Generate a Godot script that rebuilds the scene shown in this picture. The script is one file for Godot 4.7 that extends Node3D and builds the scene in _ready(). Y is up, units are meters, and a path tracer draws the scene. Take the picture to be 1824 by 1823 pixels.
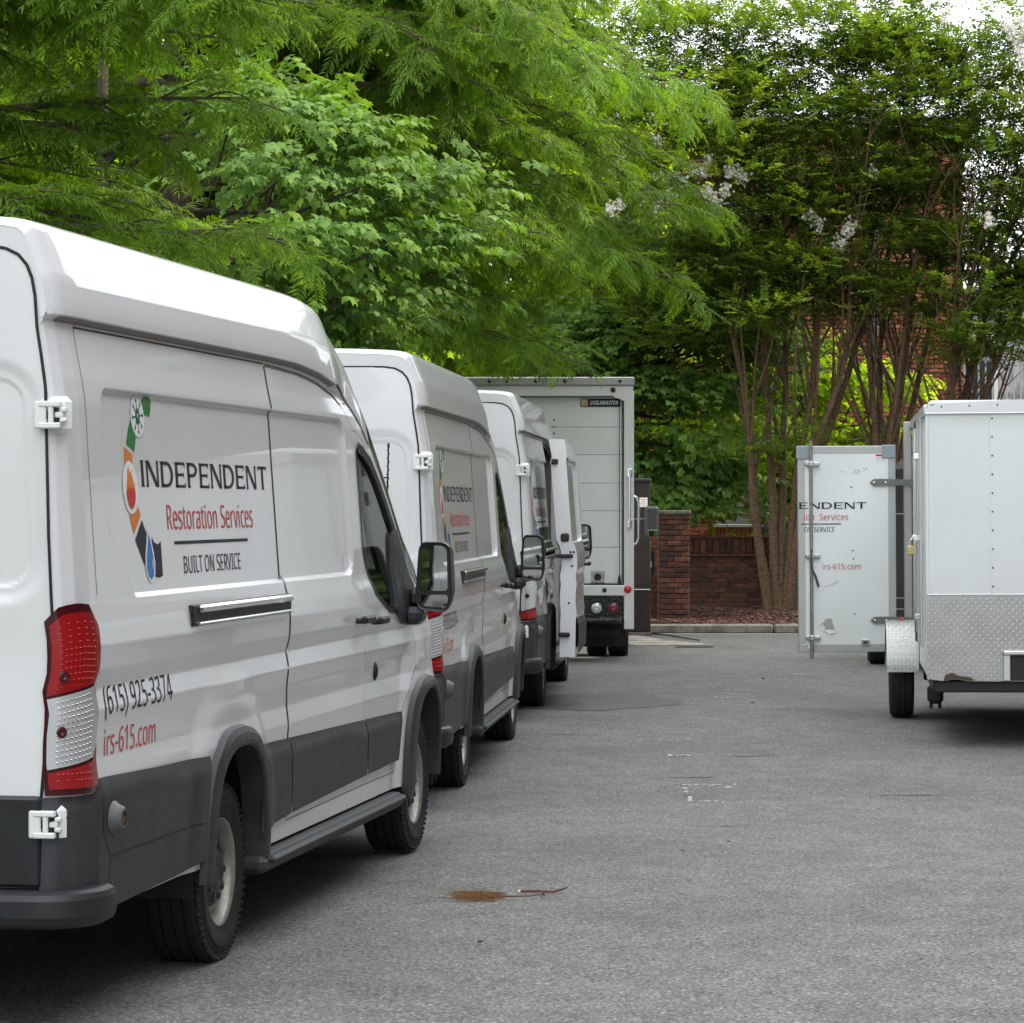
extends Node3D

# Small mesh builder: keeps every triangle's winding in step with its normals.
class MB:
	var v := PackedVector3Array()
	var n := PackedVector3Array()
	var t := PackedVector2Array()
	var cl := PackedColorArray()
	var tinted := false
	var now := Color.WHITE
	func tri(a: Vector3, b: Vector3, c: Vector3, na: Vector3, nb: Vector3, nc: Vector3, ua := Vector2.ZERO, ub := Vector2.ZERO, uc := Vector2.ZERO) -> void:
		var g := (b - a).cross(c - a)
		if g.length_squared() < 1e-16:
			return
		if tinted:
			for k in 3: cl.append(now)
		if g.dot(na + nb + nc) > 0.0:
			v.append(a); v.append(c); v.append(b)
			n.append(na); n.append(nc); n.append(nb)
			t.append(ua); t.append(uc); t.append(ub)
		else:
			v.append(a); v.append(b); v.append(c)
			n.append(na); n.append(nb); n.append(nc)
			t.append(ua); t.append(ub); t.append(uc)
	func flat(a: Vector3, b: Vector3, c: Vector3, out: Vector3) -> void:
		var g := (b - a).cross(c - a).normalized()
		if g.dot(out) < 0.0:
			g = -g
		tri(a, b, c, g, g, g)
	func quad(a: Vector3, b: Vector3, c: Vector3, d: Vector3, out: Vector3) -> void:
		flat(a, b, c, out)
		flat(a, c, d, out)
	func squad(a: Vector3, b: Vector3, c: Vector3, d: Vector3, na: Vector3, nb: Vector3, nc: Vector3, nd: Vector3) -> void:
		tri(a, b, c, na, nb, nc)
		tri(a, c, d, na, nc, nd)
	# box with chamfered edges
	func box(at: Vector3, size: Vector3, ch := 0.0, b := Basis()) -> void:
		var h := size / 2.0
		var c := minf(ch, minf(h.x, minf(h.y, h.z)) * 0.9)
		if c <= 0.0:
			for ax in 3:
				for s: float in [-1.0, 1.0]:
					var o := Vector3.ZERO; o[ax] = s
					var q := []
					for k: Vector2 in [Vector2(-1, -1), Vector2(1, -1), Vector2(1, 1), Vector2(-1, 1)]:
						var p := Vector3.ZERO
						p[ax] = s * h[ax]
						p[(ax + 1) % 3] = k.x * h[(ax + 1) % 3]
						p[(ax + 2) % 3] = k.y * h[(ax + 2) % 3]
						q.append(at + b * p)
					quad(q[0], q[1], q[2], q[3], b * o)
			return
		var pt := func(ax: int, s: Vector3) -> Vector3:
			var p := Vector3(s.x * (h.x - c), s.y * (h.y - c), s.z * (h.z - c))
			p[ax] = s[ax] * h[ax]
			return at + b * p
		for ax in 3:
			var a1 := (ax + 1) % 3
			var a2 := (ax + 2) % 3
			for s: float in [-1.0, 1.0]:
				var o := Vector3.ZERO; o[ax] = s
				var q := []
				for k: Vector2 in [Vector2(-1, -1), Vector2(1, -1), Vector2(1, 1), Vector2(-1, 1)]:
					var g := Vector3.ZERO
					g[ax] = s; g[a1] = k.x; g[a2] = k.y
					q.append(pt.call(ax, g))
				quad(q[0], q[1], q[2], q[3], b * o)
				for s1: float in [-1.0, 1.0]:
					var g1 := Vector3.ZERO; g1[ax] = s; g1[a1] = s1; g1[a2] = -1.0
					var g2 := g1; g2[a2] = 1.0
					var oo := Vector3.ZERO; oo[ax] = s; oo[a1] = s1
					quad(pt.call(ax, g1), pt.call(ax, g2), pt.call(a1, g2), pt.call(a1, g1), b * oo)
		for sx: float in [-1.0, 1.0]:
			for sy: float in [-1.0, 1.0]:
				for sz: float in [-1.0, 1.0]:
					var g := Vector3(sx, sy, sz)
					flat(pt.call(0, g), pt.call(1, g), pt.call(2, g), b * g)
	# prism: polygon in the plane of ex, ey round `at`, pushed along ez by depth
	func prism(poly: PackedVector2Array, at: Vector3, ex: Vector3, ey: Vector3, ez: Vector3, depth: float) -> void:
		var idx := Geometry2D.triangulate_polygon(poly)
		var m := poly.size()
		var p := []
		for k in m:
			p.append(at + ex * poly[k].x + ey * poly[k].y)
		for k in range(0, idx.size(), 3):
			flat(p[idx[k]] + ez * depth, p[idx[k + 1]] + ez * depth, p[idx[k + 2]] + ez * depth, ez)
			flat(p[idx[k]], p[idx[k + 1]], p[idx[k + 2]], -ez)
		var ccw := -1.0 if Geometry2D.is_polygon_clockwise(poly) else 1.0
		for k in m:
			var e := (poly[(k + 1) % m] - poly[k]) * ccw
			var o := ex * e.y - ey * e.x
			quad(p[k], p[(k + 1) % m], p[(k + 1) % m] + ez * depth, p[k] + ez * depth, o)
	# tube along points, with a radius at each
	func tube(p: PackedVector3Array, r: PackedFloat32Array, sides := 6, caps := true) -> void:
		var m := p.size()
		var rings := []
		var x := Vector3.ZERO
		for i in m:
			var d := (p[mini(i + 1, m - 1)] - p[maxi(i - 1, 0)]).normalized()
			if i == 0:
				x = d.cross(Vector3.UP if absf(d.y) < 0.9 else Vector3.RIGHT).normalized()
			else:
				x = (x - d * x.dot(d)).normalized()
			var y := d.cross(x)
			var ring := []
			for k in sides:
				var a := TAU * k / sides
				ring.append(x * cos(a) + y * sin(a))
			rings.append(ring)
		for i in m - 1:
			for k in sides:
				var l := (k + 1) % sides
				var a: Vector3 = rings[i][k]; var b: Vector3 = rings[i][l]
				var c: Vector3 = rings[i + 1][l]; var d: Vector3 = rings[i + 1][k]
				squad(p[i] + a * r[i], p[i] + b * r[i], p[i + 1] + c * r[i + 1], p[i + 1] + d * r[i + 1], a, b, c, d)
		if caps:
			for e: int in [0, m - 1]:
				var d := (p[0] - p[1]) if e == 0 else (p[m - 1] - p[m - 2])
				for k in range(1, sides - 1):
					flat(p[e] + rings[e][0] * r[e], p[e] + rings[e][k] * r[e], p[e] + rings[e][k + 1] * r[e], d)
	func rod(a: Vector3, b: Vector3, r: float, sides := 8) -> void:
		tube(PackedVector3Array([a, b]), PackedFloat32Array([r, r]), sides)
	# lathe: profile of (along the axis, radius); axis ez from `at`
	func lathe(prof: PackedVector2Array, at: Vector3, b: Basis, segs := 32) -> void:
		var m := prof.size()
		var sn := []
		for i in m - 1:
			var d := prof[i + 1] - prof[i]
			sn.append(Vector2(-d.y, d.x).normalized())
		for i in m - 1:
			var n0: Vector2 = sn[i]; var n1: Vector2 = sn[i]
			if i > 0 and sn[i - 1].dot(sn[i]) > 0.8: n0 = (sn[i - 1] + sn[i]).normalized()
			if i < m - 2 and sn[i + 1].dot(sn[i]) > 0.8: n1 = (sn[i + 1] + sn[i]).normalized()
			for k in segs:
				var a0 := TAU * k / segs
				var a1 := TAU * (k + 1) / segs
				var e0 := b.x * cos(a0) + b.y * sin(a0)
				var e1 := b.x * cos(a1) + b.y * sin(a1)
				var p := prof[i]; var q := prof[i + 1]
				squad(at + b.z * p.x + e0 * p.y, at + b.z * p.x + e1 * p.y, at + b.z * q.x + e1 * q.y, at + b.z * q.x + e0 * q.y,
					b.z * n0.x + e0 * n0.y, b.z * n0.x + e1 * n0.y, b.z * n1.x + e1 * n1.y, b.z * n1.x + e0 * n1.y)
	func disc(at: Vector3, r: float, ex: Vector3, ey: Vector3, segs := 20) -> void:
		var o := ex.cross(ey)
		for k in segs:
			var a0 := TAU * k / segs
			var a1 := TAU * (k + 1) / segs
			flat(at, at + (ex * cos(a0) + ey * sin(a0)) * r, at + (ex * cos(a1) + ey * sin(a1)) * r, o)
	# strip of rows: smooth along the rows' order, creased between the points of a row
	func rows(g: Array, out: Callable) -> void:
		var m := g.size()
		var w: int = g[0].size()
		for j in w - 1:
			var nn := []
			for i in m:
				var al: Vector3 = g[mini(i + 1, m - 1)][j] - g[maxi(i - 1, 0)][j]
				if al.length() < 1e-6: al = g[mini(i + 1, m - 1)][j + 1] - g[maxi(i - 1, 0)][j + 1]
				var q: Vector3 = al.cross(g[i][j + 1] - g[i][j]).normalized()
				var o: Vector3 = out.call(i, j)
				nn.append(q if q.dot(o) >= 0.0 else -q)
			for i in m - 1:
				squad(g[i][j], g[i + 1][j], g[i + 1][j + 1], g[i][j + 1], nn[i], nn[i + 1], nn[i + 1], nn[i])
	func mesh() -> ArrayMesh:
		var arr := []
		arr.resize(Mesh.ARRAY_MAX)
		arr[Mesh.ARRAY_VERTEX] = v
		arr[Mesh.ARRAY_NORMAL] = n
		arr[Mesh.ARRAY_TEX_UV] = t
		if tinted: arr[Mesh.ARRAY_COLOR] = cl
		var am := ArrayMesh.new()
		if v.size():
			am.add_surface_from_arrays(Mesh.PRIMITIVE_TRIANGLES, arr)
		return am

var rng := RandomNumberGenerator.new()
var M := {}
var used := {}

func rr(a: float, b: float) -> float:
	return rng.randf_range(a, b)

func lin(r: float, g: float, b: float) -> Color:
	return Color(r, g, b).linear_to_srgb()

func mat(c: Color, rough := 0.6, metal := 0.0) -> StandardMaterial3D:
	var m := StandardMaterial3D.new()
	m.albedo_color = c
	m.roughness = rough
	m.metallic = metal
	return m

func noise_tex(freq: float, ramp: Array, size := 512, oct := 4, sd := 1, kind := FastNoiseLite.TYPE_SIMPLEX_SMOOTH) -> NoiseTexture2D:
	var f := FastNoiseLite.new()
	f.noise_type = kind
	f.frequency = freq
	f.fractal_octaves = oct
	f.seed = sd
	var x := NoiseTexture2D.new()
	x.width = size; x.height = size
	x.seamless = true
	x.noise = f
	var g := Gradient.new()
	var offs := PackedFloat32Array(); var cols := PackedColorArray()
	for r in ramp:
		offs.append(r[0]); cols.append(r[1])
	g.offsets = offs; g.colors = cols
	x.color_ramp = g
	return x

func bump_tex(freq: float, size := 512, strength := 4.0, sd := 3, oct := 3, kind := FastNoiseLite.TYPE_SIMPLEX_SMOOTH) -> NoiseTexture2D:
	var f := FastNoiseLite.new()
	f.noise_type = kind
	f.frequency = freq
	f.fractal_octaves = oct
	f.seed = sd
	var x := NoiseTexture2D.new()
	x.width = size; x.height = size
	x.seamless = true
	x.as_normal_map = true
	x.bump_strength = strength
	x.noise = f
	return x

# wear on a plain material: a soft mottling laid over its colour
func worn(m: StandardMaterial3D, tex: Texture2D, scale := 1.0, world := false) -> StandardMaterial3D:
	m.albedo_texture = tex
	m.uv1_triplanar = true
	m.uv1_world_triplanar = world
	m.uv1_scale = Vector3.ONE * scale
	return m

func numbered(called: String) -> String:
	if not used.has(called):
		used[called] = 0
		return called
	used[called] += 1
	return "%s_%03d" % [called, used[called]]

func put(called: String, mesh: Mesh, m: Material, parent: Node) -> MeshInstance3D:
	var o := MeshInstance3D.new()
	o.mesh = mesh
	o.material_override = m
	if parent == self:
		o.name = numbered(called)
	else:
		var k := 0
		var nm := called
		while parent.has_node(NodePath(nm)):
			k += 1
			nm = "%s_%03d" % [called, k]
		o.name = nm
	parent.add_child(o, true)
	return o

func thing(called: String, label: String, category: String, at := Vector3.ZERO, turn := 0.0, group := "") -> Node3D:
	var o := Node3D.new()
	o.name = numbered(called)
	add_child(o, true)
	o.position = at
	o.rotation.y = turn
	tag(o, label, category, group)
	return o

func tag(o: Node, label: String, category: String, group := "") -> Node:
	o.set_meta("label", label)
	o.set_meta("category", category)
	if group:
		o.set_meta("group", group)
	return o

func struct_(called: String, mesh: Mesh, m: Material) -> MeshInstance3D:
	var o := put(called, mesh, m, self)
	o.set_meta("kind", "structure")
	return o

func holder(called: String, parent: Node, at := Vector3.ZERO) -> Node3D:
	var o := Node3D.new()
	var k := 0
	var nm := called
	while parent.has_node(NodePath(nm)):
		k += 1
		nm = "%s_%03d" % [called, k]
	o.name = nm
	parent.add_child(o, true)
	o.position = at
	return o

# height of the lot: nearly flat with a shallow swale under the second van
func ground_y(z: float) -> float:
	return -0.045 * smoothstep(13.5, 17.5, z) * (1.0 - smoothstep(21.5, 25.5, z))
# ---------------------------------------------------------------- cargo van
# Van axes: x to its right, y up, u metres forward of the rear face (z = -u).
const PV := [Vector2(.30, .996), Vector2(.50, 1.004), Vector2(.80, 1.010), Vector2(.865, 1.016), Vector2(.95, 1.006), Vector2(1.04, 1.008), Vector2(1.11, 1.017), Vector2(1.18, 1.004), Vector2(1.245, 1.021), Vector2(1.33, 1.024), Vector2(1.40, 1.016), Vector2(1.45, 1.003), Vector2(1.475, .998), Vector2(1.57, .991), Vector2(1.74, .979), Vector2(1.976, .962), Vector2(2.167, .949), Vector2(2.235, .938), Vector2(2.31, .922), Vector2(2.40, .906), Vector2(2.455, .900), Vector2(2.50, .898)]
const ROOF := [Vector2(.922, 2.455), Vector2(.921, 2.475), Vector2(.915, 2.51), Vector2(.908, 2.55), Vector2(.902, 2.578), Vector2(.896, 2.592), Vector2(.880, 2.632), Vector2(.861, 2.68), Vector2(.842, 2.728), Vector2(.832, 2.748), Vector2(.812, 2.762), Vector2(.765, 2.772), Vector2(.70, 2.778), Vector2(.5, 2.786), Vector2(.25, 2.79), Vector2(0, 2.79)]
const GUT := [Vector2(-1, 2.455), Vector2(2.8, 2.455), Vector2(3.3, 2.45), Vector2(3.72, 2.425), Vector2(4.0, 2.385), Vector2(4.15, 2.35), Vector2(4.32, 2.285), Vector2(4.48, 2.205), Vector2(4.70, 2.06), Vector2(4.90, 1.905), Vector2(5.05, 1.775), Vector2(5.17, 1.66), Vector2(5.45, 1.40), Vector2(5.62, 1.27), Vector2(5.8, 1.20), Vector2(6.2, 1.10), Vector2(6.5, .96), Vector2(6.70, .80)]
const TOPC := [Vector2(-1, 2.79), Vector2(3.45, 2.79), Vector2(3.7, 2.785), Vector2(3.9, 2.77), Vector2(4.1, 2.73), Vector2(4.3, 2.65), Vector2(4.5, 2.54), Vector2(4.65, 2.44), Vector2(4.8, 2.32), Vector2(5.1, 2.06), Vector2(5.45, 1.76), Vector2(5.8, 1.46), Vector2(6.2, 1.28), Vector2(6.5, 1.10), Vector2(6.66, .9), Vector2(6.70, .82)]
const PLAN := [Vector2(-1, 1), Vector2(5.5, 1), Vector2(6.0, .975), Vector2(6.3, .925), Vector2(6.5, .85), Vector2(6.62, .76), Vector2(6.70, .64)]
const UW := [1.90, 5.65]
var edge_off := 0.0

func lerp_tab(tab: Array, x: float) -> float:
	var m := tab.size()
	if x <= tab[0].x: return tab[0].y
	for i in m - 1:
		if x <= tab[i + 1].x:
			return lerpf(tab[i].y, tab[i + 1].y, (x - tab[i].x) / (tab[i + 1].x - tab[i].x))
	return tab[m - 1].y

func corner_in(u: float, v := 1.0) -> float:
	# the rear corner is folded: three flat facets between the doors and the side
	if u >= .18: return 0.0
	return lerp_tab([Vector2(-.02, .108), Vector2(0, .092), Vector2(.014, .060), Vector2(.066, .019), Vector2(.165, .003), Vector2(.175, 0)], u) * lerp_tab([Vector2(.5, 1.35), Vector2(.84, 1.3), Vector2(1.15, 1.05), Vector2(1.48, .76), Vector2(1.8, .70), Vector2(2.3, .46), Vector2(2.5, .46)], v)

# half outline of the rear doors above v = 2.40
const DOOR_TOP := [Vector2(.8565, 2.40), Vector2(.849, 2.50), Vector2(.838, 2.56), Vector2(.820, 2.605), Vector2(.790, 2.640), Vector2(.745, 2.662), Vector2(.68, 2.671)]

func arch_rho(u: float, v: float, uc: float, a: float, b: float, vc := .36, nn := 2.6) -> float:
	return pow(pow(absf(u - uc) / a, nn) + pow(maxf(v - vc, 0.0) / b, nn), 1.0 / nn)

func gutter_lip(u: float) -> float:
	return .034 * (1.0 - smoothstep(3.95, 4.30, u))

func panel_in(u: float, v: float) -> float:
	# long inset panel that runs over the quarter panel and the sliding door
	var lo := Vector2(.42, 1.478); var hi := Vector2(4.14, 2.215)
	var r := .09
	var c := (lo + hi) / 2.0
	var h := (hi - lo) / 2.0 - Vector2(r, r)
	var q := Vector2(absf(u - c.x), absf(v - c.y)) - h
	var d := Vector2(maxf(q.x, 0), maxf(q.y, 0)).length() + minf(maxf(q.x, q.y), 0.0) - r
	var cut := ((.70 - u) * .13 + (1.478 + (.70 - u) * .46 - v) * .25) * 2.6
	d = maxf(d, cut)
	return .022 * smoothstep(.0, .012, -d)

func side_w(u: float, v: float) -> float:
	var w := lerp_tab(PV, v)
	w -= corner_in(u, v)
	w -= panel_in(u, v)
	# swell of the panel above each wheel arch
	for k in 2:
		var rho := arch_rho(u, v, UW[k] - .02, .50, .62)
		if rho < 1.5 and v < 1.25:
			w += .020 * (1.0 - smoothstep(1.02, 1.32, rho))
	var g := lerp_tab(GUT, u)
	if v > g - .06:
		w += gutter_lip(u) * smoothstep(g - .030, g - .010, v)
	return w * lerp_tab(PLAN, u)

func lean(u: float, v: float) -> float:
	return .045 * smoothstep(1.3, 2.75, v) * (1.0 - smoothstep(0.0, 1.2, u))

func S(u: float, v: float, off := 0.0) -> Vector3:
	return Vector3(side_w(u, v) + off, v, -(u + lean(u, v)))

func SN(u: float, v: float) -> Vector3:
	var e := .004
	var a := S(u + e, v) - S(u - e, v)
	var b := S(u, v + e) - S(u, v - e)
	var nn := a.cross(b).normalized()
	return nn if nn.x > 0.0 or (u < .02 and nn.z > 0.0) else -nn

func SO(u: float, v: float, off: float) -> Vector3:
	return S(u, v) + SN(u, v) * off

func dense(lo: float, hi: float, step: float, fine: Array) -> PackedFloat32Array:
	var xs := {}
	var k := int(ceil((hi - lo) / step))
	for i in k + 1:
		xs[snappedf(lo + (hi - lo) * i / k, .0005)] = true
	for f in fine:
		var x: float = f[0]
		while x <= f[1] + 1e-6:
			xs[snappedf(x, .0005)] = true
			x += f[2]
	var out := PackedFloat32Array(xs.keys())
	out.sort()
	var r := PackedFloat32Array()
	for x in out:
		if r.is_empty() or x - r[r.size() - 1] > .0025:
			r.append(x)
	return r

# a skin over a (u, v) region of the side, exact at the region's outline
func skin(mb: MB, outer: PackedVector2Array, holes: Array, off: Callable, mirror := 1.0, coarse := false) -> void:
	var lo := outer[0]; var hi := outer[0]
	for p in outer:
		lo = lo.min(p); hi = hi.max(p)
	var us := dense(lo.x, hi.x, .12 if coarse else .06, [] if coarse else [[maxf(lo.x, 0.0), minf(.02, hi.x), .007], [maxf(lo.x, .02), minf(.19, hi.x), .0115], [maxf(.33, lo.x), minf(.74, hi.x), .012], [maxf(4.02, lo.x), minf(4.16, hi.x), .012], [maxf(1.25, lo.x), minf(2.6, hi.x), .035], [maxf(5.0, lo.x), minf(6.7, hi.x), .035]])
	var vs := dense(lo.y, hi.y, .08 if coarse else .04, [] if coarse else [[maxf(.84, lo.y), minf(1.30, hi.y), .0125], [maxf(1.455, lo.y), minf(1.505, hi.y), .005], [maxf(1.505, lo.y), minf(1.66, hi.y), .012], [maxf(2.19, lo.y), minf(2.22, hi.y), .004], [maxf(2.23, lo.y), minf(2.42, hi.y), .009], [maxf(2.42, lo.y), minf(2.456, hi.y), .0045], [maxf(1.3, lo.y), minf(1.46, hi.y), .02]])
	var edge := {}
	var polys := [outer]
	polys.append_array(holes)
	for poly: PackedVector2Array in polys:
		for i in poly.size():
			var a := poly[i]; var b := poly[(i + 1) % poly.size()]
			var steps := int(ceil(a.distance_to(b) / .0015)) + 1
			for k in steps + 1:
				var p := a.lerp(b, float(k) / steps)
				edge[Vector2i(us.bsearch(p.x, false) - 1, vs.bsearch(p.y, false) - 1)] = true
				edge[Vector2i(us.bsearch(p.x) - 1, vs.bsearch(p.y) - 1)] = true
	var cache := {}
	var at := func(p: Vector2) -> Array:
		var key := Vector2i(roundi(p.x * 4000), roundi(p.y * 4000))
		if not cache.has(key):
			var o: float = off.call(p.x, p.y)
			var nn := SN(p.x, p.y)
			var q := S(p.x, p.y) + nn * o
			if o != 0.0 and off.get_object() == self and off.get_method() == "clad_off":
				nn = clad_normal(p.x, p.y)
			cache[key] = [Vector3(q.x * mirror, q.y, q.z), Vector3(nn.x * mirror, nn.y, nn.z)]
		return cache[key]
	for i in us.size() - 1:
		for j in vs.size() - 1:
			var c := [Vector2(us[i], vs[j]), Vector2(us[i + 1], vs[j]), Vector2(us[i + 1], vs[j + 1]), Vector2(us[i], vs[j + 1])]
			if not edge.has(Vector2i(i, j)):
				var mid: Vector2 = (c[0] + c[2]) / 2.0
				if not Geometry2D.is_point_in_polygon(mid, outer): continue
				var inside := false
				for hpoly: PackedVector2Array in holes:
					if Geometry2D.is_point_in_polygon(mid, hpoly): inside = true
				if inside: continue
				var q := []
				for p: Vector2 in c: q.append(at.call(p))
				mb.squad(q[0][0], q[1][0], q[2][0], q[3][0], q[0][1], q[1][1], q[2][1], q[3][1])
				continue
			var bits: Array = Geometry2D.intersect_polygons(PackedVector2Array(c), outer)
			for hpoly: PackedVector2Array in holes:
				var next := []
				for b: PackedVector2Array in bits:
					next.append_array(Geometry2D.clip_polygons(b, hpoly))
				bits = next
			for b: PackedVector2Array in bits:
				if b.size() < 3: continue
				var idx := Geometry2D.triangulate_polygon(b)
				for k in range(0, idx.size(), 3):
					var x: Array = at.call(b[idx[k]]); var y: Array = at.call(b[idx[k + 1]]); var z: Array = at.call(b[idx[k + 2]])
					mb.tri(x[0], y[0], z[0], x[1], y[1], z[1])

func no_off(_u: float, _v: float) -> float:
	return edge_off

func clad_top(u: float) -> float:
	return lerp_tab([Vector2(0, .83), Vector2(.16, .83), Vector2(.20, .88), Vector2(1.5, .845), Vector2(2.2, .822), Vector2(5.1, .765), Vector2(6.7, .74)], u)

func clad_off(u: float, v: float) -> float:
	return .004 + .022 * clampf((clad_top(u) - v) / .055, 0.0, 1.0)

func clad_normal(u: float, v: float) -> Vector3:
	var e := .004
	var f := func(a: float, b: float) -> Vector3:
		return S(a, b) + Vector3(clad_off(a, b), 0, 0)
	var a: Vector3 = f.call(u + e, v) - f.call(u - e, v)
	var b: Vector3 = f.call(u, v + e) - f.call(u, v - e)
	var nn := a.cross(b).normalized()
	return nn if nn.x > 0.0 or (u < .02 and nn.z > 0.0) else -nn

func poly_round(pts: Array, r: float, seg := 4) -> PackedVector2Array:
	var out := PackedVector2Array()
	var m := pts.size()
	for i in m:
		var p: Vector2 = pts[i]
		var a: Vector2 = pts[(i + m - 1) % m]; var b: Vector2 = pts[(i + 1) % m]
		var k := minf(r, minf(p.distance_to(a), p.distance_to(b)) * .45)
		var s := p + (a - p).normalized() * k
		var e := p + (b - p).normalized() * k
		for j in seg + 1:
			var t := float(j) / seg
			out.append(s.lerp(p, t).lerp(p.lerp(e, t), t))
	return out

func arch_pts(uc: float, a: float, b: float, vb: float, seg := 44) -> PackedVector2Array:
	var out := PackedVector2Array()
	var v0 := .36
	for i in seg + 1:
		var th := PI - PI * i / seg
		var cx := cos(th); var sy := sin(th)
		var k := pow(pow(absf(cx), 2.6) + pow(absf(sy), 2.6), -1.0 / 2.6)
		out.append(Vector2(uc + a * cx * k, v0 + b * sy * k))
	out.insert(0, Vector2(out[0].x, vb))
	out.append(Vector2(out[out.size() - 1].x, vb))
	return out

# dark or light line that follows the skin
func ribbon(mb: MB, pts: Array, width: float, off: float, closed := false) -> void:
	var m := pts.size()
	var path := []
	for i in (m if closed else m - 1):
		var a: Vector2 = pts[i]; var b: Vector2 = pts[(i + 1) % m]
		var k := maxi(1, int(ceil(a.distance_to(b) / .03)))
		for j in k:
			path.append(a.lerp(b, float(j) / k))
	if not closed: path.append(pts[m - 1])
	var cnt := path.size()
	var l := []; var r := []
	for i in cnt:
		var a: Vector2 = path[(i + cnt - 1) % cnt] if closed else path[maxi(i - 1, 0)]
		var b: Vector2 = path[(i + 1) % cnt] if closed else path[mini(i + 1, cnt - 1)]
		var d := (b - a).normalized()
		var s := Vector2(-d.y, d.x) * width / 2.0
		l.append(path[i] + s); r.append(path[i] - s)
	for i in (cnt if closed else cnt - 1):
		var j := (i + 1) % cnt
		var q := [l[i], r[i], r[j], l[j]]
		var p := []; var nn := []
		for x: Vector2 in q:
			nn.append(SN(x.x, x.y)); p.append(SO(x.x, x.y, off))
		mb.squad(p[0], p[1], p[2], p[3], nn[0], nn[1], nn[2], nn[3])

# flat print laid on the side: triangles given in (u, v)
func print_poly(mb: MB, poly: PackedVector2Array, off: float) -> void:
	var idx := Geometry2D.triangulate_polygon(poly)
	for k in range(0, idx.size(), 3):
		print_tri(mb, poly[idx[k]], poly[idx[k + 1]], poly[idx[k + 2]], off)

func print_tri(mb: MB, a: Vector2, b: Vector2, c: Vector2, off: float, deep := 0) -> void:
	var la := absf(b.y - a.y); var lb := absf(c.y - b.y); var lc := absf(a.y - c.y)
	var far := maxf(la, maxf(lb, lc))
	if far > .011 and deep < 7:   # follow the curve of the panel
		if far == la:
			print_tri(mb, a, (a + b) / 2, c, off, deep + 1); print_tri(mb, (a + b) / 2, b, c, off, deep + 1)
		elif far == lb:
			print_tri(mb, a, b, (b + c) / 2, off, deep + 1); print_tri(mb, a, (b + c) / 2, c, off, deep + 1)
		else:
			print_tri(mb, a, b, (a + c) / 2, off, deep + 1); print_tri(mb, (a + c) / 2, b, c, off, deep + 1)
		return
	var p := []; var nn := []
	for x: Vector2 in [a, b, c]:
		nn.append(SN(x.x, x.y)); p.append(SO(x.x, x.y, off))
	mb.tri(p[0], p[1], p[2], nn[0], nn[1], nn[2])

# lettering as flat triangles (x, y), scaled to a box given by its lower left corner and size
func text_tris(s: String, font: String, lo: Vector2, size: Vector2, weight := 400) -> PackedVector2Array:
	var f := SystemFont.new()
	f.font_names = PackedStringArray([font])
	f.font_weight = weight
	var tm := TextMesh.new()
	tm.text = s
	tm.font = f
	tm.font_size = 64
	tm.pixel_size = .01
	tm.depth = 0.0
	tm.curve_step = 1.0
	var out := PackedVector2Array()
	if tm.get_surface_count() == 0: return out
	var a := tm.surface_get_arrays(0)
	var vv: PackedVector3Array = a[Mesh.ARRAY_VERTEX]
	var ix: PackedInt32Array = a[Mesh.ARRAY_INDEX] if a[Mesh.ARRAY_INDEX] != null else PackedInt32Array()
	if ix.is_empty():
		for i in vv.size(): ix.append(i)
	var p := Vector2(1e9, 1e9); var q := -p
	for x in vv:
		p = p.min(Vector2(x.x, x.y)); q = q.max(Vector2(x.x, x.y))
	for i in ix:
		var x := vv[i]
		out.append(lo + (Vector2(x.x, x.y) - p) / (q - p) * size)
	return out

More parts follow.
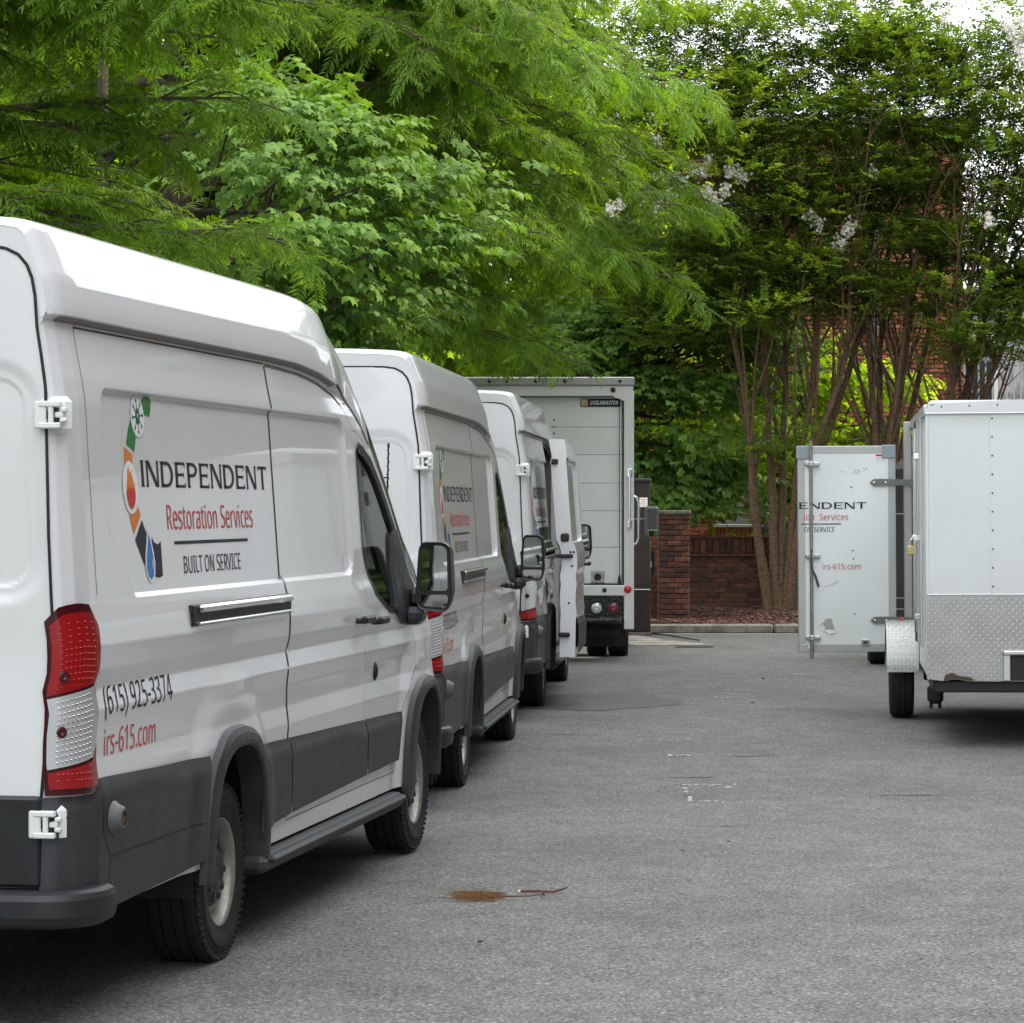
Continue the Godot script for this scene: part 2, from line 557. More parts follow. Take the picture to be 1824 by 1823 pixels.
# wide flared capitals: stroke polygons for the few letters that the company name needs
func capital(ch: String, wd: float) -> Array:
	var s := .23      # upright stroke
	var h := .13      # thin stroke
	var f := .05      # flare of the ends
	var up := func(x: float) -> PackedVector2Array:
		return PackedVector2Array([Vector2(x - f, 0), Vector2(x + s + f, 0), Vector2(x + s + f * .6, .04), Vector2(x + s, .09), Vector2(x + s, .91), Vector2(x + s + f * .6, .96), Vector2(x + s + f, 1), Vector2(x - f, 1), Vector2(x - f * .6, .96), Vector2(x, .91), Vector2(x, .09), Vector2(x - f * .6, .04)])
	var out := []
	match ch:
		"I": out = [up.call(.02)]
		"N": out = [PackedVector2Array([Vector2(0, 0), Vector2(.16, 0), Vector2(.16, 1), Vector2(0, 1)]), PackedVector2Array([Vector2(wd - .16, 0), Vector2(wd, 0), Vector2(wd, 1), Vector2(wd - .16, 1)]), PackedVector2Array([Vector2(.0, 1), Vector2(.29, 1), Vector2(wd, 0), Vector2(wd - .28, 0)]), PackedVector2Array([Vector2(-.07, .94), Vector2(.02, .94), Vector2(.02, 1), Vector2(-.07, 1)]), PackedVector2Array([Vector2(wd - .18, .94), Vector2(wd + .06, .94), Vector2(wd + .06, 1), Vector2(wd - .18, 1)]), PackedVector2Array([Vector2(-.06, 0), Vector2(.18, 0), Vector2(.18, .06), Vector2(-.06, .06)])]
		"E":
			out = [up.call(0.0), PackedVector2Array([Vector2(0, 0), Vector2(wd, 0), Vector2(wd + .03, .2), Vector2(wd - .03, .2), Vector2(wd - .07, .11), Vector2(0, .11)]), PackedVector2Array([Vector2(0, .89), Vector2(wd - .09, .89), Vector2(wd - .05, .8), Vector2(wd, .8), Vector2(wd - .01, 1), Vector2(0, 1)]), PackedVector2Array([Vector2(.1, .45), Vector2(wd - .2, .45), Vector2(wd - .14, .38), Vector2(wd - .14, .63), Vector2(wd - .2, .56), Vector2(.1, .56)])]
		"T":
			out = [up.call(wd / 2.0 - s / 2.0), PackedVector2Array([Vector2(0, .82), Vector2(.06, .82), Vector2(.11, .88), Vector2(wd - .11, .88), Vector2(wd - .06, .82), Vector2(wd, .82), Vector2(wd - .02, 1), Vector2(.02, 1)])]
		"D", "P":
			out = [up.call(0.0)]
			var lo := 0.0 if ch == "D" else .42
			var o := []; var i := []
			for k in 15:
				var a := -PI / 2 + PI * k / 14
				var cy := (1.0 + lo) / 2; var ry := (1.0 - lo) / 2
				o.append(Vector2(wd * .45 + wd * .55 * cos(a), cy + ry * sin(a)))
				i.append(Vector2(wd * .45 + (wd * .55 - s) * cos(a), cy + (ry - h) * sin(a)))
			var path_o := [Vector2(.05, lo)]; path_o.append_array(o); path_o.append(Vector2(.05, 1))
			var path_i := [Vector2(.05, lo + h)]; path_i.append_array(i); path_i.append(Vector2(.05, 1 - h))
			for k in path_o.size() - 1:
				out.append(PackedVector2Array([path_o[k], path_o[k + 1], path_i[k + 1], path_i[k]]))
	return out

func word_caps(s: String, lo: Vector2, size: Vector2) -> Array:
	var wd := {"I": .27, "N": 1.18, "D": 1.22, "E": 1.0, "P": 1.05, "T": 1.12}
	var gap := .26
	var total := -gap
	for ch in s: total += wd[ch] + gap
	var x := 0.0
	var out := []
	for ch in s:
		for poly: PackedVector2Array in capital(ch, wd[ch]):
			var q := PackedVector2Array()
			for p in poly:
				q.append(lo + Vector2((x + p.x) / total * size.x, p.y * size.y))
			out.append(q)
		x += wd[ch] + gap
	return out

func ellipse(c: Vector2, r: Vector2, seg := 24) -> PackedVector2Array:
	var out := PackedVector2Array()
	for i in seg:
		out.append(c + Vector2(cos(TAU * i / seg) * r.x, sin(TAU * i / seg) * r.y))
	return out

func pv2(a: Array) -> PackedVector2Array:
	var out := PackedVector2Array()
	for i in range(0, a.size(), 2):
		out.append(Vector2(a[i], a[i + 1]))
	return out

func make_wheel(parent: Node3D, at: Vector3, side: float, steer := 0.0) -> void:
	var h := holder("wheel", parent, at)
	h.rotation.y = steer
	var b := Basis(Vector3(0, 0, 1), Vector3(0, 1, 0), Vector3(side, 0, 0))
	if side > 0: b = Basis(Vector3(0, 1, 0), Vector3(0, 0, 1), Vector3(1, 0, 0))
	if not M.has("tyre_mesh"):
		var t := MB.new()
		var hw := .117
		var pr := PackedVector2Array([Vector2(-hw + .01, .215), Vector2(-hw, .25), Vector2(-hw, .30), Vector2(-hw + .012, .335)])
		for k in 4:
			var x0 := -.088 + k * .047
			pr.append_array(PackedVector2Array([Vector2(x0, .355), Vector2(x0 + .036, .356), Vector2(x0 + .038, .346), Vector2(x0 + .045, .346)]))
		pr.remove_at(pr.size() - 1); pr.remove_at(pr.size() - 1)
		pr.append_array(PackedVector2Array([Vector2(hw - .022, .350), Vector2(hw - .010, .337), Vector2(hw - .004, .315), Vector2(hw + .001, .296), Vector2(hw + .003, .294), Vector2(hw + .003, .262), Vector2(hw, .258), Vector2(hw - .004, .232), Vector2(hw - .006, .221), Vector2(hw - .018, .213)]))
		t.lathe(pr, Vector3.ZERO, Basis(Vector3(0, 1, 0), Vector3(0, 0, 1), Vector3(1, 0, 0)), 56)
		# shoulder blocks and the cross cuts of the tread
		for k in 64:
			var a := TAU * (k + rr(-.12, .12)) / 64
			var e := Vector3(0, cos(a), sin(a))
			var tg := Vector3(0, -sin(a), cos(a))
			t.box(Vector3(.104, 0, 0) + e * .3395, Vector3(.020, .026, .0175), .004, Basis(Vector3(1, 0, 0), e, tg).rotated(tg, -.62))
			for j in 4:
				t.box(Vector3(-.07 + j * .047, 0, 0) + e * .352, Vector3(.034, .0125, .0285), .002, Basis(Vector3(1, 0, 0), e, tg).rotated(e, .14))
		M.tyre_mesh = t.mesh()
		var r := MB.new()
		r.lathe(PackedVector2Array([Vector2(-.10, .205), Vector2(-.095, .214), Vector2(-.06, .195), Vector2(.02, .188), Vector2(.06, .19), Vector2(.088, .198), Vector2(.098, .206), Vector2(.1045, .2155), Vector2(.108, .214), Vector2(.105, .205), Vector2(.094, .196), Vector2(.062, .189), Vector2(.030, .187)]), Vector3.ZERO, Basis(Vector3(0, 1, 0), Vector3(0, 0, 1), Vector3(1, 0, 0)), 48)
		r.lathe(PackedVector2Array([Vector2(.028, .188), Vector2(.030, .176), Vector2(.052, .165), Vector2(.068, .152), Vector2(.072, .140), Vector2(.064, .128), Vector2(.05, .10), Vector2(.05, 0.0)]), Vector3.ZERO, Basis(Vector3(0, 1, 0), Vector3(0, 0, 1), Vector3(1, 0, 0)), 48)
		M.rim_mesh = r.mesh()
		var hl := MB.new()
		for k in 16:
			var a := TAU * k / 16
			var e := Vector3(0, cos(a), sin(a))
			var tg := Vector3(0, -sin(a), cos(a))
			var nn := Vector3(.62, .78 * cos(a), .78 * sin(a))
			hl.prism(ellipse(Vector2.ZERO, Vector2(.017, .009), 12), Vector3(.043, 0, 0) + e * .170, tg, nn.cross(tg), nn, .004)
		M.rim_hole_mesh = hl.mesh()
		var c := MB.new()
		c.lathe(PackedVector2Array([Vector2(.062, .137), Vector2(.076, .136), Vector2(.083, .128), Vector2(.086, .10), Vector2(.092, .078), Vector2(.100, .060), Vector2(.104, .046), Vector2(.102, .038), Vector2(.096, .030), Vector2(.096, 0.0)]), Vector3.ZERO, Basis(Vector3(0, 1, 0), Vector3(0, 0, 1), Vector3(1, 0, 0)), 40)
		for k in 5:
			var a := TAU * k / 5 + .3
			var e := Vector3(0, cos(a), sin(a))
			var tg := Vector3(0, -sin(a), cos(a))
			c.box(Vector3(.088, 0, 0) + e * .10, Vector3(.012, .052, .030), .005, Basis(Vector3(1, 0, 0), e, tg))
			c.lathe(PackedVector2Array([Vector2(.078, .016), Vector2(.094, .014), Vector2(.097, .008), Vector2(.097, 0)]), Vector3(0, cos(a + .63), sin(a + .63)) * .104, Basis(Vector3(0, 1, 0), Vector3(0, 0, 1), Vector3(1, 0, 0)), 10)
		M.cap_mesh = c.mesh()
	var flip := Basis(Vector3(side, 0, 0), Vector3(0, 1, 0), Vector3(0, 0, side))
	for q in [["tyre", "tyre_mesh", "rubber"], ["rim", "rim_mesh", "rim"], ["rim_slot", "rim_hole_mesh", "black"], ["hub_cap", "cap_mesh", "hub"]]:
		var o := put(q[0], M[q[1]], M[q[2]], h)
		o.basis = flip

func strip_edge(mb: MB, poly: PackedVector2Array, o0: float, o1: float) -> void:
	var m := poly.size()
	for i in m:
		var a := poly[i]; var b := poly[(i + 1) % m]
		var k := maxi(1, int(ceil(a.distance_to(b) / .05)))
		for j in k:
			var p := a.lerp(b, float(j) / k); var q := a.lerp(b, float(j + 1) / k)
			var d := (q - p).normalized()
			var e := Vector3(0, -d.x, -d.y)
			mb.quad(S(p.x, p.y, o0), S(q.x, q.y, o0), S(q.x, q.y, o1), S(p.x, p.y, o1), Vector3(0, d.x, d.y) if Geometry2D.is_polygon_clockwise(poly) else e)

func rear_w(v: float) -> float:   # half width of the rear doors at a height
	return side_w(0.0, v)

func R(w: float, v: float, off := 0.0) -> Vector3:
	var bow := .02 * pow(absf(w) / .9, 3.0)
	return Vector3(w, v, -(lean(0, v) + bow * .0) + off)

func rear_leaf(mb: MB, s: float, gap := .004) -> void:
	# one rear door with its pressed window panel
	var e := Vector2(.145, 1.53); var f := Vector2(.835, 2.235)
	var outline := PackedVector2Array()
	for v: float in [.53, .7, .9, 1.1, 1.3, 1.5, 1.7, 1.9, 2.1, 2.2, 2.3]:
		outline.append(Vector2(rear_w(v) - .008, v))
	for q: Vector2 in DOOR_TOP: outline.append(q)
	outline.append_array(PackedVector2Array([Vector2(gap, 2.673), Vector2(gap, .53)]))
	var press := func(w: float, v: float) -> float:
		var r := .10
		var c := (e + f) / 2.0
		var h := (f - e) / 2.0 - Vector2(r, r)
		var slope := (v - 1.9) * .055
		var q := Vector2(absf(w + slope - c.x), absf(v - c.y)) - h
		var d := Vector2(maxf(q.x, 0), maxf(q.y, 0)).length() + minf(maxf(q.x, q.y), 0.0) - r
		var outer := .012 * (1.0 - smoothstep(0.0, .055, d - .012))
		return .004 - outer * .9 - .006 * smoothstep(0.0, .014, -d) - .008 * pow(clampf((w - .45) / .45, 0, 1), 3.0)
	var us := dense(0.0, 1.0, .05, [[.70, .93, .0125]])
	var vs := dense(.53, 2.68, .06, [[1.46, 1.62, .0125], [2.16, 2.32, .0125]])
	for i in us.size() - 1:
		for j in vs.size() - 1:
			var bits := Geometry2D.intersect_polygons(PackedVector2Array([Vector2(us[i], vs[j]), Vector2(us[i + 1], vs[j]), Vector2(us[i + 1], vs[j + 1]), Vector2(us[i], vs[j + 1])]), outline)
			for b: PackedVector2Array in bits:
				var idx := Geometry2D.triangulate_polygon(b)
				for k in range(0, idx.size(), 3):
					var p := []; var nn := []
					for z in 3:
						var q := b[idx[k + z]]
						var o: float = press.call(q.x, q.y)
						var dx: float = (press.call(q.x + .006, q.y) - press.call(q.x - .006, q.y)) / .012
						var dy: float = (press.call(q.x, q.y + .006) - press.call(q.x, q.y - .006)) / .012 - .03
						var t := R(q.x, q.y, o)
						p.append(Vector3(t.x * s, t.y, t.z))
						nn.append(Vector3(-dx * s, -dy, 1).normalized())
					mb.tri(p[0], p[1], p[2], nn[0], nn[1], nn[2])

func lamp_piece(mb: MB, a0: float, a1: float, low: Callable, high: Callable, off: float) -> void:
	# patch of the tail lamp between two curves; a runs round the rear corner
	var path := func(a: float) -> Vector2:   # plan position (w offset from the side plane, u)
		var t := clampf(a, 0.0, 1.0)
		if t < .45:
			var th := PI / 2 * (t / .45)
			return Vector2(-.13 + .13 * sin(th), .125 - .125 * cos(th))
		return Vector2(0, .125 + (t - .45) * .065)
	var cnt := 16
	var rows := 10
	var pos := func(i: int, j: int) -> Vector3:
		var a := lerpf(a0, a1, float(i) / cnt)
		var v: float = lerpf(low.call(a), high.call(a), float(j) / rows)
		var q: Vector2 = path.call(a)
		var q2: Vector2 = path.call(a + .01)
		var tg := (q2 - q).normalized()
		var nn := Vector2(tg.y, -tg.x)
		var w := lerp_tab(PV, v) + .004
		return Vector3(w + q.x + nn.x * off, v, -(q.y + nn.y * off))
	for i in cnt:
		for j in rows:
			var a: Vector3 = pos.call(i, j); var b: Vector3 = pos.call(i + 1, j)
			var c: Vector3 = pos.call(i + 1, j + 1); var d: Vector3 = pos.call(i, j + 1)
			var nn := []
			for k: int in [i, i + 1]:
				var q: Vector2 = path.call(lerpf(a0, a1, float(k) / cnt)); var q2: Vector2 = path.call(lerpf(a0, a1, float(k) / cnt) + .01)
				var tg := (q2 - q).normalized()
				nn.append(Vector3(-tg.y * -1.0, 0, tg.x).normalized())
			mb.squad(a, b, c, d, nn[0], nn[1], nn[1], nn[0])

func make_van(label: String) -> Node3D:
	var t := thing("cargo_van", label, "van", Vector3.ZERO, 0, "white high roof cargo vans parked in a row")
	var zero := no_off
	edge_off = 0.0
	var bot := .40
	# outlines in (u, v)
	var gut := []
	for q: Vector2 in GUT:
		if q.x >= 0 and q.x < 6.69: gut.append(q)
	var body := PackedVector2Array([Vector2(0, .42), Vector2(0, 2.455)])
	for q: Vector2 in gut: body.append(q)
	body.append_array(PackedVector2Array([Vector2(6.69, .80), Vector2(6.69, .30), Vector2(6.05, .30), Vector2(5.2, .385), Vector2(2.3, .385), Vector2(1.5, .42)]))
	var slide := PackedVector2Array([Vector2(2.815, .46), Vector2(2.815, 2.40), Vector2(3.4, 2.386), Vector2(3.72, 2.36), Vector2(4.0, 2.315), Vector2(4.17, 2.26), Vector2(4.275, 2.20), Vector2(4.275, .47)])
	var door := PackedVector2Array([Vector2(4.285, .47), Vector2(4.285, 2.165), Vector2(4.36, 2.16), Vector2(4.50, 2.12), Vector2(4.64, 2.055), Vector2(4.78, 1.965), Vector2(4.92, 1.855), Vector2(5.05, 1.735), Vector2(5.17, 1.62), Vector2(5.36, 1.435), Vector2(5.43, 1.34), Vector2(5.43, 1.18), Vector2(5.40, .965), Vector2(5.28, .91), Vector2(5.15, .82), Vector2(5.06, .70), Vector2(5.01, .58), Vector2(4.99, .47)])
	var win := poly_round([Vector2(4.345, 2.085), Vector2(4.345, 1.56), Vector2(4.50, 1.38), Vector2(4.80, 1.285), Vector2(5.30, 1.26), Vector2(5.37, 1.33), Vector2(5.17, 1.555), Vector2(5.05, 1.675), Vector2(4.90, 1.80), Vector2(4.74, 1.925), Vector2(4.60, 2.01), Vector2(4.46, 2.065)], .06)
	var ar := arch_pts(UW[0], .40, .50, .2)
	var af := arch_pts(UW[1], .40, .50, .2)
	var grow := func(p: PackedVector2Array, d: float) -> PackedVector2Array:
		return Geometry2D.offset_polygon(p, d)[0]
	# shell: right side with its openings, left side plain
	var mb := MB.new()
	skin(mb, body, [grow.call(slide, .004), grow.call(door, .004), ar, af], zero)
	put("quarter_panel", mb.mesh(), M.paint, t)
	mb = MB.new()
	skin(mb, body, [win, ar, af], zero, -1.0, true)
	put("left_side", mb.mesh(), M.paint, t)
	# high roof, cab roof, windscreen and bonnet: one lengthwise loft cut into pieces
	var loft := func(m: MB, u0: float, u1: float) -> void:
		var us := dense(u0, u1, .12, [[maxf(0, u0), minf(.14, u1), .012], [maxf(3.6, u0), minf(6.7, u1), .05]])
		var pt := func(u: float, k: int, s: float) -> Vector3:
			var g := lerp_tab(GUT, u); var c := lerp_tab(TOPC, u)
			var drop := .03 * pow(clampf((.045 - u) / .045, 0, 1), 2.0)
			var tt: float = (ROOF[k].y - 2.455) / .335
			var wv := (lerp_tab(PV, g) + gutter_lip(u) - corner_in(u, 2.455)) * lerp_tab(PLAN, u)
			var bow := 0.0
			if u > 4.2:   # the screen and bonnet bow forward in plan
				bow = -.0
			return Vector3(wv * ROOF[k].x / .922 * s, g + (c - drop - g) * tt, -(u + lean(u, g + (c - g) * tt) + bow))
		for s: float in [-1.0, 1.0]:
			for i in us.size() - 1:
				for k in ROOF.size() - 1:
					var p := []; var nn := []
					for q: Vector2i in [Vector2i(i, k), Vector2i(i + 1, k), Vector2i(i + 1, k + 1), Vector2i(i, k + 1)]:
						p.append(pt.call(us[q.x], q.y, s))
						var du: Vector3 = pt.call(us[q.x] + .02, q.y, s) - pt.call(us[q.x] - .02, q.y, s)
						var a := pt.call(us[q.x], mini(q.y + 1, ROOF.size() - 1), s) as Vector3
						var b := pt.call(us[q.x], maxi(q.y - 1, 0), s) as Vector3
						if q.y == ROOF.size() - 1: a = Vector3(-b.x, b.y, b.z)
						var nv := du.cross(a - b).normalized()
						if nv.dot(Vector3(s * .5, 1, -.2 if u0 > 4 else 0.0)) < 0: nv = -nv
						nn.append(nv)
					m.squad(p[0], p[1], p[2], p[3], nn[0], nn[1], nn[2], nn[3])
	mb = MB.new()
	loft.call(mb, 0.0, 4.64)
	# header above the rear doors
	for s: float in [-1.0, 1.0]:
		var outl := PackedVector2Array()
		for q: Vector2 in ROOF:
			outl.append(Vector2((lerp_tab(PV, 2.455) + .034 - corner_in(0, 2.455)) * q.x / .922, 2.455 + (q.y - 2.455) * .9104))
		var inner := PackedVector2Array([Vector2(0, 2.680)])
		for k in range(DOOR_TOP.size() - 1, 0, -1): inner.append(DOOR_TOP[k] + Vector2(.007, .006))
		inner.append(Vector2(rear_w(2.40) + .001, 2.40))
		outl.append_array(inner)
		var idx := Geometry2D.triangulate_polygon(outl)
		for k in range(0, idx.size(), 3):
			var p := []
			for j in 3:
				var q := outl[idx[k + j]]
				p.append(Vector3(q.x * s, q.y, -lean(0, q.y) - .002))
			mb.flat(p[0], p[1], p[2], Vector3(0, .3, 1))
	put("roof", mb.mesh(), M.paint, t)
	mb = MB.new()
	loft.call(mb, 4.64, 5.78)
	put("windscreen", mb.mesh(), M.glass, t)
	mb = MB.new()
	loft.call(mb, 5.78, 6.70)
	put("bonnet", mb.mesh(), M.paint, t)
	# nose
	mb = MB.new()
	mb.box(Vector3(0, .60, -6.62), Vector3(1.42, .50, .16), .05)
	for s: float in [-1.0, 1.0]:
		mb.box(Vector3(.72 * s, .52, -6.52), Vector3(.30, .36, .16), .05, Basis(Vector3.UP, -.5 * s))
	put("front_bumper", mb.mesh(), M.plastic, t)
	mb = MB.new()
	mb.box(Vector3(0, .98, -6.62), Vector3(1.0, .28, .06), .02)
	put("grille", mb.mesh(), M.black, t)
	for s: float in [-1.0, 1.0]:
		mb = MB.new()
		mb.box(Vector3(.66 * s, 1.02, -6.52), Vector3(.30, .30, .16), .05, Basis(Vector3.UP, -.6 * s))
		put("headlight", mb.mesh(), M.lens_clear, t)
	# dark floor, wheel wells, bulkhead and seats seen through the glass
	mb = MB.new()
	mb.box(Vector3(0, .44, -3.3), Vector3(1.84, .10, 6.3), .0)
	mb.box(Vector3(0, .33, -1.9), Vector3(1.5, .14, .16), .02)
	mb.box(Vector3(0, .33, -5.65), Vector3(1.4, .12, .14), .02)
	mb.box(Vector3(-.35, .32, -.5), Vector3(.30, .10, .7), .03)
	put("underbody", mb.mesh(), M.black, t)
	mb = MB.new()
	for uc: float in UW:
		for s: float in [-1.0, 1.0]:
			var arc := arch_pts(uc, .43, .53, .3, 16)
			for i in arc.size() - 1:
				var a := arc[i]; var b := arc[i + 1]
				mb.quad(Vector3(s * .985, a.y, -a.x), Vector3(s * .985, b.y, -b.x), Vector3(s * .58, b.y, -b.x), Vector3(s * .58, a.y, -a.x), Vector3(0, .36 - a.y - .01, a.x - uc))
			mb.prism(arc, Vector3(s * .58, 0, 0), Vector3(0, 0, -1), Vector3.UP, Vector3(s, 0, 0), -.01)
	put("wheel_well", mb.mesh(), M.black, t)
	mb = MB.new()
	mb.box(Vector3(0, 1.45, -4.12), Vector3(1.82, 1.9, .03), 0)
	put("bulkhead", mb.mesh(), M.trim_grey, t)
	mb = MB.new()
	mb.box(Vector3(0, 1.12, -5.45), Vector3(1.8, .26, .34), .06)
	put("dashboard", mb.mesh(), M.black, t)
	for s: float in [-1.0, 1.0]:
		mb = MB.new()
		mb.box(Vector3(.48 * s, .88, -4.75), Vector3(.52, .20, .52), .06)
		mb.box(Vector3(.48 * s, 1.28, -4.46), Vector3(.50, .70, .14), .05, Basis(Vector3.RIGHT, .16))
		mb.box(Vector3(.48 * s, 1.72, -4.40), Vector3(.27, .20, .10), .04)
		put("seat", mb.mesh(), M.black, t)
	# sliding door
	var sd := holder("sliding_door", t)
	mb = MB.new()
	skin(mb, slide, [], zero)
	strip_edge(mb, slide, 0.0, -.14)
	put("door_skin", mb.mesh(), M.paint, sd)
	mb = MB.new()
	edge_off = -.14
	skin(mb, grow.call(slide, -.012), [], zero, 1.0, true)
	edge_off = 0.0
	put("inner_trim", mb.mesh(), M.trim_grey, sd)
	mb = MB.new()
	ribbon(mb, Array(grow.call(slide, -.004)), .03, -.142, true)
	put("door_seal", mb.mesh(), M.black, sd)
	mb = MB.new()
	mb.box(S(2.806, 1.525, -.06), Vector3(.075, .075, .03), .015)
	mb.box(S(2.80, 1.36, -.115), Vector3(.16, .035, .05), .01)
	mb.box(S(2.80, .66, -.10), Vector3(.10, .04, .05), .01)
	mb.box(S(2.803, 2.20, -.10), Vector3(.06, .05, .04), .01)
	put("latch", mb.mesh(), M.black, sd)
	for q: Vector2 in [Vector2(1.395, -.055), Vector2(1.395, -.025), Vector2(1.27, -.045), Vector2(.94, -.06)]:
		mb = MB.new()
		mb.lathe(PackedVector2Array([Vector2(0, .011), Vector2(.003, .010), Vector2(.004, 0)]), S(2.814, q.x, q.y), Basis(Vector3.RIGHT, Vector3.UP, Vector3.BACK), 10)
		put("bolt", mb.mesh(), M.black, sd)
	mb = MB.new()
	mb.box(SO(4.145, 1.268, .045), Vector3(.030, .036, .20), .010)
	for k: float in [-.07, .07]:
		mb.box(SO(4.145 + k, 1.262, .018), Vector3(.045, .026, .026), .008)
	put("door_handle", mb.mesh(), M.black, sd)
	# front door with its trim, glass, mirror
	var hinge := S(5.40, 1.2)
	var fd := holder("front_door", t, Vector3(hinge.x - .02, 0, hinge.z))
	var sh := func(m: MB) -> ArrayMesh:
		for i in m.v.size(): m.v[i] -= fd.position
		return m.mesh()
	mb = MB.new()
	skin(mb, door, [win], zero)
	strip_edge(mb, door, 0.0, -.13)
	put("door_skin", sh.call(mb), M.paint, fd)
	mb = MB.new()
	edge_off = -.13
	var inset: PackedVector2Array = grow.call(door, -.01)
	skin(mb, inset, [win], zero, 1.0, true)
	edge_off = 0.0
	mb.box(S(4.8, 1.0, -.16), Vector3(.07, .12, .5), .03)
	put("inner_trim", sh.call(mb), M.trim_grey, fd)
	mb = MB.new()
	ribbon(mb, [Vector2(4.296, .6), Vector2(4.296, 2.1)], .02, -.05)
	ribbon(mb, Array(inset), .02, -.128, true)
	put("door_seal", sh.call(mb), M.black, fd)
	mb = MB.new()
	edge_off = -.006
	skin(mb, grow.call(win, .004), [], zero, 1.0, true)
	edge_off = 0.0
	put("window_glass", sh.call(mb), M.glass, fd)
	mb = MB.new()
	ribbon(mb, Array(win), .022, .004, true)
	ribbon(mb, [Vector2(4.36, 2.085), Vector2(4.47, 2.065), Vector2(4.61, 2.015), Vector2(4.76, 1.925), Vector2(4.92, 1.80), Vector2(5.06, 1.68), Vector2(5.16, 1.585)], .052, .009)
	put("window_frame", sh.call(mb), M.black, fd)
	# sail: the black corner plate that carries the mirror
	var sail := poly_round([Vector2(5.0, 1.665), Vector2(4.965, 1.50), Vector2(4.93, 1.27), Vector2(5.12, 1.205), Vector2(5.40, 1.195), Vector2(5.445, 1.28), Vector2(5.30, 1.46), Vector2(5.17, 1.60), Vector2(5.08, 1.69)], .03)
	mb = MB.new()
	edge_off = .016
	skin(mb, sail, [], zero, 1.0, true)
	edge_off = 0.0
	strip_edge(mb, sail, .016, -.01)
	put("mirror_sail", sh.call(mb), M.plastic_dark, fd)
	mb = MB.new()
	mb.box(Vector3(1.09, 1.335, -5.27), Vector3(.14, .105, .10), .03)
	mb.box(Vector3(1.06, 1.245, -5.24), Vector3(.10, .09, .16), .03)
	put("mirror_arm", sh.call(mb), M.plastic_dark, fd)
	# mirror head: rounded trapezoid, deeper in front
	var face := poly_round([Vector2(1.092, 1.275), Vector2(1.232, 1.262), Vector2(1.262, 1.36), Vector2(1.250, 1.595), Vector2(1.215, 1.618), Vector2(1.105, 1.618), Vector2(1.088, 1.585), Vector2(1.070, 1.33)], .045, 6)
	var mc := Vector2(1.165, 1.44)
	mb = MB.new()
	var rings := [[1.0, -5.20, .94], [.6, -5.195, 1.0], [.3, -5.24, 1.02], [.2, -5.31, .95], [.1, -5.36, .75], [0, -5.38, .4]]
	for i in rings.size() - 1:
		var q: Array = rings[i]; var r: Array = rings[i + 1]
		for k in face.size():
			var l := (k + 1) % face.size()
			var f := func(x: Vector2, z: Array) -> Vector3:
				var y: Vector2 = mc + (x - mc) * float(z[2])
				return Vector3(y.x, y.y, z[1])
			var a: Vector3 = f.call(face[k], q); var b: Vector3 = f.call(face[l], q)
			var c: Vector3 = f.call(face[l], r); var d: Vector3 = f.call(face[k], r)
			var o := Vector3(face[k].x - mc.x, face[k].y - mc.y, .3 if i == 0 else -.08)
			mb.quad(a, b, c, d, o)
	put("mirror_housing", sh.call(mb), M.plastic_dark, fd)
	mb = MB.new()
	var bez := PackedVector2Array()
	for q in face: bez.append(mc + (q - mc) * .95)
	mb.prism(bez, Vector3(0, 0, -5.215), Vector3.RIGHT, Vector3.UP, Vector3.BACK, .008)
	put("mirror_bezel", sh.call(mb), M.black, fd)
	mb = MB.new()
	mb.prism(poly_round([Vector2(1.092, 1.372), Vector2(1.238, 1.372), Vector2(1.232, 1.585), Vector2(1.205, 1.602), Vector2(1.115, 1.602), Vector2(1.103, 1.58)], .02), Vector3(0, 0, -5.207), Vector3.RIGHT, Vector3.UP, Vector3.BACK, .004)
	put("mirror_glass", sh.call(mb), M.mirror, fd)
	mb = MB.new()
	mb.prism(poly_round([Vector2(1.090, 1.352), Vector2(1.238, 1.352), Vector2(1.238, 1.315), Vector2(1.222, 1.283), Vector2(1.108, 1.295), Vector2(1.092, 1.315)], .018), Vector3(0, 0, -5.207), Vector3.RIGHT, Vector3.UP, Vector3.BACK, .004)
	put("blind_spot_mirror", sh.call(mb), M.mirror, fd)
	mb = MB.new()
	mb.box(SO(4.475, 1.252, .045), Vector3(.030, .036, .18), .010)
	for k: float in [-.06, .06]:
		mb.box(SO(4.475 + k, 1.246, .018), Vector3(.045, .026, .026), .008)
	put("door_handle", sh.call(mb), M.black, fd)
	mb = MB.new()
	mb.lathe(PackedVector2Array([Vector2(-.01, .03), Vector2(.008, .028), Vector2(.016, .015), Vector2(.018, 0)]), SO(4.53, 1.0, 0), Basis(Vector3(0, 0, -1), Vector3(0, 1.5, 0), Vector3(1, 0, 0)), 16)
	put("side_marker", sh.call(mb), M.black, fd)
	# black weather seals behind the gaps
	mb = MB.new()
	ribbon(mb, Array(slide), .05, -.014, true)
	ribbon(mb, Array(door).slice(0, 13), .05, -.150)
	put("door_gap_seal", mb.mesh(), M.black, t)
	mb = MB.new()
	ribbon(mb, [Vector2(2.811, .47), Vector2(2.811, 2.40)], .022, .0012)
	put("door_gap", mb.mesh(), M.black, t)
	# dark lower cladding
	var dark := func(called: String, poly: PackedVector2Array, parent: Node3D, shift: bool) -> void:
		var m := MB.new()
		skin(m, poly, [], clad_off)
		if shift: put(called, sh.call(m), M.plastic, parent)
		else: put(called, m.mesh(), M.plastic, parent)
	var top := func(a: float, b: float, low: Array) -> PackedVector2Array:
		var p := PackedVector2Array()
		for q: Vector2 in low: p.append(q)
		for k in 9:
			var u := lerpf(b, a, k / 8.0)
			p.append(Vector2(u, clad_top(u)))
		return p
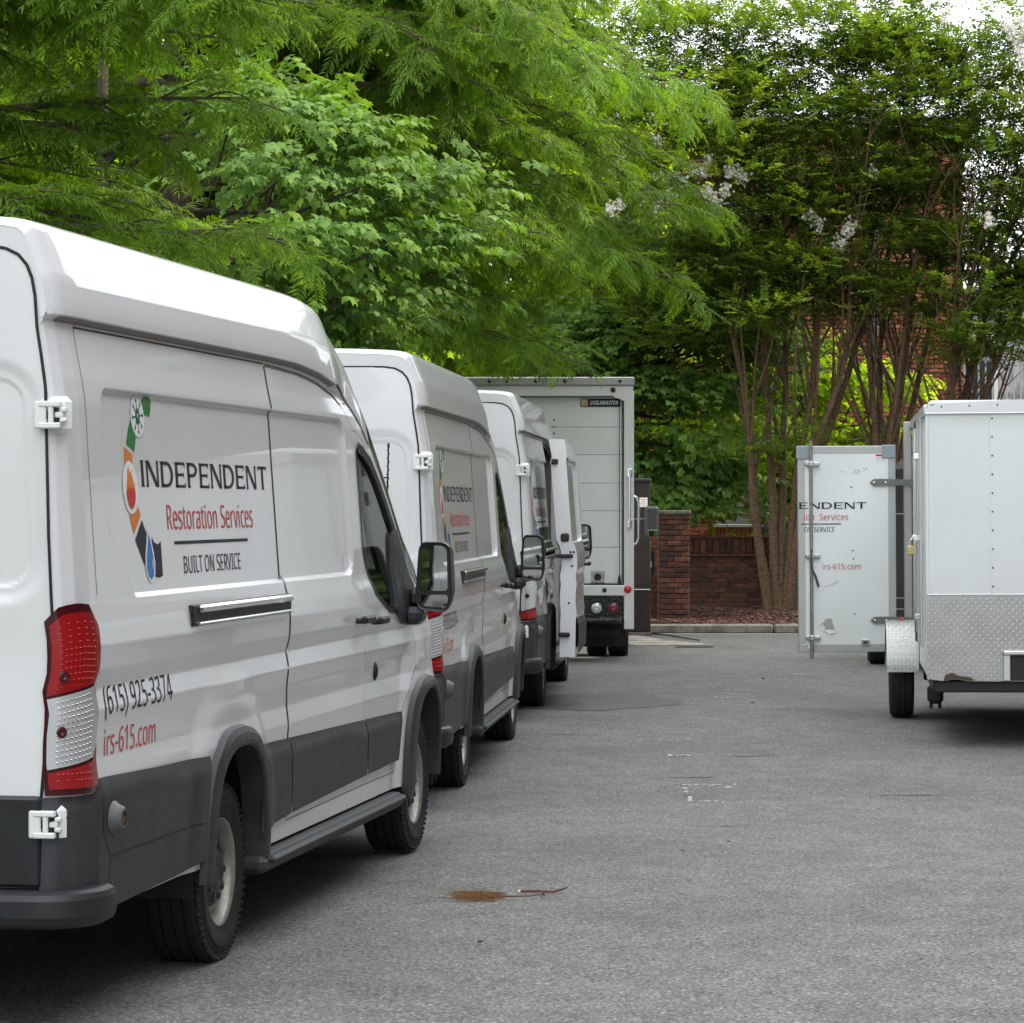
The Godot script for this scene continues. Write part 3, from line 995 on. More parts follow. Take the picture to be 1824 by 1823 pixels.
	var c1 := PackedVector2Array([Vector2(0, .44), Vector2(.1, .425), Vector2(1.2, .44), Vector2(1.42, .46), Vector2(1.46, .75), Vector2(1.52, .844), Vector2(.9, .858), Vector2(.20, .88), Vector2(.165, .832), Vector2(0, .832)])
	dark.call("rear_side_cladding", c1, t, false)
	dark.call("middle_cladding", top.call(2.28, 2.808, [Vector2(2.24, .465), Vector2(2.808, .492)]), t, false)
	dark.call("lower_cladding", top.call(2.82, 4.271, [Vector2(2.82, .492), Vector2(4.271, .52)]), sd, false)
	dark.call("lower_cladding", top.call(4.289, 5.10, [Vector2(4.289, .52), Vector2(4.99, .53), Vector2(5.04, .70)]), fd, true)
	dark.call("nose_cladding", top.call(6.06, 6.68, [Vector2(6.10, .31), Vector2(6.68, .31)]), t, false)
	# arch mouldings
	for k in 2:
		for s: float in [1.0, -1.0]:
			var inn := arch_pts(UW[k], .395, .492, .44 if k == 0 else .40)
			var out := arch_pts(UW[k] - (.0 if k == 0 else .02), .475 if k == 0 else .52, .575 if k == 0 else .56, .44 if k == 0 else .40)
			mb = MB.new()
			var g := []
			for i in inn.size():
				var row := []
				for p: Array in [[0.0, -.07], [0.0, .034], [.10, .043], [.30, .044], [.62, .040], [.9, .028], [1.0, .002]]:
					var x: Vector2 = inn[i].lerp(out[i], p[0])
					var q := S(x.x, x.y, p[1])
					row.append(Vector3(q.x * s, q.y, q.z))
				g.append(row)
			mb.rows(g, func(i: int, j: int) -> Vector3:
				var away := Vector3(0, inn[i].y - .3, -(inn[i].x - UW[k])).normalized()
				return -away if j == 0 else Vector3(s, 0, 0) + away * (.2 * j - .3))
			put("wheel_arch_moulding", mb.mesh(), M.plastic, t)
	# sill and step bar
	mb = MB.new()
	mb.box(Vector3(.985, .335, -3.6), Vector3(.16, .075, 2.74), .025)
	mb.box(Vector3(1.055, .352, -3.6), Vector3(.07, .03, 2.60), .012)
	put("step_bar", mb.mesh(), M.plastic, t)
	# panel joints
	mb = MB.new()
	ribbon(mb, [Vector2(.30, .605), Vector2(1.40, .60)], .007, .0275)
	ribbon(mb, [Vector2(.295, .43), Vector2(.295, .60), Vector2(.215, .70), Vector2(.205, .83)], .006, .0272)
	put("bumper_joint", mb.mesh(), M.black, t)
	mb = MB.new()
	ribbon(mb, [Vector2(.24, 2.445), Vector2(.255, 1.5)], .004, .0012)
	ribbon(mb, [Vector2(.24, 2.412), Vector2(2.80, 2.412)], .007, .0014)
	ribbon(mb, [Vector2(4.02, 2.372), Vector2(4.15, 2.342), Vector2(4.32, 2.277), Vector2(4.48, 2.197), Vector2(4.62, 2.105)], .013, .003)
	ribbon(mb, [Vector2(2.82, 2.4105), Vector2(3.4, 2.396), Vector2(3.72, 2.37), Vector2(4.0, 2.325), Vector2(4.14, 2.278)], .007, .0014)
	put("panel_joint", mb.mesh(), M.black, t)
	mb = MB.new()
	ribbon(mb, [Vector2(.06, 2.431), Vector2(2.80, 2.431), Vector2(3.3, 2.426), Vector2(3.72, 2.401), Vector2(3.98, 2.364)], .018, .0012)  # grey band paints the shade under the roof lip
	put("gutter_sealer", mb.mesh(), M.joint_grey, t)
	# roof joints
	mb = MB.new()
	for u: float in [.22, 2.45]:
		for s: float in [-1.0, 1.0]:
			for k in ROOF.size() - 1:
				var a := Vector3(ROOF[k].x * s * .981, ROOF[k].y + .0015, 0); var b := Vector3(ROOF[k + 1].x * s * .981, ROOF[k + 1].y + .0015, 0)
				a.x += .0015 * s
				b.x += .0015 * s * signf(absf(b.x))
				var za := -(u + lean(u, a.y)); var zb := -(u + lean(u, b.y))
				mb.quad(a + Vector3(0, 0, za), b + Vector3(0, 0, zb), b + Vector3(0, 0, zb - .006), a + Vector3(0, 0, za - .006), Vector3(s, 1, 0))
	put("roof_joint", mb.mesh(), M.joint_grey, t)
	# rear doors, their lower dark panels, hinges
	for s: float in [1.0, -1.0]:
		mb = MB.new()
		rear_leaf(mb, s)
		var leaf := put("rear_door", mb.mesh(), M.paint, t)
		mb = MB.new()
		mb.box(Vector3(s * .45, .685, .008), Vector3(.885, .305, .03), .012)
		put("lower_panel", mb.mesh(), M.plastic_dark, leaf)
	for s: float in [1.0, -1.0]:
		for v: float in [2.105, .745]:
			var h := MB.new()
			var at := R(s * (rear_w(v) + (.018 if v > 1 else .022)), v, .012)
			h.box(at + Vector3(0, 0, -.03), Vector3(.12, .125, .04), .02)
			h.box(at + Vector3(-s * .035, 0, .012), Vector3(.042, .092, .022), .005)
			h.box(at + Vector3(-s * .002, .036, .014), Vector3(.075, .020, .026), .004)
			h.box(at + Vector3(-s * .002, -.036, .014), Vector3(.075, .020, .026), .004)
			h.box(at + Vector3(s * .002, 0, .012), Vector3(.018, .088, .024), .004)
			h.box(at + Vector3(s * .028, 0, .006), Vector3(.030, .020, .020), .004)
			h.box(at + Vector3(s * .042, .017, .005), Vector3(.022, .016, .022), .004)
			h.box(at + Vector3(s * .042, -.017, .005), Vector3(.022, .016, .022), .004)
			var hi := put("hinge", h.mesh(), M.hinge_white, t)
			h = MB.new()
			h.box(at + Vector3(-s * .019, 0, .010), Vector3(.012, .028, .016), 0)
			h.box(at + Vector3(s * .016, 0, .006), Vector3(.014, .050, .014), 0)
			put("slot", h.mesh(), M.black, hi)
	mb = MB.new()
	for s: float in [1.0, -1.0]:
		var pts := []
		for v: float in [.55, .8, 1.1, 1.3, 1.5, 1.7, 2.0, 2.2, 2.30]:
			pts.append(Vector2(rear_w(v) - .004, v))
		for q: Vector2 in DOOR_TOP: pts.append(q + Vector2(.004, .003))
		pts.append(Vector2(0, 2.677))
		for i in pts.size() - 1:
			var a: Vector2 = pts[i]; var b: Vector2 = pts[i + 1]
			var d := (b - a).normalized(); var sd2 := Vector2(-d.y, d.x) * .0055
			var q := []
			for x: Vector2 in [a + sd2, a - sd2, b - sd2, b + sd2]:
				q.append(Vector3(x.x * s, x.y, -lean(0, x.y) + .0035))
			mb.quad(q[0], q[1], q[2], q[3], Vector3.BACK)
	mb.box(Vector3(0, 1.6, -.002), Vector3(.008, 2.1, .004), 0)
	put("rear_door_gap", mb.mesh(), M.black, t)
	# rear bumper with its corner pieces
	mb = MB.new()
	var bp := PackedVector2Array([Vector2(-.05, .40), Vector2(-.075, .415), Vector2(-.085, .44), Vector2(-.085, .495), Vector2(-.076, .515), Vector2(-.055, .525), Vector2(.05, .528), Vector2(.05, .40)])
	var path := [Vector3(-1.0, 0, -.20)]
	for k in 7: path.append(Vector3(-.86 - .14 * sin(PI / 2 * (6 - k) / 6.0), 0, -.12 + .12 * cos(PI / 2 * (6 - k) / 6.0)))
	for k in 7: path.append(Vector3(.86 + .14 * sin(PI / 2 * k / 6.0), 0, -.12 + .12 * cos(PI / 2 * k / 6.0)))
	path.append(Vector3(1.0, 0, -.20))
	var bg := []
	for i in path.size():
		var d: Vector3 = (path[mini(i + 1, path.size() - 1)] - path[maxi(i - 1, 0)]).normalized()
		var row := []
		for q in bp: row.append(path[i] + Vector3(-d.z, 0, d.x) * -q.x + Vector3(0, q.y, 0))
		bg.append(row)
	mb.rows(bg, func(i: int, k: int) -> Vector3:
		var d: Vector3 = (path[mini(i + 1, path.size() - 1)] - path[maxi(i - 1, 0)]).normalized()
		var e := bp[k + 1] - bp[k]
		return Vector3(-d.z, 0, d.x) * e.y + Vector3(0, e.x, 0))
	put("rear_bumper", mb.mesh(), M.plastic_dark, t)
	mb = MB.new()
	mb.lathe(PackedVector2Array([Vector2(0, .018), Vector2(.005, .017), Vector2(.006, .010), Vector2(.003, .008), Vector2(.003, 0)]), Vector3(.76, .455, .086), Basis(Vector3.RIGHT, Vector3.UP, Vector3.BACK), 16)
	put("bumper_fastener", mb.mesh(), M.plastic, t)
	# park sensor on the rear corner
	mb = MB.new()
	mb.lathe(PackedVector2Array([Vector2(-.01, .062), Vector2(.010, .056), Vector2(.024, .046), Vector2(.040, .040), Vector2(.046, .033), Vector2(.046, .026)]), SO(.32, .735, .024), Basis(Vector3(0, 0, -1), Vector3.UP, Vector3(1, 0, .25).normalized()), 24)
	var sens := put("side_lamp", mb.mesh(), M.plastic_lt, t)
	mb = MB.new()
	mb.lathe(PackedVector2Array([Vector2(.040, .027), Vector2(.044, .02), Vector2(.044, 0)]), SO(.32, .735, .024), Basis(Vector3(0, 0, -1), Vector3.UP, Vector3(1, 0, .25).normalized()), 20)
	put("lens", mb.mesh(), M.lens_amber, sens)
	# tail lamps: dark red rim, red top, clear middle cut on the slant, red bottom
	for s: float in [1.0, -1.0]:
		var lh := holder("tail_lamp", t)
		lh.scale.x = 1.0
		var topl := func(a: float) -> float: return lerp_tab([Vector2(0, 1.405), Vector2(.06, 1.43), Vector2(.16, 1.468), Vector2(.30, 1.478), Vector2(.45, 1.472), Vector2(.75, 1.445), Vector2(1, 1.415)], a)
		var botl := func(a: float) -> float: return lerp_tab([Vector2(0, .838), Vector2(.8, .842), Vector2(1, .875)], a)
		var cu := func(a: float) -> float: return lerp_tab([Vector2(0, 1.155), Vector2(.45, 1.20), Vector2(1, 1.275)], a)
		var cl := func(a: float) -> float: return lerp_tab([Vector2(0, .915), Vector2(.45, .955), Vector2(1, 1.03)], a)
		var inn := func(f: Callable, d: float) -> Callable: return func(a: float) -> float: return f.call(a) + d
		var piece := func(called: String, a0: float, a1: float, lo: Callable, hi: Callable, off: float, m: Material) -> void:
			var q := MB.new()
			lamp_piece(q, a0, a1, lo, hi, off)
			if s < 0:
				for i in q.v.size():
					q.v[i].x *= -1; q.n[i].x *= -1
				for i in range(0, q.v.size(), 3):
					var x := q.v[i]; q.v[i] = q.v[i + 1]; q.v[i + 1] = x
					x = q.n[i]; q.n[i] = q.n[i + 1]; q.n[i + 1] = x
			put(called, q.mesh(), m, lh)
		piece.call("rim", .03, 1.0, botl, topl, .010, M.lamp_rim)
		piece.call("red_lens", .062, .95, inn.call(cu, .008), inn.call(topl, -.028), .016, M.lens_red)
		piece.call("clear_lens", .058, .95, inn.call(cl, .004), inn.call(cu, -.002), .016, M.lens_clear)
		piece.call("red_lens", .058, .95, inn.call(botl, .022), inn.call(cl, -.006), .016, M.lens_red)
		piece.call("side_reflector", .66, .88, inn.call(cu, .06), inn.call(topl, -.075), .0175, M.lens_red2)
		# chrome reflector cells and bulbs behind the clear lens
		var q := MB.new()
		for i in 9:
			for j in 12:
				var a := .13 + i * .033
				var v: float = lerpf(cl.call(a) + .012, cu.call(a) - .012, (j + .5) / 12)
				var th := PI / 2 * (a / .45)
				var pw := lerp_tab(PV, v) + .004 - .13 + .13 * sin(th)
				var pu := .125 - .125 * cos(th)
				var nn := Vector3(cos(th) * -.0 + sin(th) * .7, 0, cos(th)).normalized()
				q.box(Vector3((pw + nn.x * .0175) * s, v, -(pu) + nn.z * .0175), Vector3(.0085, .0062, .003), .001, Basis(Vector3.UP, (th * .8) * s))
		put("reflector_cells", q.mesh(), M.chrome, lh)
		q = MB.new()
		for i in 9:
			for j in 26:
				var a := .13 + i * .033
				var v: float = lerpf(botl.call(a) + .04, topl.call(a) - .05, (j + .5) / 26)
				if v > cl.call(a) - .015 and v < cu.call(a) + .02: continue
				if (v > 1.34 or v < .89) and i % 2: continue
				var th := PI / 2 * (a / .45)
				var pw := lerp_tab(PV, v) + .004 - .13 + .13 * sin(th)
				var pu := .125 - .125 * cos(th)
				var nn := Vector3(sin(th) * .7, 0, cos(th)).normalized()
				q.box(Vector3((pw + nn.x * .0175) * s, v, -pu + nn.z * .0175), Vector3(.0095, .0035, .003), .001, Basis(Vector3.UP, th * .8 * s))
		put("red_cells", q.mesh(), M.lens_red2, lh)
		q = MB.new()
		for v: float in [1.235, 1.05]:
			q.lathe(PackedVector2Array([Vector2(.0, .020), Vector2(.006, .018), Vector2(.008, .010), Vector2(.004, 0)]), Vector3((lerp_tab(PV, v) - .052) * s, v, .0), Basis(Vector3.RIGHT, Vector3.UP, Vector3(.45 * s, 0, .9).normalized()), 14)
		put("bulb_socket", q.mesh(), M.lamp_rim, lh)
	# sliding door rail
	mb = MB.new()
	var rx := lerp_tab(PV, 1.39)
	mb.box(Vector3(rx + .003, 1.388, -2.06), Vector3(.02, .082, 1.50), .004)
	put("door_rail", mb.mesh(), M.black, t)
	mb = MB.new()
	mb.box(Vector3(rx + .020, 1.412, -2.085), Vector3(.022, .030, 1.41), .009)
	mb.box(Vector3(rx + .017, 1.357, -2.085), Vector3(.018, .012, 1.41), .005)
	put("rail_trim", mb.mesh(), M.chrome, t)
	# side lettering
	var P := func(called: String, polys: Array, off: float, m: Material) -> void:
		var q := MB.new()
		for p: PackedVector2Array in polys: print_poly(q, p, off)
		put(called, q.mesh(), m, t)
	var T := func(called: String, s: String, lo: Vector2, size: Vector2, m: Material, weight := 400) -> void:
		var q := MB.new()
		var tr := text_tris(s, "Droid Sans", lo, size, weight)
		for i in range(0, tr.size(), 3):
			print_tri(q, tr[i], tr[i + 1], tr[i + 2], .0018)
		put(called, q.mesh(), m, t)
	P.call("company_name", word_caps("INDEPENDENT", Vector2(.925, 1.872), Vector2(1.79, .097)), .0016, M.ink_navy)
	T.call("service_name", "Restoration Services", Vector2(1.215, 1.712), Vector2(1.225, .097), M.ink_red)
	P.call("rule_line", [PackedVector2Array([Vector2(1.29, 1.657), Vector2(2.34, 1.657), Vector2(2.34, 1.670), Vector2(1.29, 1.670)])], .0016, M.ink_navy)
	T.call("motto", "BUILT ON SERVICE", Vector2(1.395, 1.545), Vector2(.81, .067), M.ink_navy)
	T.call("phone_number", "(615) 925-3374", Vector2(.285, 1.068), Vector2(.80, .118), M.ink_navy, 500)
	T.call("web_address", "irs-615.com", Vector2(.30, .945), Vector2(.60, .092), M.ink_red)
	# arc emblem: green germ, orange flame, navy drop
	var lg := t
	P.call("emblem_green", [pv2([.985, 2.185, 1.03, 2.205, 1.075, 2.207, 1.115, 2.195, 1.075, 2.130, 1.03, 2.137, 1.0, 2.130])], .0016, M.ink_green)
	P.call("emblem_green", [pv2([.835, 2.115, .80, 2.08, .765, 2.025, .86, 1.998, .885, 2.045, .875, 2.07])], .0016, M.ink_green)
	P.call("emblem_orange", [pv2([.735, 2.015, .83, 1.988, .826, 1.95, .79, 1.962, .73, 1.948])], .0016, M.ink_orange)
	P.call("emblem_orange", [pv2([.80, 1.778, .84, 1.785, .860, 1.802, .885, 1.768, .79, 1.700, .748, 1.768])], .0016, M.ink_orange)
	P.call("emblem_navy", [pv2([.895, 1.752, .94, 1.700, .925, 1.655, .905, 1.60, .895, 1.585, .80, 1.68])], .0016, M.ink_navy)
	P.call("emblem_navy", [pv2([1.0, 1.690, 1.03, 1.668, 1.075, 1.660, 1.112, 1.672, 1.112, 1.545, 1.07, 1.538, .995, 1.545, 1.02, 1.60, 1.01, 1.645])], .0016, M.ink_navy)
	P.call("emblem_disc", [ellipse(Vector2(.918, 2.128), Vector2(.083, .076)), ellipse(Vector2(.776, 1.868), Vector2(.088, .096)), pv2([.958, 1.732, .93, 1.675, .905, 1.62, .900, 1.585, .915, 1.545, .95, 1.522, .985, 1.527, 1.015, 1.555, 1.022, 1.595, 1.01, 1.635, .985, 1.68])], .0028, M.ink_white)
	var germ := [ellipse(Vector2(.918, 2.128), Vector2(.026, .031), 16)]
	for k in 8:
		var a := TAU * k / 8 + .1
		var d := Vector2(cos(a), sin(a) * .95); var e := Vector2(-d.y, d.x)
		var c := Vector2(.918, 2.128)
		germ.append(PackedVector2Array([c + d * .022 - e * .003, c + d * .058 - e * .003, c + d * .058 + e * .003, c + d * .022 + e * .003]))
		germ.append(ellipse(c + d * .060, Vector2(.008, .008), 8))
	P.call("emblem_germ", germ, .0038, M.ink_teal)
	P.call("emblem_germ_core", [ellipse(Vector2(.916, 2.131), Vector2(.007, .009), 10)], .0048, M.ink_white)
	var bowl := []
	for k in 13: bowl.append(Vector2(.778 - .052 * cos(PI * k / 12), 1.852 - .060 * sin(PI * k / 12)))
	var fl := PackedVector2Array(bowl)
	fl.append_array(pv2([.828, 1.89, .818, 1.875, .812, 1.895, .795, 1.92, .80, 1.935, .775, 1.918, .765, 1.948, .752, 1.93, .745, 1.90, .733, 1.878]))
	P.call("emblem_flame", [fl], .0038, M.ink_orange)
	var low := PackedVector2Array(bowl)
	low.append_array(pv2([.81, 1.868, .79, 1.862, .765, 1.872, .745, 1.862]))
	P.call("emblem_flame_base", [low], .0048, M.ink_red2)
	P.call("emblem_drop", [pv2([.960, 1.705, .938, 1.655, .918, 1.61, .915, 1.575, .932, 1.545, .962, 1.534, .99, 1.547, 1.005, 1.58, 1.0, 1.615, .98, 1.665])], .0038, M.ink_blue)
	P.call("emblem_drop_shine", [ellipse(Vector2(.985, 1.59), Vector2(.005, .02), 10)], .0048, M.ink_white)
	# lettering across the rear doors
	var rear := MB.new()
	for pr: Array in [["ENDENT", .064, .65], ["INDEP", -.61, .575]]:
		for p: PackedVector2Array in word_caps(pr[0], Vector2(pr[1], 1.945), Vector2(pr[2], .072)):
			var idx := Geometry2D.triangulate_polygon(p)
			for k in range(0, idx.size(), 3):
				var q := []
				for j in 3:
					var x := p[idx[k + j]]
					q.append(R(x.x, x.y, -.011 - .008 * pow(clampf((absf(x.x) - .45) / .45, 0, 1), 3.0)))
				rear.flat(q[0], q[1], q[2], Vector3.BACK)
	put("rear_company_name", rear.mesh(), M.ink_navy, t)
	# whip aerial with its spiral wrap
	mb = MB.new()
	var base := Vector3(.80, 1.40, -5.72)
	var tip := Vector3(.83, 2.12, -5.66)
	mb.tube(PackedVector3Array([base, tip]), PackedFloat32Array([.006, .004]), 6)
	var sp := PackedVector3Array(); var srad := PackedFloat32Array()
	for k in 170:
		var f := k / 169.0
		var a := f * TAU * 17
		sp.append(base.lerp(tip, f) + Vector3(cos(a), 0, sin(a)) * .0055); srad.append(.0022)
	mb.tube(sp, srad, 4)
	mb.box(tip, Vector3(.012, .03, .012), .004)
	mb.box(base, Vector3(.04, .05, .05), .012)
	put("aerial", mb.mesh(), M.black, t)
	# wheels
	for s: float in [1.0, -1.0]:
		make_wheel(t, Vector3(s * .865, .352, -UW[0]), s)
		make_wheel(t, Vector3(s * .865, .352, -UW[1]), s)
	return t

# ---------------------------------------------------------------- box truck, trailers
func make_truck() -> void:
	# seen from behind; its rear face at z = 0 of its own axes, forward is -z
	var t := thing("box_truck", "tall white box truck seen from behind with ribbed roll-up rear door", "truck", Vector3(.21, 0, -33.5), -.012)
	var mb := MB.new()
	var w := 1.205
	mb.box(Vector3(0, 1.98, -2.75), Vector3(2.38, 2.56, 5.4), .02)
	put("cargo_body", mb.mesh(), M.truck_white, t)
	mb = MB.new()
	mb.box(Vector3(0, 3.25, .03), Vector3(2.42, .10, .12), .012)
	mb.box(Vector3(1.19, 3.25, -2.7), Vector3(.05, .10, 5.4), .01)
	put("top_rail", mb.mesh(), M.alu_dull, t)
	mb = MB.new()
	for x: float in [-1.0, -.72, -.47, -.27, .06, .40, 1.04]:
		mb.lathe(PackedVector2Array([Vector2(0, .020), Vector2(.006, .018), Vector2(.008, 0)]), Vector3(x, 3.25, .09), Basis(Vector3.RIGHT, Vector3.UP, Vector3.BACK), 12)
	mb.lathe(PackedVector2Array([Vector2(0, .030), Vector2(.006, .028), Vector2(.009, 0)]), Vector3(.96, 3.15, .075), Basis(Vector3.RIGHT, Vector3.UP, Vector3.BACK), 14)
	mb.lathe(PackedVector2Array([Vector2(0, .026), Vector2(.006, .024), Vector2(.009, 0)]), Vector3(.86, .832, .085), Basis(Vector3.RIGHT, Vector3.UP, Vector3.BACK), 14)
	put("marker_plug", mb.mesh(), M.black, t)
	mb = MB.new()
	mb.box(Vector3(0, 3.14, .03), Vector3(2.38, .125, .08), .008)
	put("header", mb.mesh(), M.truck_white, t)
	mb = MB.new()
	mb.prism(pv2([.96, 3.075, 1.19, 3.19, 1.19, 2.98]), Vector3(0, 0, .0705), Vector3.RIGHT, Vector3.UP, Vector3.BACK, .004)
	put("corner_gusset", mb.mesh(), M.truck_white, t)
	for s: float in [-1.0, 1.0]:
		mb = MB.new()
		mb.box(Vector3(s * 1.145, 1.76, .03), Vector3(.115, 2.76, .09), .008)
		put("corner_post", mb.mesh(), M.truck_white, t)
		mb = MB.new()
		mb.box(Vector3(s * 1.082, 1.98, .0), Vector3(.012, 2.19, .06), 0)
		put("door_track", mb.mesh(), M.black, t)
	mb = MB.new()
	for k in 24:
		mb.lathe(PackedVector2Array([Vector2(0, .012), Vector2(.006, .009), Vector2(.007, 0)]), Vector3(1.19, .45 + k * .118, .045), Basis(Vector3.BACK, Vector3.UP, Vector3.RIGHT), 8)
	put("side_rivets", mb.mesh(), M.alu_dull, t)
	# roll-up door: one panel above another
	var ys := [3.072, 2.72, 2.40, 2.07, 1.75, 1.325, .905]
	for k in 6:
		mb = MB.new()
		mb.box(Vector3(0, (ys[k] + ys[k + 1]) / 2.0, -.02), Vector3(2.13, ys[k] - ys[k + 1] - .004, .03), .005)
		put("door_panel", mb.mesh(), M.truck_door, t)
	mb = MB.new()
	mb.box(Vector3(0, 1.98, -.038), Vector3(2.14, 2.2, .03), 0)
	put("door_joint_backing", mb.mesh(), M.joint_grey, t)
	mb = MB.new()
	mb.box(Vector3(0, .895, .0), Vector3(2.16, .022, .07), 0)
	mb.box(Vector3(0, 3.077, .02), Vector3(2.16, .016, .07), 0)
	put("door_seal", mb.mesh(), M.black, t)
	mb = MB.new()
	for k in 4:
		mb.lathe(PackedVector2Array([Vector2(0, .011), Vector2(.005, .009), Vector2(.006, 0)]), Vector3(.275, 2.57 + k * .078, -.005), Basis(Vector3.RIGHT, Vector3.UP, Vector3.BACK), 8)
	put("door_bolts", mb.mesh(), M.black, t)
	# maker's plate
	mb = MB.new()
	mb.box(Vector3(.815, 3.005, .0), Vector3(.465, .094, .012), .003)
	var plate := put("maker_plate", mb.mesh(), M.ink_black, t)
	mb = MB.new()
	mb.prism(pv2([-.04, -.04, .04, -.04, .04, .04, -.04, .04]), Vector3(.632, 3.005, .006), Vector3.RIGHT, Vector3.UP, Vector3.BACK, .002)
	put("emblem_square", mb.mesh(), M.alu_dull, plate)
	mb = MB.new()
	mb.prism(pv2([-.04, -.04, .0, -.012, .04, .04, .04, -.04]), Vector3(.632, 3.005, .008), Vector3.RIGHT, Vector3.UP, Vector3.BACK, .002)
	put("emblem_wedge", mb.mesh(), M.ink_gold, plate)
	mb = MB.new()
	var tr := text_tris("UTILIMASTER", "Droid Sans", Vector2(0, 0), Vector2(.325, .046), 800)
	for i in range(0, tr.size(), 3):
		var q := []
		for j in 3: q.append(Vector3(.693 + tr[i + j].x + tr[i + j].y * .28, 2.982 + tr[i + j].y, .0075))
		mb.flat(q[0], q[1], q[2], Vector3.BACK)
	put("maker_name", mb.mesh(), M.ink_white, plate)
	# pull handle on the right post, grab rail, cable
	mb = MB.new()
	mb.rod(Vector3(1.155, 2.18, .115), Vector3(1.155, 1.62, .115), .013)
	for y: float in [2.19, 1.60]:
		mb.box(Vector3(1.155, y, .092), Vector3(.05, .10, .03), .008)
	put("pull_handle", mb.mesh(), M.chrome, t)
	mb = MB.new()
	mb.rod(Vector3(1.035, .92, .04), Vector3(1.035, 3.05, .03), .0045, 6)
	mb.lathe(PackedVector2Array([Vector2(0, .024), Vector2(.04, .020), Vector2(.10, .009), Vector2(.11, 0)]), Vector3(1.035, .905, .04), Basis(Vector3.RIGHT, Vector3.BACK, Vector3.UP), 10)
	put("pull_cable", mb.mesh(), M.black, t)
	# backup camera on its square plate
	mb = MB.new()
	mb.box(Vector3(.785, .985, .0), Vector3(.155, .145, .016), .02)
	var cam := put("camera_plate", mb.mesh(), M.alu_dull, t)
	mb = MB.new()
	mb.lathe(PackedVector2Array([Vector2(.0, .040), Vector2(.03, .038), Vector2(.034, .026), Vector2(.028, .02), Vector2(.028, 0)]), Vector3(.785, .985, .005), Basis(Vector3.RIGHT, Vector3.UP, Vector3.BACK), 20)
	put("camera_lens", mb.mesh(), M.black, cam)
	mb = MB.new()
	for k in 4:
		mb.lathe(PackedVector2Array([Vector2(0, .009), Vector2(.004, .007), Vector2(.005, 0)]), Vector3(.785 + (.052 if k % 2 else -.052), .985 + (.05 if k > 1 else -.05), .008), Basis(Vector3.RIGHT, Vector3.UP, Vector3.BACK), 8)
	put("screws", mb.mesh(), M.chrome, cam)
	# sill, tread plate bumper with lamps
	mb = MB.new()
	mb.box(Vector3(0, .828, .04), Vector3(2.2, .125, .07), .012)
	put("rear_sill", mb.mesh(), M.truck_white, t)
	mb = MB.new()
	mb.box(Vector3(0, .62, .02), Vector3(2.16, .285, .06), .01)
	mb.box(Vector3(-.05, .485, .10), Vector3(2.0, .05, .22), .02)
	mb.box(Vector3(.93, .478, .07), Vector3(.28, .075, .16), .02, Basis(Vector3.BACK, -.05))
	put("tread_bumper", mb.mesh(), M.tread_black, t)
	for l: Array in [[.77, .625, "lens_clear", .062], [.965, .625, "lens_dullred", .064], [-.77, .625, "lens_clear", .062], [-.965, .625, "lens_dullred", .064]]:
		mb = MB.new()
		mb.lathe(PackedVector2Array([Vector2(0, l[3] + .014), Vector2(.014, l[3] + .012), Vector2(.014, l[3])]), Vector3(l[0], l[1], .05), Basis(Vector3.RIGHT, Vector3.UP, Vector3.BACK), 24)
		var ring := put("lamp_grommet", mb.mesh(), M.black, t)
		mb = MB.new()
		mb.lathe(PackedVector2Array([Vector2(0.012, l[3]), Vector2(.019, l[3] * .7), Vector2(.022, l[3] * .25), Vector2(.019, 0)]), Vector3(l[0], l[1], .05), Basis(Vector3.RIGHT, Vector3.UP, Vector3.BACK), 24)
		if l[2] == "lens_clear":
			for i in range(-3, 4):
				for j in range(-3, 4):
					if i * i + j * j < 12 and (i + j) % 2 == 0:
						mb.box(Vector3(l[0] + i * .016, l[1] + j * .016, .070), Vector3(.009, .009, .006), .002)
		put("lamp_lens", mb.mesh(), M[l[2]], ring)
	for s: float in [-1.0, 1.0]:
		mb = MB.new()
		mb.lathe(PackedVector2Array([Vector2(0, .046), Vector2(.014, .042), Vector2(.020, .02), Vector2(.02, 0)]), Vector3(s * 1.13, .842, .075), Basis(Vector3.RIGHT, Vector3.UP, Vector3.BACK), 24)
		put("reflector", mb.mesh(), M.lens_red2, t)
	# underside, mud flaps, dual wheels, cab mirror
	mb = MB.new()
	mb.box(Vector3(0, .55, -3.0), Vector3(1.0, .22, 5.0), .02)
	mb.box(Vector3(0, .36, -1.45), Vector3(1.9, .18, .18), .04)
	mb.lathe(PackedVector2Array([Vector2(-.13, 0), Vector2(-.13, .12), Vector2(0, .2), Vector2(.13, .12), Vector2(.13, 0)]), Vector3(0, .36, -1.45), Basis(Vector3.UP, Vector3.BACK, Vector3.RIGHT), 16)
	put("chassis", mb.mesh(), M.black, t)
	for s: float in [-1.0, 1.0]:
		mb = MB.new()
		mb.box(Vector3(s * .82, .335, -.62), Vector3(.62, .38, .012), .004)
		var flap := put("mud_flap", mb.mesh(), M.rubber, t)
		mb = MB.new()
		var tt := text_tris("UTILIMASTER", "Droid Sans", Vector2(s * .82 - .24, .28), Vector2(.48, .062), 800)
		for i in range(0, tt.size(), 3):
			mb.flat(Vector3(tt[i].x, tt[i].y, -.612), Vector3(tt[i + 1].x, tt[i + 1].y, -.612), Vector3(tt[i + 2].x, tt[i + 2].y, -.612), Vector3.BACK)
		put("flap_print", mb.mesh(), M.joint_dark, flap)
		for k in 2:
			make_wheel(t, Vector3(s * (1.055 - k * .26), .352, -1.45), s)
		make_wheel(t, Vector3(s * .98, .352, -5.6), s)
	mb = MB.new()
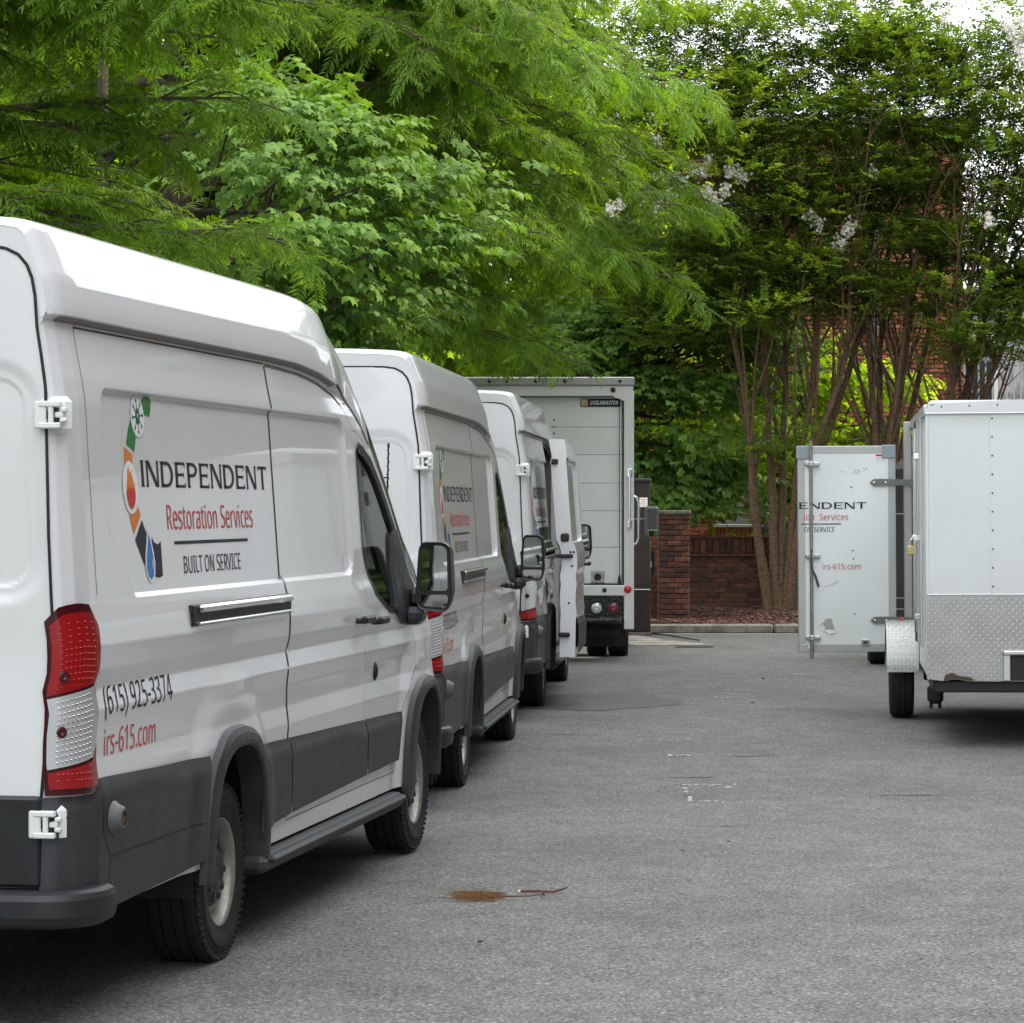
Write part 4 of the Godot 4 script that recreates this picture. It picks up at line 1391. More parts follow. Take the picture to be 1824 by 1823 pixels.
	mb.box(Vector3(0, 1.35, -6.1), Vector3(2.0, 1.5, 1.5), .2)
	put("cab", mb.mesh(), M.truck_white, t)
	mb = MB.new()
	mb.box(Vector3(1.60, 1.60, -5.2), Vector3(.19, .42, .09), .035)
	mb.box(Vector3(1.28, 1.62, -5.35), Vector3(.5, .05, .05), .015)
	var mir := put("cab_mirror", mb.mesh(), M.plastic_dark, t)
	mb = MB.new()
	mb.box(Vector3(1.615, 1.445, -5.152), Vector3(.13, .085, .01), .002)
	put("mirror_glass", mb.mesh(), M.mirror, mir)
	mb = MB.new()
	mb.tube(PackedVector3Array([Vector3(1.19, 1.93, -.35), Vector3(1.245, 1.91, -.35), Vector3(1.27, 1.85, -.35), Vector3(1.27, 1.43, -.35), Vector3(1.245, 1.37, -.35), Vector3(1.19, 1.35, -.35)]), PackedFloat32Array([.014, .014, .014, .014, .014, .014]), 8)
	put("grab_rail", mb.mesh(), M.chrome, t)

func make_trailer() -> void:
	# enclosed trailer, its front towards the camera; x runs from its left edge in view, z from the front face
	var t := thing("enclosed_trailer", "white enclosed cargo trailer with diamond plate front and open rear door", "trailer", Vector3(3.165, 0, -22.0), -.112)
	t.rotation.z = .006
	var mb := MB.new()
	var L := 4.25
	var W := 2.05
	mb.box(Vector3(W / 2.0, 1.53, -L / 2.0 - .02), Vector3(W - .02, 2.10, L - .04), .015)
	put("trailer_body", mb.mesh(), M.trailer_white, t)
	# front sheets with a rivet line
	mb = MB.new()
	mb.box(Vector3(.245, 1.83, .0), Vector3(.47, 1.40, .012), .003)
	put("front_sheet", mb.mesh(), M.trailer_white, t)
	mb = MB.new()
	mb.box(Vector3(.48 + (W - .48) / 2.0, 1.83, .0022), Vector3(W - .48, 1.40, .012), .003)
	put("front_sheet", mb.mesh(), M.trailer_white, t)
	mb = MB.new()
	for k in 10:
		mb.lathe(PackedVector2Array([Vector2(0, .008), Vector2(.003, .007), Vector2(.005, 0)]), Vector3(.50, 1.19 + k * .142, .008), Basis(Vector3.RIGHT, Vector3.UP, Vector3.BACK), 10)
	put("rivets", mb.mesh(), M.steel_dark, t)
	# rounded roof cap with screws
	mb = MB.new()
	var capo := PackedVector2Array([Vector2(-.012, 2.50), Vector2(W + .012, 2.50)])
	for k in 25:
		var x := W * (24 - k) / 24.0
		capo.append(Vector2(x, 2.578 + .035 * sin(PI * x / W) - .03 * pow(absf(x / W * 2.0 - 1.0), 30.0)))
	mb.prism(capo, Vector3(0, 0, -.02), Vector3.RIGHT, Vector3.UP, Vector3.BACK, .036)
	mb.box(Vector3(W / 2, 2.508, .012), Vector3(W + .01, .012, .022), .004)
	mb.box(Vector3(.0, 2.54, -L / 2.0), Vector3(.04, .075, L), .012)
	put("roof_trim", mb.mesh(), M.alu, t)
	mb = MB.new()
	mb.box(Vector3(W / 2.0, 2.585, -L / 2.0), Vector3(W - .04, .05, L - .06), .02)
	put("roof_sheet", mb.mesh(), M.trailer_white, t)
	mb = MB.new()
	for k in 9:
		mb.lathe(PackedVector2Array([Vector2(0, .008), Vector2(.003, .007), Vector2(.004, 0)]), Vector3(.12 + k * .21, 2.555 + .020 * sin(PI * (.12 + k * .21) / W), .016), Basis(Vector3.RIGHT, Vector3.UP, Vector3.BACK), 8)
	put("trim_screws", mb.mesh(), M.steel_dark, t)
	# corner strips
	mb = MB.new()
	mb.box(Vector3(.012, 1.83, -.004), Vector3(.028, 1.44, .028), .008)
	put("corner_strip", mb.mesh(), M.trailer_white, t)
	# diamond plate guard, its raised bars as geometry
	mb = MB.new()
	mb.prism(pv2([0, .49, .12, .47, .22, .488, .30, .47, .55, .468, .56, .47, W, .468, W, 1.125, 0, 1.125]), Vector3(0, 0, .001), Vector3.RIGHT, Vector3.UP, Vector3.BACK, .011)
	var guard := put("stone_guard", mb.mesh(), M.diamond, t)
	mb = MB.new()
	var cnt := 0
	for i in 74:
		for j in 23:
			var x := .014 + i * .0277
			var y := .487 + j * .0277
			if x > W - .02 or y > 1.115 or (x > .60 and y < .69) : continue
			if y < .53 and x > .13 and x < .30: continue
			var d := PI / 4 if (i + j) % 2 == 0 else -PI / 4
			mb.box(Vector3(x, y, .0125), Vector3(.0265, .0062, .004), .0019, Basis(Vector3.BACK, d))
			cnt += 1
	var bars := put("raised_bars", mb.mesh(), M.bar_alu, guard)
	bars.set_meta("kind", "stuff")
	mb = MB.new()
	mb.prism(pv2([.12, .472, .14, .52, .19, .535, .24, .512, .33, .50, .36, .476, .30, .473, .22, .491]), Vector3(0, 0, .0165), Vector3.RIGHT, Vector3.UP, Vector3.BACK, .001)
	put("mud_stain", mb.mesh(), M.mud, guard)
	mb = MB.new()
	mb.box(Vector3(W / 2.0, 1.128, .008), Vector3(W, .010, .014), .003)
	put("guard_trim", mb.mesh(), M.alu, t)
	# boxed recess over the tongue
	mb = MB.new()
	mb.box(Vector3(.60, .585, .022), Vector3(.055, .225, .03), .006)
	mb.box(Vector3(1.02, .687, .035), Vector3(.90, .034, .06), .008)
	put("tongue_frame", mb.mesh(), M.alu, t)
	mb = MB.new()
	mb.box(Vector3(1.02, .575, .012), Vector3(.78, .20, .02), .004)
	put("tongue_recess", mb.mesh(), M.black, t)
	mb = MB.new()
	mb.lathe(PackedVector2Array([Vector2(0, .014), Vector2(.012, .012), Vector2(.014, 0)]), Vector3(.845, .60, .022), Basis(Vector3.RIGHT, Vector3.UP, Vector3.BACK), 10)
	put("lock_button", mb.mesh(), M.chrome, t)
	# chassis, spring hanger
	mb = MB.new()
	mb.box(Vector3(W / 2.0, .425, -L / 2.0), Vector3(W - .1, .09, L - .1), .01)
	mb.box(Vector3(W / 2.0, .36, -2.6), Vector3(W - .1, .07, .07), .01)
	mb.box(Vector3(.17, .35, -2.3), Vector3(.07, .20, .9), .02)
	mb.box(Vector3(.115, .27, -1.6), Vector3(.13, .16, .12), .03)
	for x: float in [.08, .15]:
		mb.box(Vector3(x, .20, -1.6), Vector3(.028, .10, .06), .008)
	put("chassis", mb.mesh(), M.black, t)
	# wheels under diamond plate fenders
	for s: float in [-1.0, 1.0]:
		var cx := -.135 if s < 0 else W + .135
		var h := holder("wheel", t, Vector3(cx, .345, -2.75))
		mb = MB.new()
		mb.lathe(PackedVector2Array([Vector2(-.09, .19), Vector2(-.105, .24), Vector2(-.10, .315), Vector2(-.08, .338), Vector2(-.03, .345), Vector2(-.028, .338), Vector2(-.02, .338), Vector2(-.018, .346), Vector2(.018, .346), Vector2(.02, .338), Vector2(.028, .338), Vector2(.03, .345), Vector2(.08, .338), Vector2(.10, .315), Vector2(.105, .24), Vector2(.09, .19)]), Vector3.ZERO, Basis(Vector3(0, 1, 0), Vector3(0, 0, 1), Vector3(1, 0, 0)), 40)
		put("tyre", mb.mesh(), M.rubber, h)
		mb = MB.new()
		mb.lathe(PackedVector2Array([Vector2(s * .08, .195), Vector2(s * .03, .17), Vector2(s * .04, .08), Vector2(s * .09, .05), Vector2(s * .09, 0)]), Vector3.ZERO, Basis(Vector3(0, 1, 0), Vector3(0, 0, 1), Vector3(1, 0, 0)), 24)
		put("rim", mb.mesh(), M.rim, h)
		mb = MB.new()
		var prof := []
		for k in 25:
			var a := PI * 1.02 * k / 24 - .03
			var kk := pow(pow(absf(cos(a)), 2.4) + pow(absf(sin(a)), 2.4), -1.0 / 2.4)
			prof.append(Vector2(-2.75 + cos(a) * kk * .46, .42 + sin(a) * kk * .405))
		var x0 := cx - .13 if s < 0 else cx - .125
		for k in 24:
			var a: Vector2 = prof[k]; var b: Vector2 = prof[k + 1]
			var o := Vector3(0, (a.y + b.y) / 2 - .45, (a.x + b.x) / 2 + 2.75)
			mb.quad(Vector3(x0, a.y, a.x), Vector3(x0 + .255, a.y, a.x), Vector3(x0 + .255, b.y, b.x), Vector3(x0, b.y, b.x), o)
			var xo := x0 if s < 0 else x0 + .255
			mb.quad(Vector3(xo, a.y, a.x), Vector3(xo, b.y, b.x), Vector3(xo, b.y - .05, b.x), Vector3(xo, a.y - .05, a.x), Vector3(s, 0, 0))
		var fen := put("fender", mb.mesh(), M.diamond_lit, t)
		mb = MB.new()
		for k in 24:
			var a: Vector2 = prof[k]; var b: Vector2 = prof[k + 1]
			var n2 := Vector3(0, b.x - a.x, -(b.y - a.y))
			if n2.dot(Vector3(0, (a.y + b.y) / 2 - .45, (a.x + b.x) / 2 + 2.75)) < 0: n2 = -n2
			n2 = n2.normalized()
			var ln := a.distance_to(b)
			var rows := maxi(1, int(round(ln / .030)))
			var tg := Vector3(0, b.y - a.y, b.x - a.x).normalized()
			for r in rows:
				for c in 8:
					var p := a.lerp(b, (r + .5) / rows)
					mb.box(Vector3(x0 + .018 + c * .0315, p.y, p.x) + n2 * .001, Vector3(.0285, .0066, .005), .0019, Basis(Vector3.RIGHT, tg, n2).rotated(n2, PI / 4 if (r + c + k) % 2 == 0 else -PI / 4))
		put("raised_bars", mb.mesh(), M.bar_alu, fen).set_meta("kind", "stuff")
		mb = MB.new()
		mb.box(Vector3(x0 + (.262 if s < 0 else -.006), .60, -2.28), Vector3(.012, .36, .05), .004)
		put("fender_bracket", mb.mesh(), M.trailer_white, t)
	mb = MB.new()
	mb.box(Vector3(-.13, .838, -2.72), Vector3(.03, .022, .05), .006)
	put("side_marker_lamp", mb.mesh(), M.lens_red2, t)
	# side door seen edge on: frame, hinges, bar lock
	mb = MB.new()
	mb.box(Vector3(-.012, 1.62, -.95), Vector3(.022, 1.86, .05), .005)
	mb.box(Vector3(-.012, 1.62, -1.75), Vector3(.022, 1.86, .05), .005)
	mb.box(Vector3(-.012, 2.53, -1.35), Vector3(.022, .05, .80), .005)
	put("side_door_frame", mb.mesh(), M.alu, t)
	mb = MB.new()
	mb.rod(Vector3(-.05, .80, -1.05), Vector3(-.05, 2.42, -1.05), .013)
	put("bar_lock", mb.mesh(), M.chrome, t)
	mb = MB.new()
	for y: float in [.92, 1.55, 2.2]:
		mb.box(Vector3(-.04, y, -1.05), Vector3(.05, .05, .06), .008)
	mb.box(Vector3(-.055, 1.56, -1.12), Vector3(.05, .035, .16), .01)
	put("lock_keeper", mb.mesh(), M.chrome, t)
	for y: float in [.75, 1.2, 1.7, 2.2, 2.45]:
		mb = MB.new()
		mb.box(Vector3(-.022, y, -1.80), Vector3(.035, .12, .05), .008)
		put("side_hinge", mb.mesh(), M.steel_dark, t)
	# rear frame and the swung out door
	mb = MB.new()
	mb.box(Vector3(-.035, 1.50, -L + .03), Vector3(.075, 2.14, .08), .008)
	put("rear_corner_post", mb.mesh(), M.alu_dull, t)
	var d := holder("rear_door", t, Vector3(-.150, 0, -L + .10))
	d.rotation.y = .112 + .02
	var dw := .885
	mb = MB.new()
	mb.box(Vector3(-dw / 2.0, 1.42, 0), Vector3(dw - .06, 1.76, .046), .004)
	put("door_sheet", mb.mesh(), M.trailer_white, d)
	mb = MB.new()
	mb.box(Vector3(-dw / 2.0, 2.315, 0), Vector3(dw, .075, .05), .006)
	mb.box(Vector3(-dw / 2.0, .525, 0), Vector3(dw, .075, .05), .006)
	mb.box(Vector3(-.035, 1.42, .0), Vector3(.075, 1.72, .048), .006)
	mb.box(Vector3(-dw + .035, 1.42, .0), Vector3(.07, 1.72, .048), .006)
	put("door_frame", mb.mesh(), M.alu_frame, d)
	for q: Vector2 in [Vector2(-.06, 2.30), Vector2(-dw + .05, 2.295)]:
		mb = MB.new()
		mb.box(Vector3(q.x, q.y, .012), Vector3(.125, .12, .05), .006)
		put("corner_cap", mb.mesh(), M.alu_blue, d)
	mb = MB.new()
	mb.box(Vector3(-dw + .095, 1.40, .0198), Vector3(.030, 1.76, .012), .004)
	put("light_strip", mb.mesh(), M.hinge_white, d)
	# lock rod with cams and its handle
	mb = MB.new()
	mb.tube(PackedVector3Array([Vector3(-dw + .115, .43, .06), Vector3(-dw + .115, 2.40, .06)]), PackedFloat32Array([.016, .016]), 10)
	put("lock_rod", mb.mesh(), M.steel, d)
	mb = MB.new()
	for y: float in [2.19, 1.36, .62]:
		mb.box(Vector3(-dw + .13, y, .045), Vector3(.135, .036, .04), .008)
		mb.box(Vector3(-dw + .115, y, .06), Vector3(.05, .055, .045), .012)
	put("rod_bracket", mb.mesh(), M.chrome_dull, d)
	mb = MB.new()
	mb.tube(PackedVector3Array([Vector3(-dw + .115, 1.42, .078), Vector3(-dw + .11, 1.30, .082), Vector3(-dw + .125, 1.22, .086), Vector3(-dw + .15, 1.17, .09), Vector3(-dw + .175, 1.08, .09)]), PackedFloat32Array([.009, .011, .011, .012, .012]), 8)
	put("lock_handle", mb.mesh(), M.steel_dark, d)
	# strap hinges reaching over to the trailer
	for y: float in [2.02, .775]:
		mb = MB.new()
		mb.prism(pv2([-.235, 0, -.20, -.032, -.13, -.030, .19, -.024, .19, .024, -.13, .032, -.20, .030]), Vector3(0, y, .028), Vector3.RIGHT, Vector3.UP, Vector3.BACK, .014)
		mb.box(Vector3(.185, y, .03), Vector3(.045, .13, .05), .01)
		var strap := put("strap_hinge", mb.mesh(), M.strap_grey, d)
		mb = MB.new()
		for x: float in [-.195, -.09]:
			mb.lathe(PackedVector2Array([Vector2(0, .012), Vector2(.005, .010), Vector2(.007, 0)]), Vector3(x, y, .042), Basis(Vector3.RIGHT, Vector3.UP, Vector3.BACK), 8)
		put("bolt", mb.mesh(), M.chrome, strap)
	# torn sheet near the bottom, dents, stickers
	mb = MB.new()
	mb.prism(pv2([-.70, .735, -.665, .755, -.63, .795, -.585, .79, -.575, .74, -.56, .70, -.55, .685, -.655, .685, -.645, .72, -.66, .745]), Vector3(0, 0, .0235), Vector3.RIGHT, Vector3.UP, Vector3(.1, .25, 1).normalized(), .006)
	put("torn_flap", mb.mesh(), M.alu_dull, d)
	mb = MB.new()
	mb.prism(pv2([-.665, .685, -.54, .685, -.555, .66, -.61, .648]), Vector3(0, 0, .0235), Vector3.RIGHT, Vector3.UP, Vector3(0, .5, 1).normalized(), .012)
	put("torn_lip", mb.mesh(), M.ink_white, d)
	mb = MB.new()
	mb.box(Vector3(-.28, .575, .031), Vector3(.075, .06, .02), .006)
	var latch := put("hold_back_latch", mb.mesh(), M.alu, d)
	mb = MB.new()
	mb.box(Vector3(-.28, .575, .042), Vector3(.045, .028, .006), .002)
	put("latch_slot", mb.mesh(), M.steel_dark, latch)
	mb = MB.new()
	mb.box(Vector3(-.13, 2.245, .0245), Vector3(.10, .062, .002), 0)
	var st := put("sticker", mb.mesh(), M.ink_white, d)
	mb = MB.new()
	mb.box(Vector3(-.13, 2.266, .0262), Vector3(.098, .018, .001), 0)
	put("sticker_band", mb.mesh(), M.ink_red2, st)
	mb = MB.new()
	for y: float in [2.246, 2.234, 2.222]:
		mb.box(Vector3(-.13, y, .0258), Vector3(.084, .003, .001), 0)
	put("sticker_lines", mb.mesh(), M.joint_grey, st)
	mb = MB.new()
	for q: Vector2 in [Vector2(-.40, 1.98), Vector2(-.39, 1.405), Vector2(-.385, 1.33), Vector2(-.375, .83)]:
		mb.lathe(PackedVector2Array([Vector2(0, .008), Vector2(.003, .006), Vector2(.004, 0)]), Vector3(q.x, q.y, .0235), Basis(Vector3.RIGHT, Vector3.UP, Vector3.BACK), 8)
	put("door_screw", mb.mesh(), M.steel_dark, d)
	mb = MB.new()
	mb.prism(pv2([-.655, 1.078, -.58, 1.10, -.53, 1.132, -.515, 1.128, -.575, 1.094, -.65, 1.075]), Vector3(0, 0, .0235), Vector3.RIGHT, Vector3.UP, Vector3.BACK, .0008)
	for k in 14:
		var c := Vector2(rr(-.50, -.26), rr(2.10, 2.15))
		mb.prism(ellipse(c, Vector2(rr(.004, .016), rr(.002, .007)), 8), Vector3(0, 0, .0235), Vector3.RIGHT, Vector3.UP, Vector3.BACK, .0008)
	put("scuff_marks", mb.mesh(), M.scuff, d)
	# door lettering, cut off by the other leaf
	mb = MB.new()
	for p: PackedVector2Array in word_caps("ENDENT", Vector2(-dw + .012, 1.785), Vector2(.605, .058)):
		mb.prism(p, Vector3(0, 0, .0264), Vector3.RIGHT, Vector3.UP, Vector3.BACK, .0008)
	put("company_name", mb.mesh(), M.ink_navy, d)
	var T := func(called: String, s: String, lo: Vector2, size: Vector2, m: Material) -> void:
		var q := MB.new()
		var tr := text_tris(s, "Droid Sans", lo, size)
		for i in range(0, tr.size(), 3):
			q.flat(Vector3(tr[i].x, tr[i].y, .0266), Vector3(tr[i + 1].x, tr[i + 1].y, .0266), Vector3(tr[i + 2].x, tr[i + 2].y, .0266), Vector3.BACK)
		put(called, q.mesh(), m, d)
	T.call("service_name", "ion  Services", Vector2(-dw + .055, 1.68), Vector2(.40, .062), M.ink_red)
	T.call("motto", "ON SERVICE", Vector2(-dw + .055, 1.575), Vector2(.275, .044), M.ink_navy)
	T.call("web_address", "irs-615.com", Vector2(-.665, 1.235), Vector2(.345, .055), M.ink_red)
	mb = MB.new()
	mb.box(Vector3(-.675, 1.648, .0262), Vector3(.36, .008, .001), 0)
	put("rule_line", mb.mesh(), M.ink_navy, d)
	# brass padlock hanging from the bar lock of the side door
	var pl := thing("padlock", "small brass padlock hanging from the side door lock bar of the white trailer", "padlock", t.position + t.basis * Vector3(-.075, 1.49, -1.14), -.112)
	mb = MB.new()
	mb.box(Vector3(0, -.04, 0), Vector3(.085, .075, .03), .008)
	put("lock_body", mb.mesh(), M.brass, pl)
	mb = MB.new()
	mb.tube(PackedVector3Array([Vector3(-.022, -.01, 0), Vector3(-.022, .03, 0), Vector3(-.012, .05, 0), Vector3(.012, .05, 0), Vector3(.022, .03, 0), Vector3(.022, -.01, 0)]), PackedFloat32Array([.006, .006, .006, .006, .006, .006]), 6)
	put("shackle", mb.mesh(), M.chrome, pl)
	# black trailer parked further back, mostly hidden
	var b := thing("black_trailer", "black enclosed trailer half hidden behind the open door of the white trailer", "trailer", Vector3(4.15, 0, -31.5), -.11)
	mb = MB.new()
	mb.box(Vector3(1.0, 1.38, -2.0), Vector3(2.0, 1.90, 4.0), .12)
	put("trailer_body", mb.mesh(), M.gloss_black, b)
	for y: float in [1.72, .80, .68, .56]:
		mb = MB.new()
		mb.box(Vector3(1.0, y, .004), Vector3(1.94, .012, .012), .003)
		put("trim_strip", mb.mesh(), M.steel, b)
	for s: float in [0.0, 1.0]:
		var h := holder("wheel", b, Vector3(-.14 + s * 2.28, .34, -1.6))
		mb = MB.new()
		mb.lathe(PackedVector2Array([Vector2(-.10, .2), Vector2(-.11, .30), Vector2(-.08, .335), Vector2(.08, .335), Vector2(.11, .30), Vector2(.10, .2), Vector2(.05, .15), Vector2(.05, 0)]), Vector3.ZERO, Basis(Vector3(0, 1, 0), Vector3(0, 0, 1), Vector3(1, 0, 0)), 28)
		put("tyre", mb.mesh(), M.rubber, h)
		mb = MB.new()
		mb.box(Vector3(-.14 + s * 2.28, .74, -1.6), Vector3(.24, .06, .95), .02)
		put("fender", mb.mesh(), M.black, b)
	mb = MB.new()
	mb.box(Vector3(1.0, .40, -2.0), Vector3(1.8, .10, 3.8), .02)
	put("chassis", mb.mesh(), M.black, b)

# ---------------------------------------------------------------- the place
func sheet(called: String, poly: PackedVector2Array, y: float, m: Material) -> void:
	# flat sheet from an outline in (x, depth)
	var mb := MB.new()
	var idx := Geometry2D.triangulate_polygon(poly)
	for k in range(0, idx.size(), 3):
		var q := []
		for j in 3:
			var p := poly[idx[k + j]]
			q.append(Vector3(p.x, y + ground_y(p.y), -p.y))
		mb.flat(q[0], q[1], q[2], Vector3.UP)
	struct_(called, mb.mesh(), m)

func make_ground() -> void:
	var mb := MB.new()
	var xs := [-400.0, -60.0, -12.0, 12.0, 60.0, 400.0]
	var zs := [-400.0, -60.0, 0.0, 8.0, 12.0]
	for k in 33: zs.append(13.0 + k * .4)
	zs.append_array([30.0, 41.05])
	for i in xs.size() - 1:
		for j in zs.size() - 1:
			var q := []
			for c: Vector2i in [Vector2i(0, 0), Vector2i(1, 0), Vector2i(1, 1), Vector2i(0, 1)]:
				var z: float = zs[j + c.y]
				q.append(Vector3(xs[i + c.x], ground_y(z), -z))
			mb.squad(q[0], q[1], q[2], q[3], Vector3.UP, Vector3.UP, Vector3.UP, Vector3.UP)
	struct_("asphalt_lot", mb.mesh(), M.asphalt)
	mb = MB.new()
	mb.quad(Vector3(-400, -.01, -41.05), Vector3(400, -.01, -41.05), Vector3(400, -.01, -600), Vector3(-400, -.01, -600), Vector3.UP)
	struct_("ground", mb.mesh(), M.soil)
	# pale concrete apron in front of the gateway, a triangle towards the kerb
	sheet("concrete_apron", pv2([-6.0, 37.4, 2.45, 37.4, 2.72, 37.35, 2.05, 38.9, 1.75, 40.2, 1.7, 41.0, -6.0, 41.0]), .006, M.concrete)
	sheet("gateway_drive", pv2([-6.0, 41.0, 1.7, 41.0, 1.7, 60.0, -6.0, 60.0]), .008, M.concrete)
	# kerb
	mb = MB.new()
	for k in 5:
		mb.box(Vector3(2.72 + k * 2.0 + .0, .06, -41.1), Vector3(1.985, .14, .16), .025)
	mb.box(Vector3(1.60, .035, -41.1), Vector3(.24, .09, .16), .025)
	struct_("kerb", mb.mesh(), M.kerb)
	# planting bed behind it with bark chips
	mb = MB.new()
	for i in 24:
		for j in 8:
			var f := func(a: int, b: int) -> Vector3:
				var x := 1.72 + a * .45; var z := 41.17 + b * .36
				return Vector3(x, .115 + .035 * sin(x * 2.1) * sin(z * 2.7) + .025 * b, -z)
			mb.quad(f.call(i, j), f.call(i + 1, j), f.call(i + 1, j + 1), f.call(i, j + 1), Vector3.UP)
	struct_("planting_bed", mb.mesh(), M.mulch)
	var chip := MB.new()
	chip.box(Vector3.ZERO, Vector3(.065, .008, .018), .002)
	var xf := []
	var cols := []
	for k in 5200:
		var x := rr(1.75, 8.0); var z := rr(41.2, 43.6)
		var y := .125 + .035 * sin(x * 2.1) * sin(z * 2.7) + .025 * (z - 41.17) / .36
		xf.append(Transform3D(Basis(Vector3.UP, rr(0, TAU)).rotated(Vector3.RIGHT, rr(-.5, .5)).scaled(Vector3.ONE * rr(.5, 1.7)), Vector3(x, y, -z)))
		var g := rr(.5, 1.5)
		cols.append(Color(g, g, g))
	scatter("bark_chips", chip.mesh(), M.chip, xf, cols, self)
	# damp patch beside the third van
	var wet := PackedVector2Array()
	for k in 40:
		var a := TAU * k / 40
		var p := Vector2(.72 + .80 * cos(a), 26.55 + 1.0 * sin(a))
		p += Vector2(.06 * sin(3.0 * a + 1), .10 * sin(5.0 * a) + .07 * sin(9.0 * a))
		if cos(a) < -.3: p.x -= .3
		wet.append(p)
	sheet("wet_patch", wet, .004, M.wet)
	# worn white paint marks
	mb = MB.new()
	for q: Array in [[1.13, 18.0, 1.57, .62], [1.07, 18.02, .0, .32], [1.13, 19.1, .0, .33], [1.42, 18.9, 1.2, .2], [1.12, 22.7, .05, .30], [1.18, 21.4, .0, .18], [1.9, 27.2, .2, .3], [2.1, 28.3, .2, .3], [2.6, 30.0, .2, .3], [2.9, 31.0, .1, .4], [3.2, 33.0, .1, .4], [3.0, 36.0, .05, .7], [2.4, 38.6, .05, .6], [2.7, 39.2, .02, .9], [3.5, 38.2, .0, .5], [2.2, 37.6, 0.0, .5]]:
		var d: Vector2 = Vector2(cos(q[2]), sin(q[2]) * 2.0)
		for k in 26:
			if rr(0, 1) < .6: continue
			var f: float = k / 26.0 * float(q[3]) - float(q[3]) * .1
			var c: Vector2 = Vector2(q[0], q[1]) + d * f + Vector2(rr(-.012, .012), rr(-.05, .05))
			var s := rr(.005, .015)
			var z: float = c.y
			mb.quad(Vector3(c.x - s, ground_y(z) + .004, -z + s * 2.2), Vector3(c.x + s, ground_y(z) + .004, -z + s * 1.4), Vector3(c.x + s * .8, ground_y(z) + .004, -z - s * 2), Vector3(c.x - s * 1.1, ground_y(z) + .004, -z - s), Vector3.UP)
	struct_("paint_marks", mb.mesh(), M.road_paint)
	# darker tar smears and cracks
	mb = MB.new()
	for k in 18:
		var z := rr(15.5, 37.0)
		var x := rr(-.2, 4.2) * z / 28.0
		var l := rr(.06, .4); var y := ground_y(z) + .0035
		var th := rr(.004, .012)
		mb.quad(Vector3(x - l, y, -z), Vector3(x, y, -z + th * 2), Vector3(x + l * rr(.4, 1), y, -z + rr(-.04, .04)), Vector3(x, y, -z - th), Vector3.UP)
	struct_("tar_smears", mb.mesh(), M.tar)
	# slot drain by the apron
	var dr := thing("drain_grate", "narrow dark slot drain grate set in the asphalt before the concrete apron", "drain", Vector3(2.33, .004, -36.9))
	mb = MB.new()
	mb.box(Vector3(0, .002, 0), Vector3(.48, .010, .16), .002)
	put("frame", mb.mesh(), M.steel_dark, dr)
	mb = MB.new()
	for k in 11: mb.box(Vector3(-.21 + k * .042, .008, 0), Vector3(.012, .006, .13), 0)
	put("bars", mb.mesh(), M.black, dr)

func scatter(called: String, mesh: Mesh, m: Material, xf: Array, cols: Array, parent: Node) -> MultiMeshInstance3D:
	var mm := MultiMesh.new()
	mm.transform_format = MultiMesh.TRANSFORM_3D
	mm.use_colors = cols.size() > 0
	mm.mesh = mesh
	mm.instance_count = xf.size()
	for i in xf.size():
		mm.set_instance_transform(i, xf[i])
		if cols.size(): mm.set_instance_color(i, cols[i])
	var o := MultiMeshInstance3D.new()
	o.multimesh = mm
	o.material_override = m
	o.name = numbered(called) if parent == self else called
	parent.add_child(o, true)
	o.set_meta("kind", "stuff")
	return o

# running bond brickwork on a vertical face. at: lower left corner, ex along, ez outwards.
# bricks for which pick() holds are parts of their own, the others are joined.
func brickwork(parent: Node3D, at: Vector3, ex: Vector3, ez: Vector3, wide: float, high: float, holes: Array, pick: Callable, limit: int, set_: String, course := .0762, bl := .2032) -> void:
	var mats: Array = M[set_]
	if not M.has("brick_mesh"):
		var arr := []
		for k in 4:
			var b := MB.new()
			b.box(Vector3.ZERO, Vector3(.193 + rr(-.004, .004), .0640 + rr(-.003, .002), .07), .005)
			arr.append(b.mesh())
		M.brick_mesh = arr
		var b2 := MB.new()
		b2.box(Vector3.ZERO, Vector3(.092, .064, .07), .005)
		M.brick_half = b2.mesh()
	var rows := int(high / course)
	var made := 0
	var rest := {}
	for r in rows:
		var x := (-bl / 2.0 if r % 2 else 0.0)
		while x < wide - .02:
			var x0 := maxf(x, 0.0); var x1 := minf(x + bl, wide)
			x += bl
			if x1 - x0 < .04: continue
			var y := (r + .5) * course
			var c := Vector2((x0 + x1) / 2, y)
			var skip := false
			for hq: Rect2 in holes:
				if hq.grow(-.01).has_point(c): skip = true
			if skip: continue
			var proud := rr(-.003, .004)
			var basis := Basis(ex * ((x1 - x0 - .010) / .193), Vector3.UP, ez)
			var p := at + ex * c.x + Vector3.UP * y + ez * (-.026 + proud)
			var mi := rng.randi() % mats.size()
			var t := Transform3D(basis.rotated(ez, rr(-.006, .006)), p)
			if made < limit and pick.call(c.x, y):
				var o := MeshInstance3D.new()
				o.mesh = M.brick_mesh[rng.randi() % 4]
				o.material_override = mats[mi]
				o.transform = t
				o.name = "brick" if made == 0 and not parent.has_node("brick") else "brick_%03d" % (parent.get_child_count() + 1)
				parent.add_child(o, true)
				made += 1
			else:
				if not rest.has(mi): rest[mi] = []
				rest[mi].append(t)
	for mi: int in rest:
		scatter("bricks_%03d" % (parent.get_child_count() + 1), M.brick_mesh[0], mats[mi], rest[mi], [], parent)

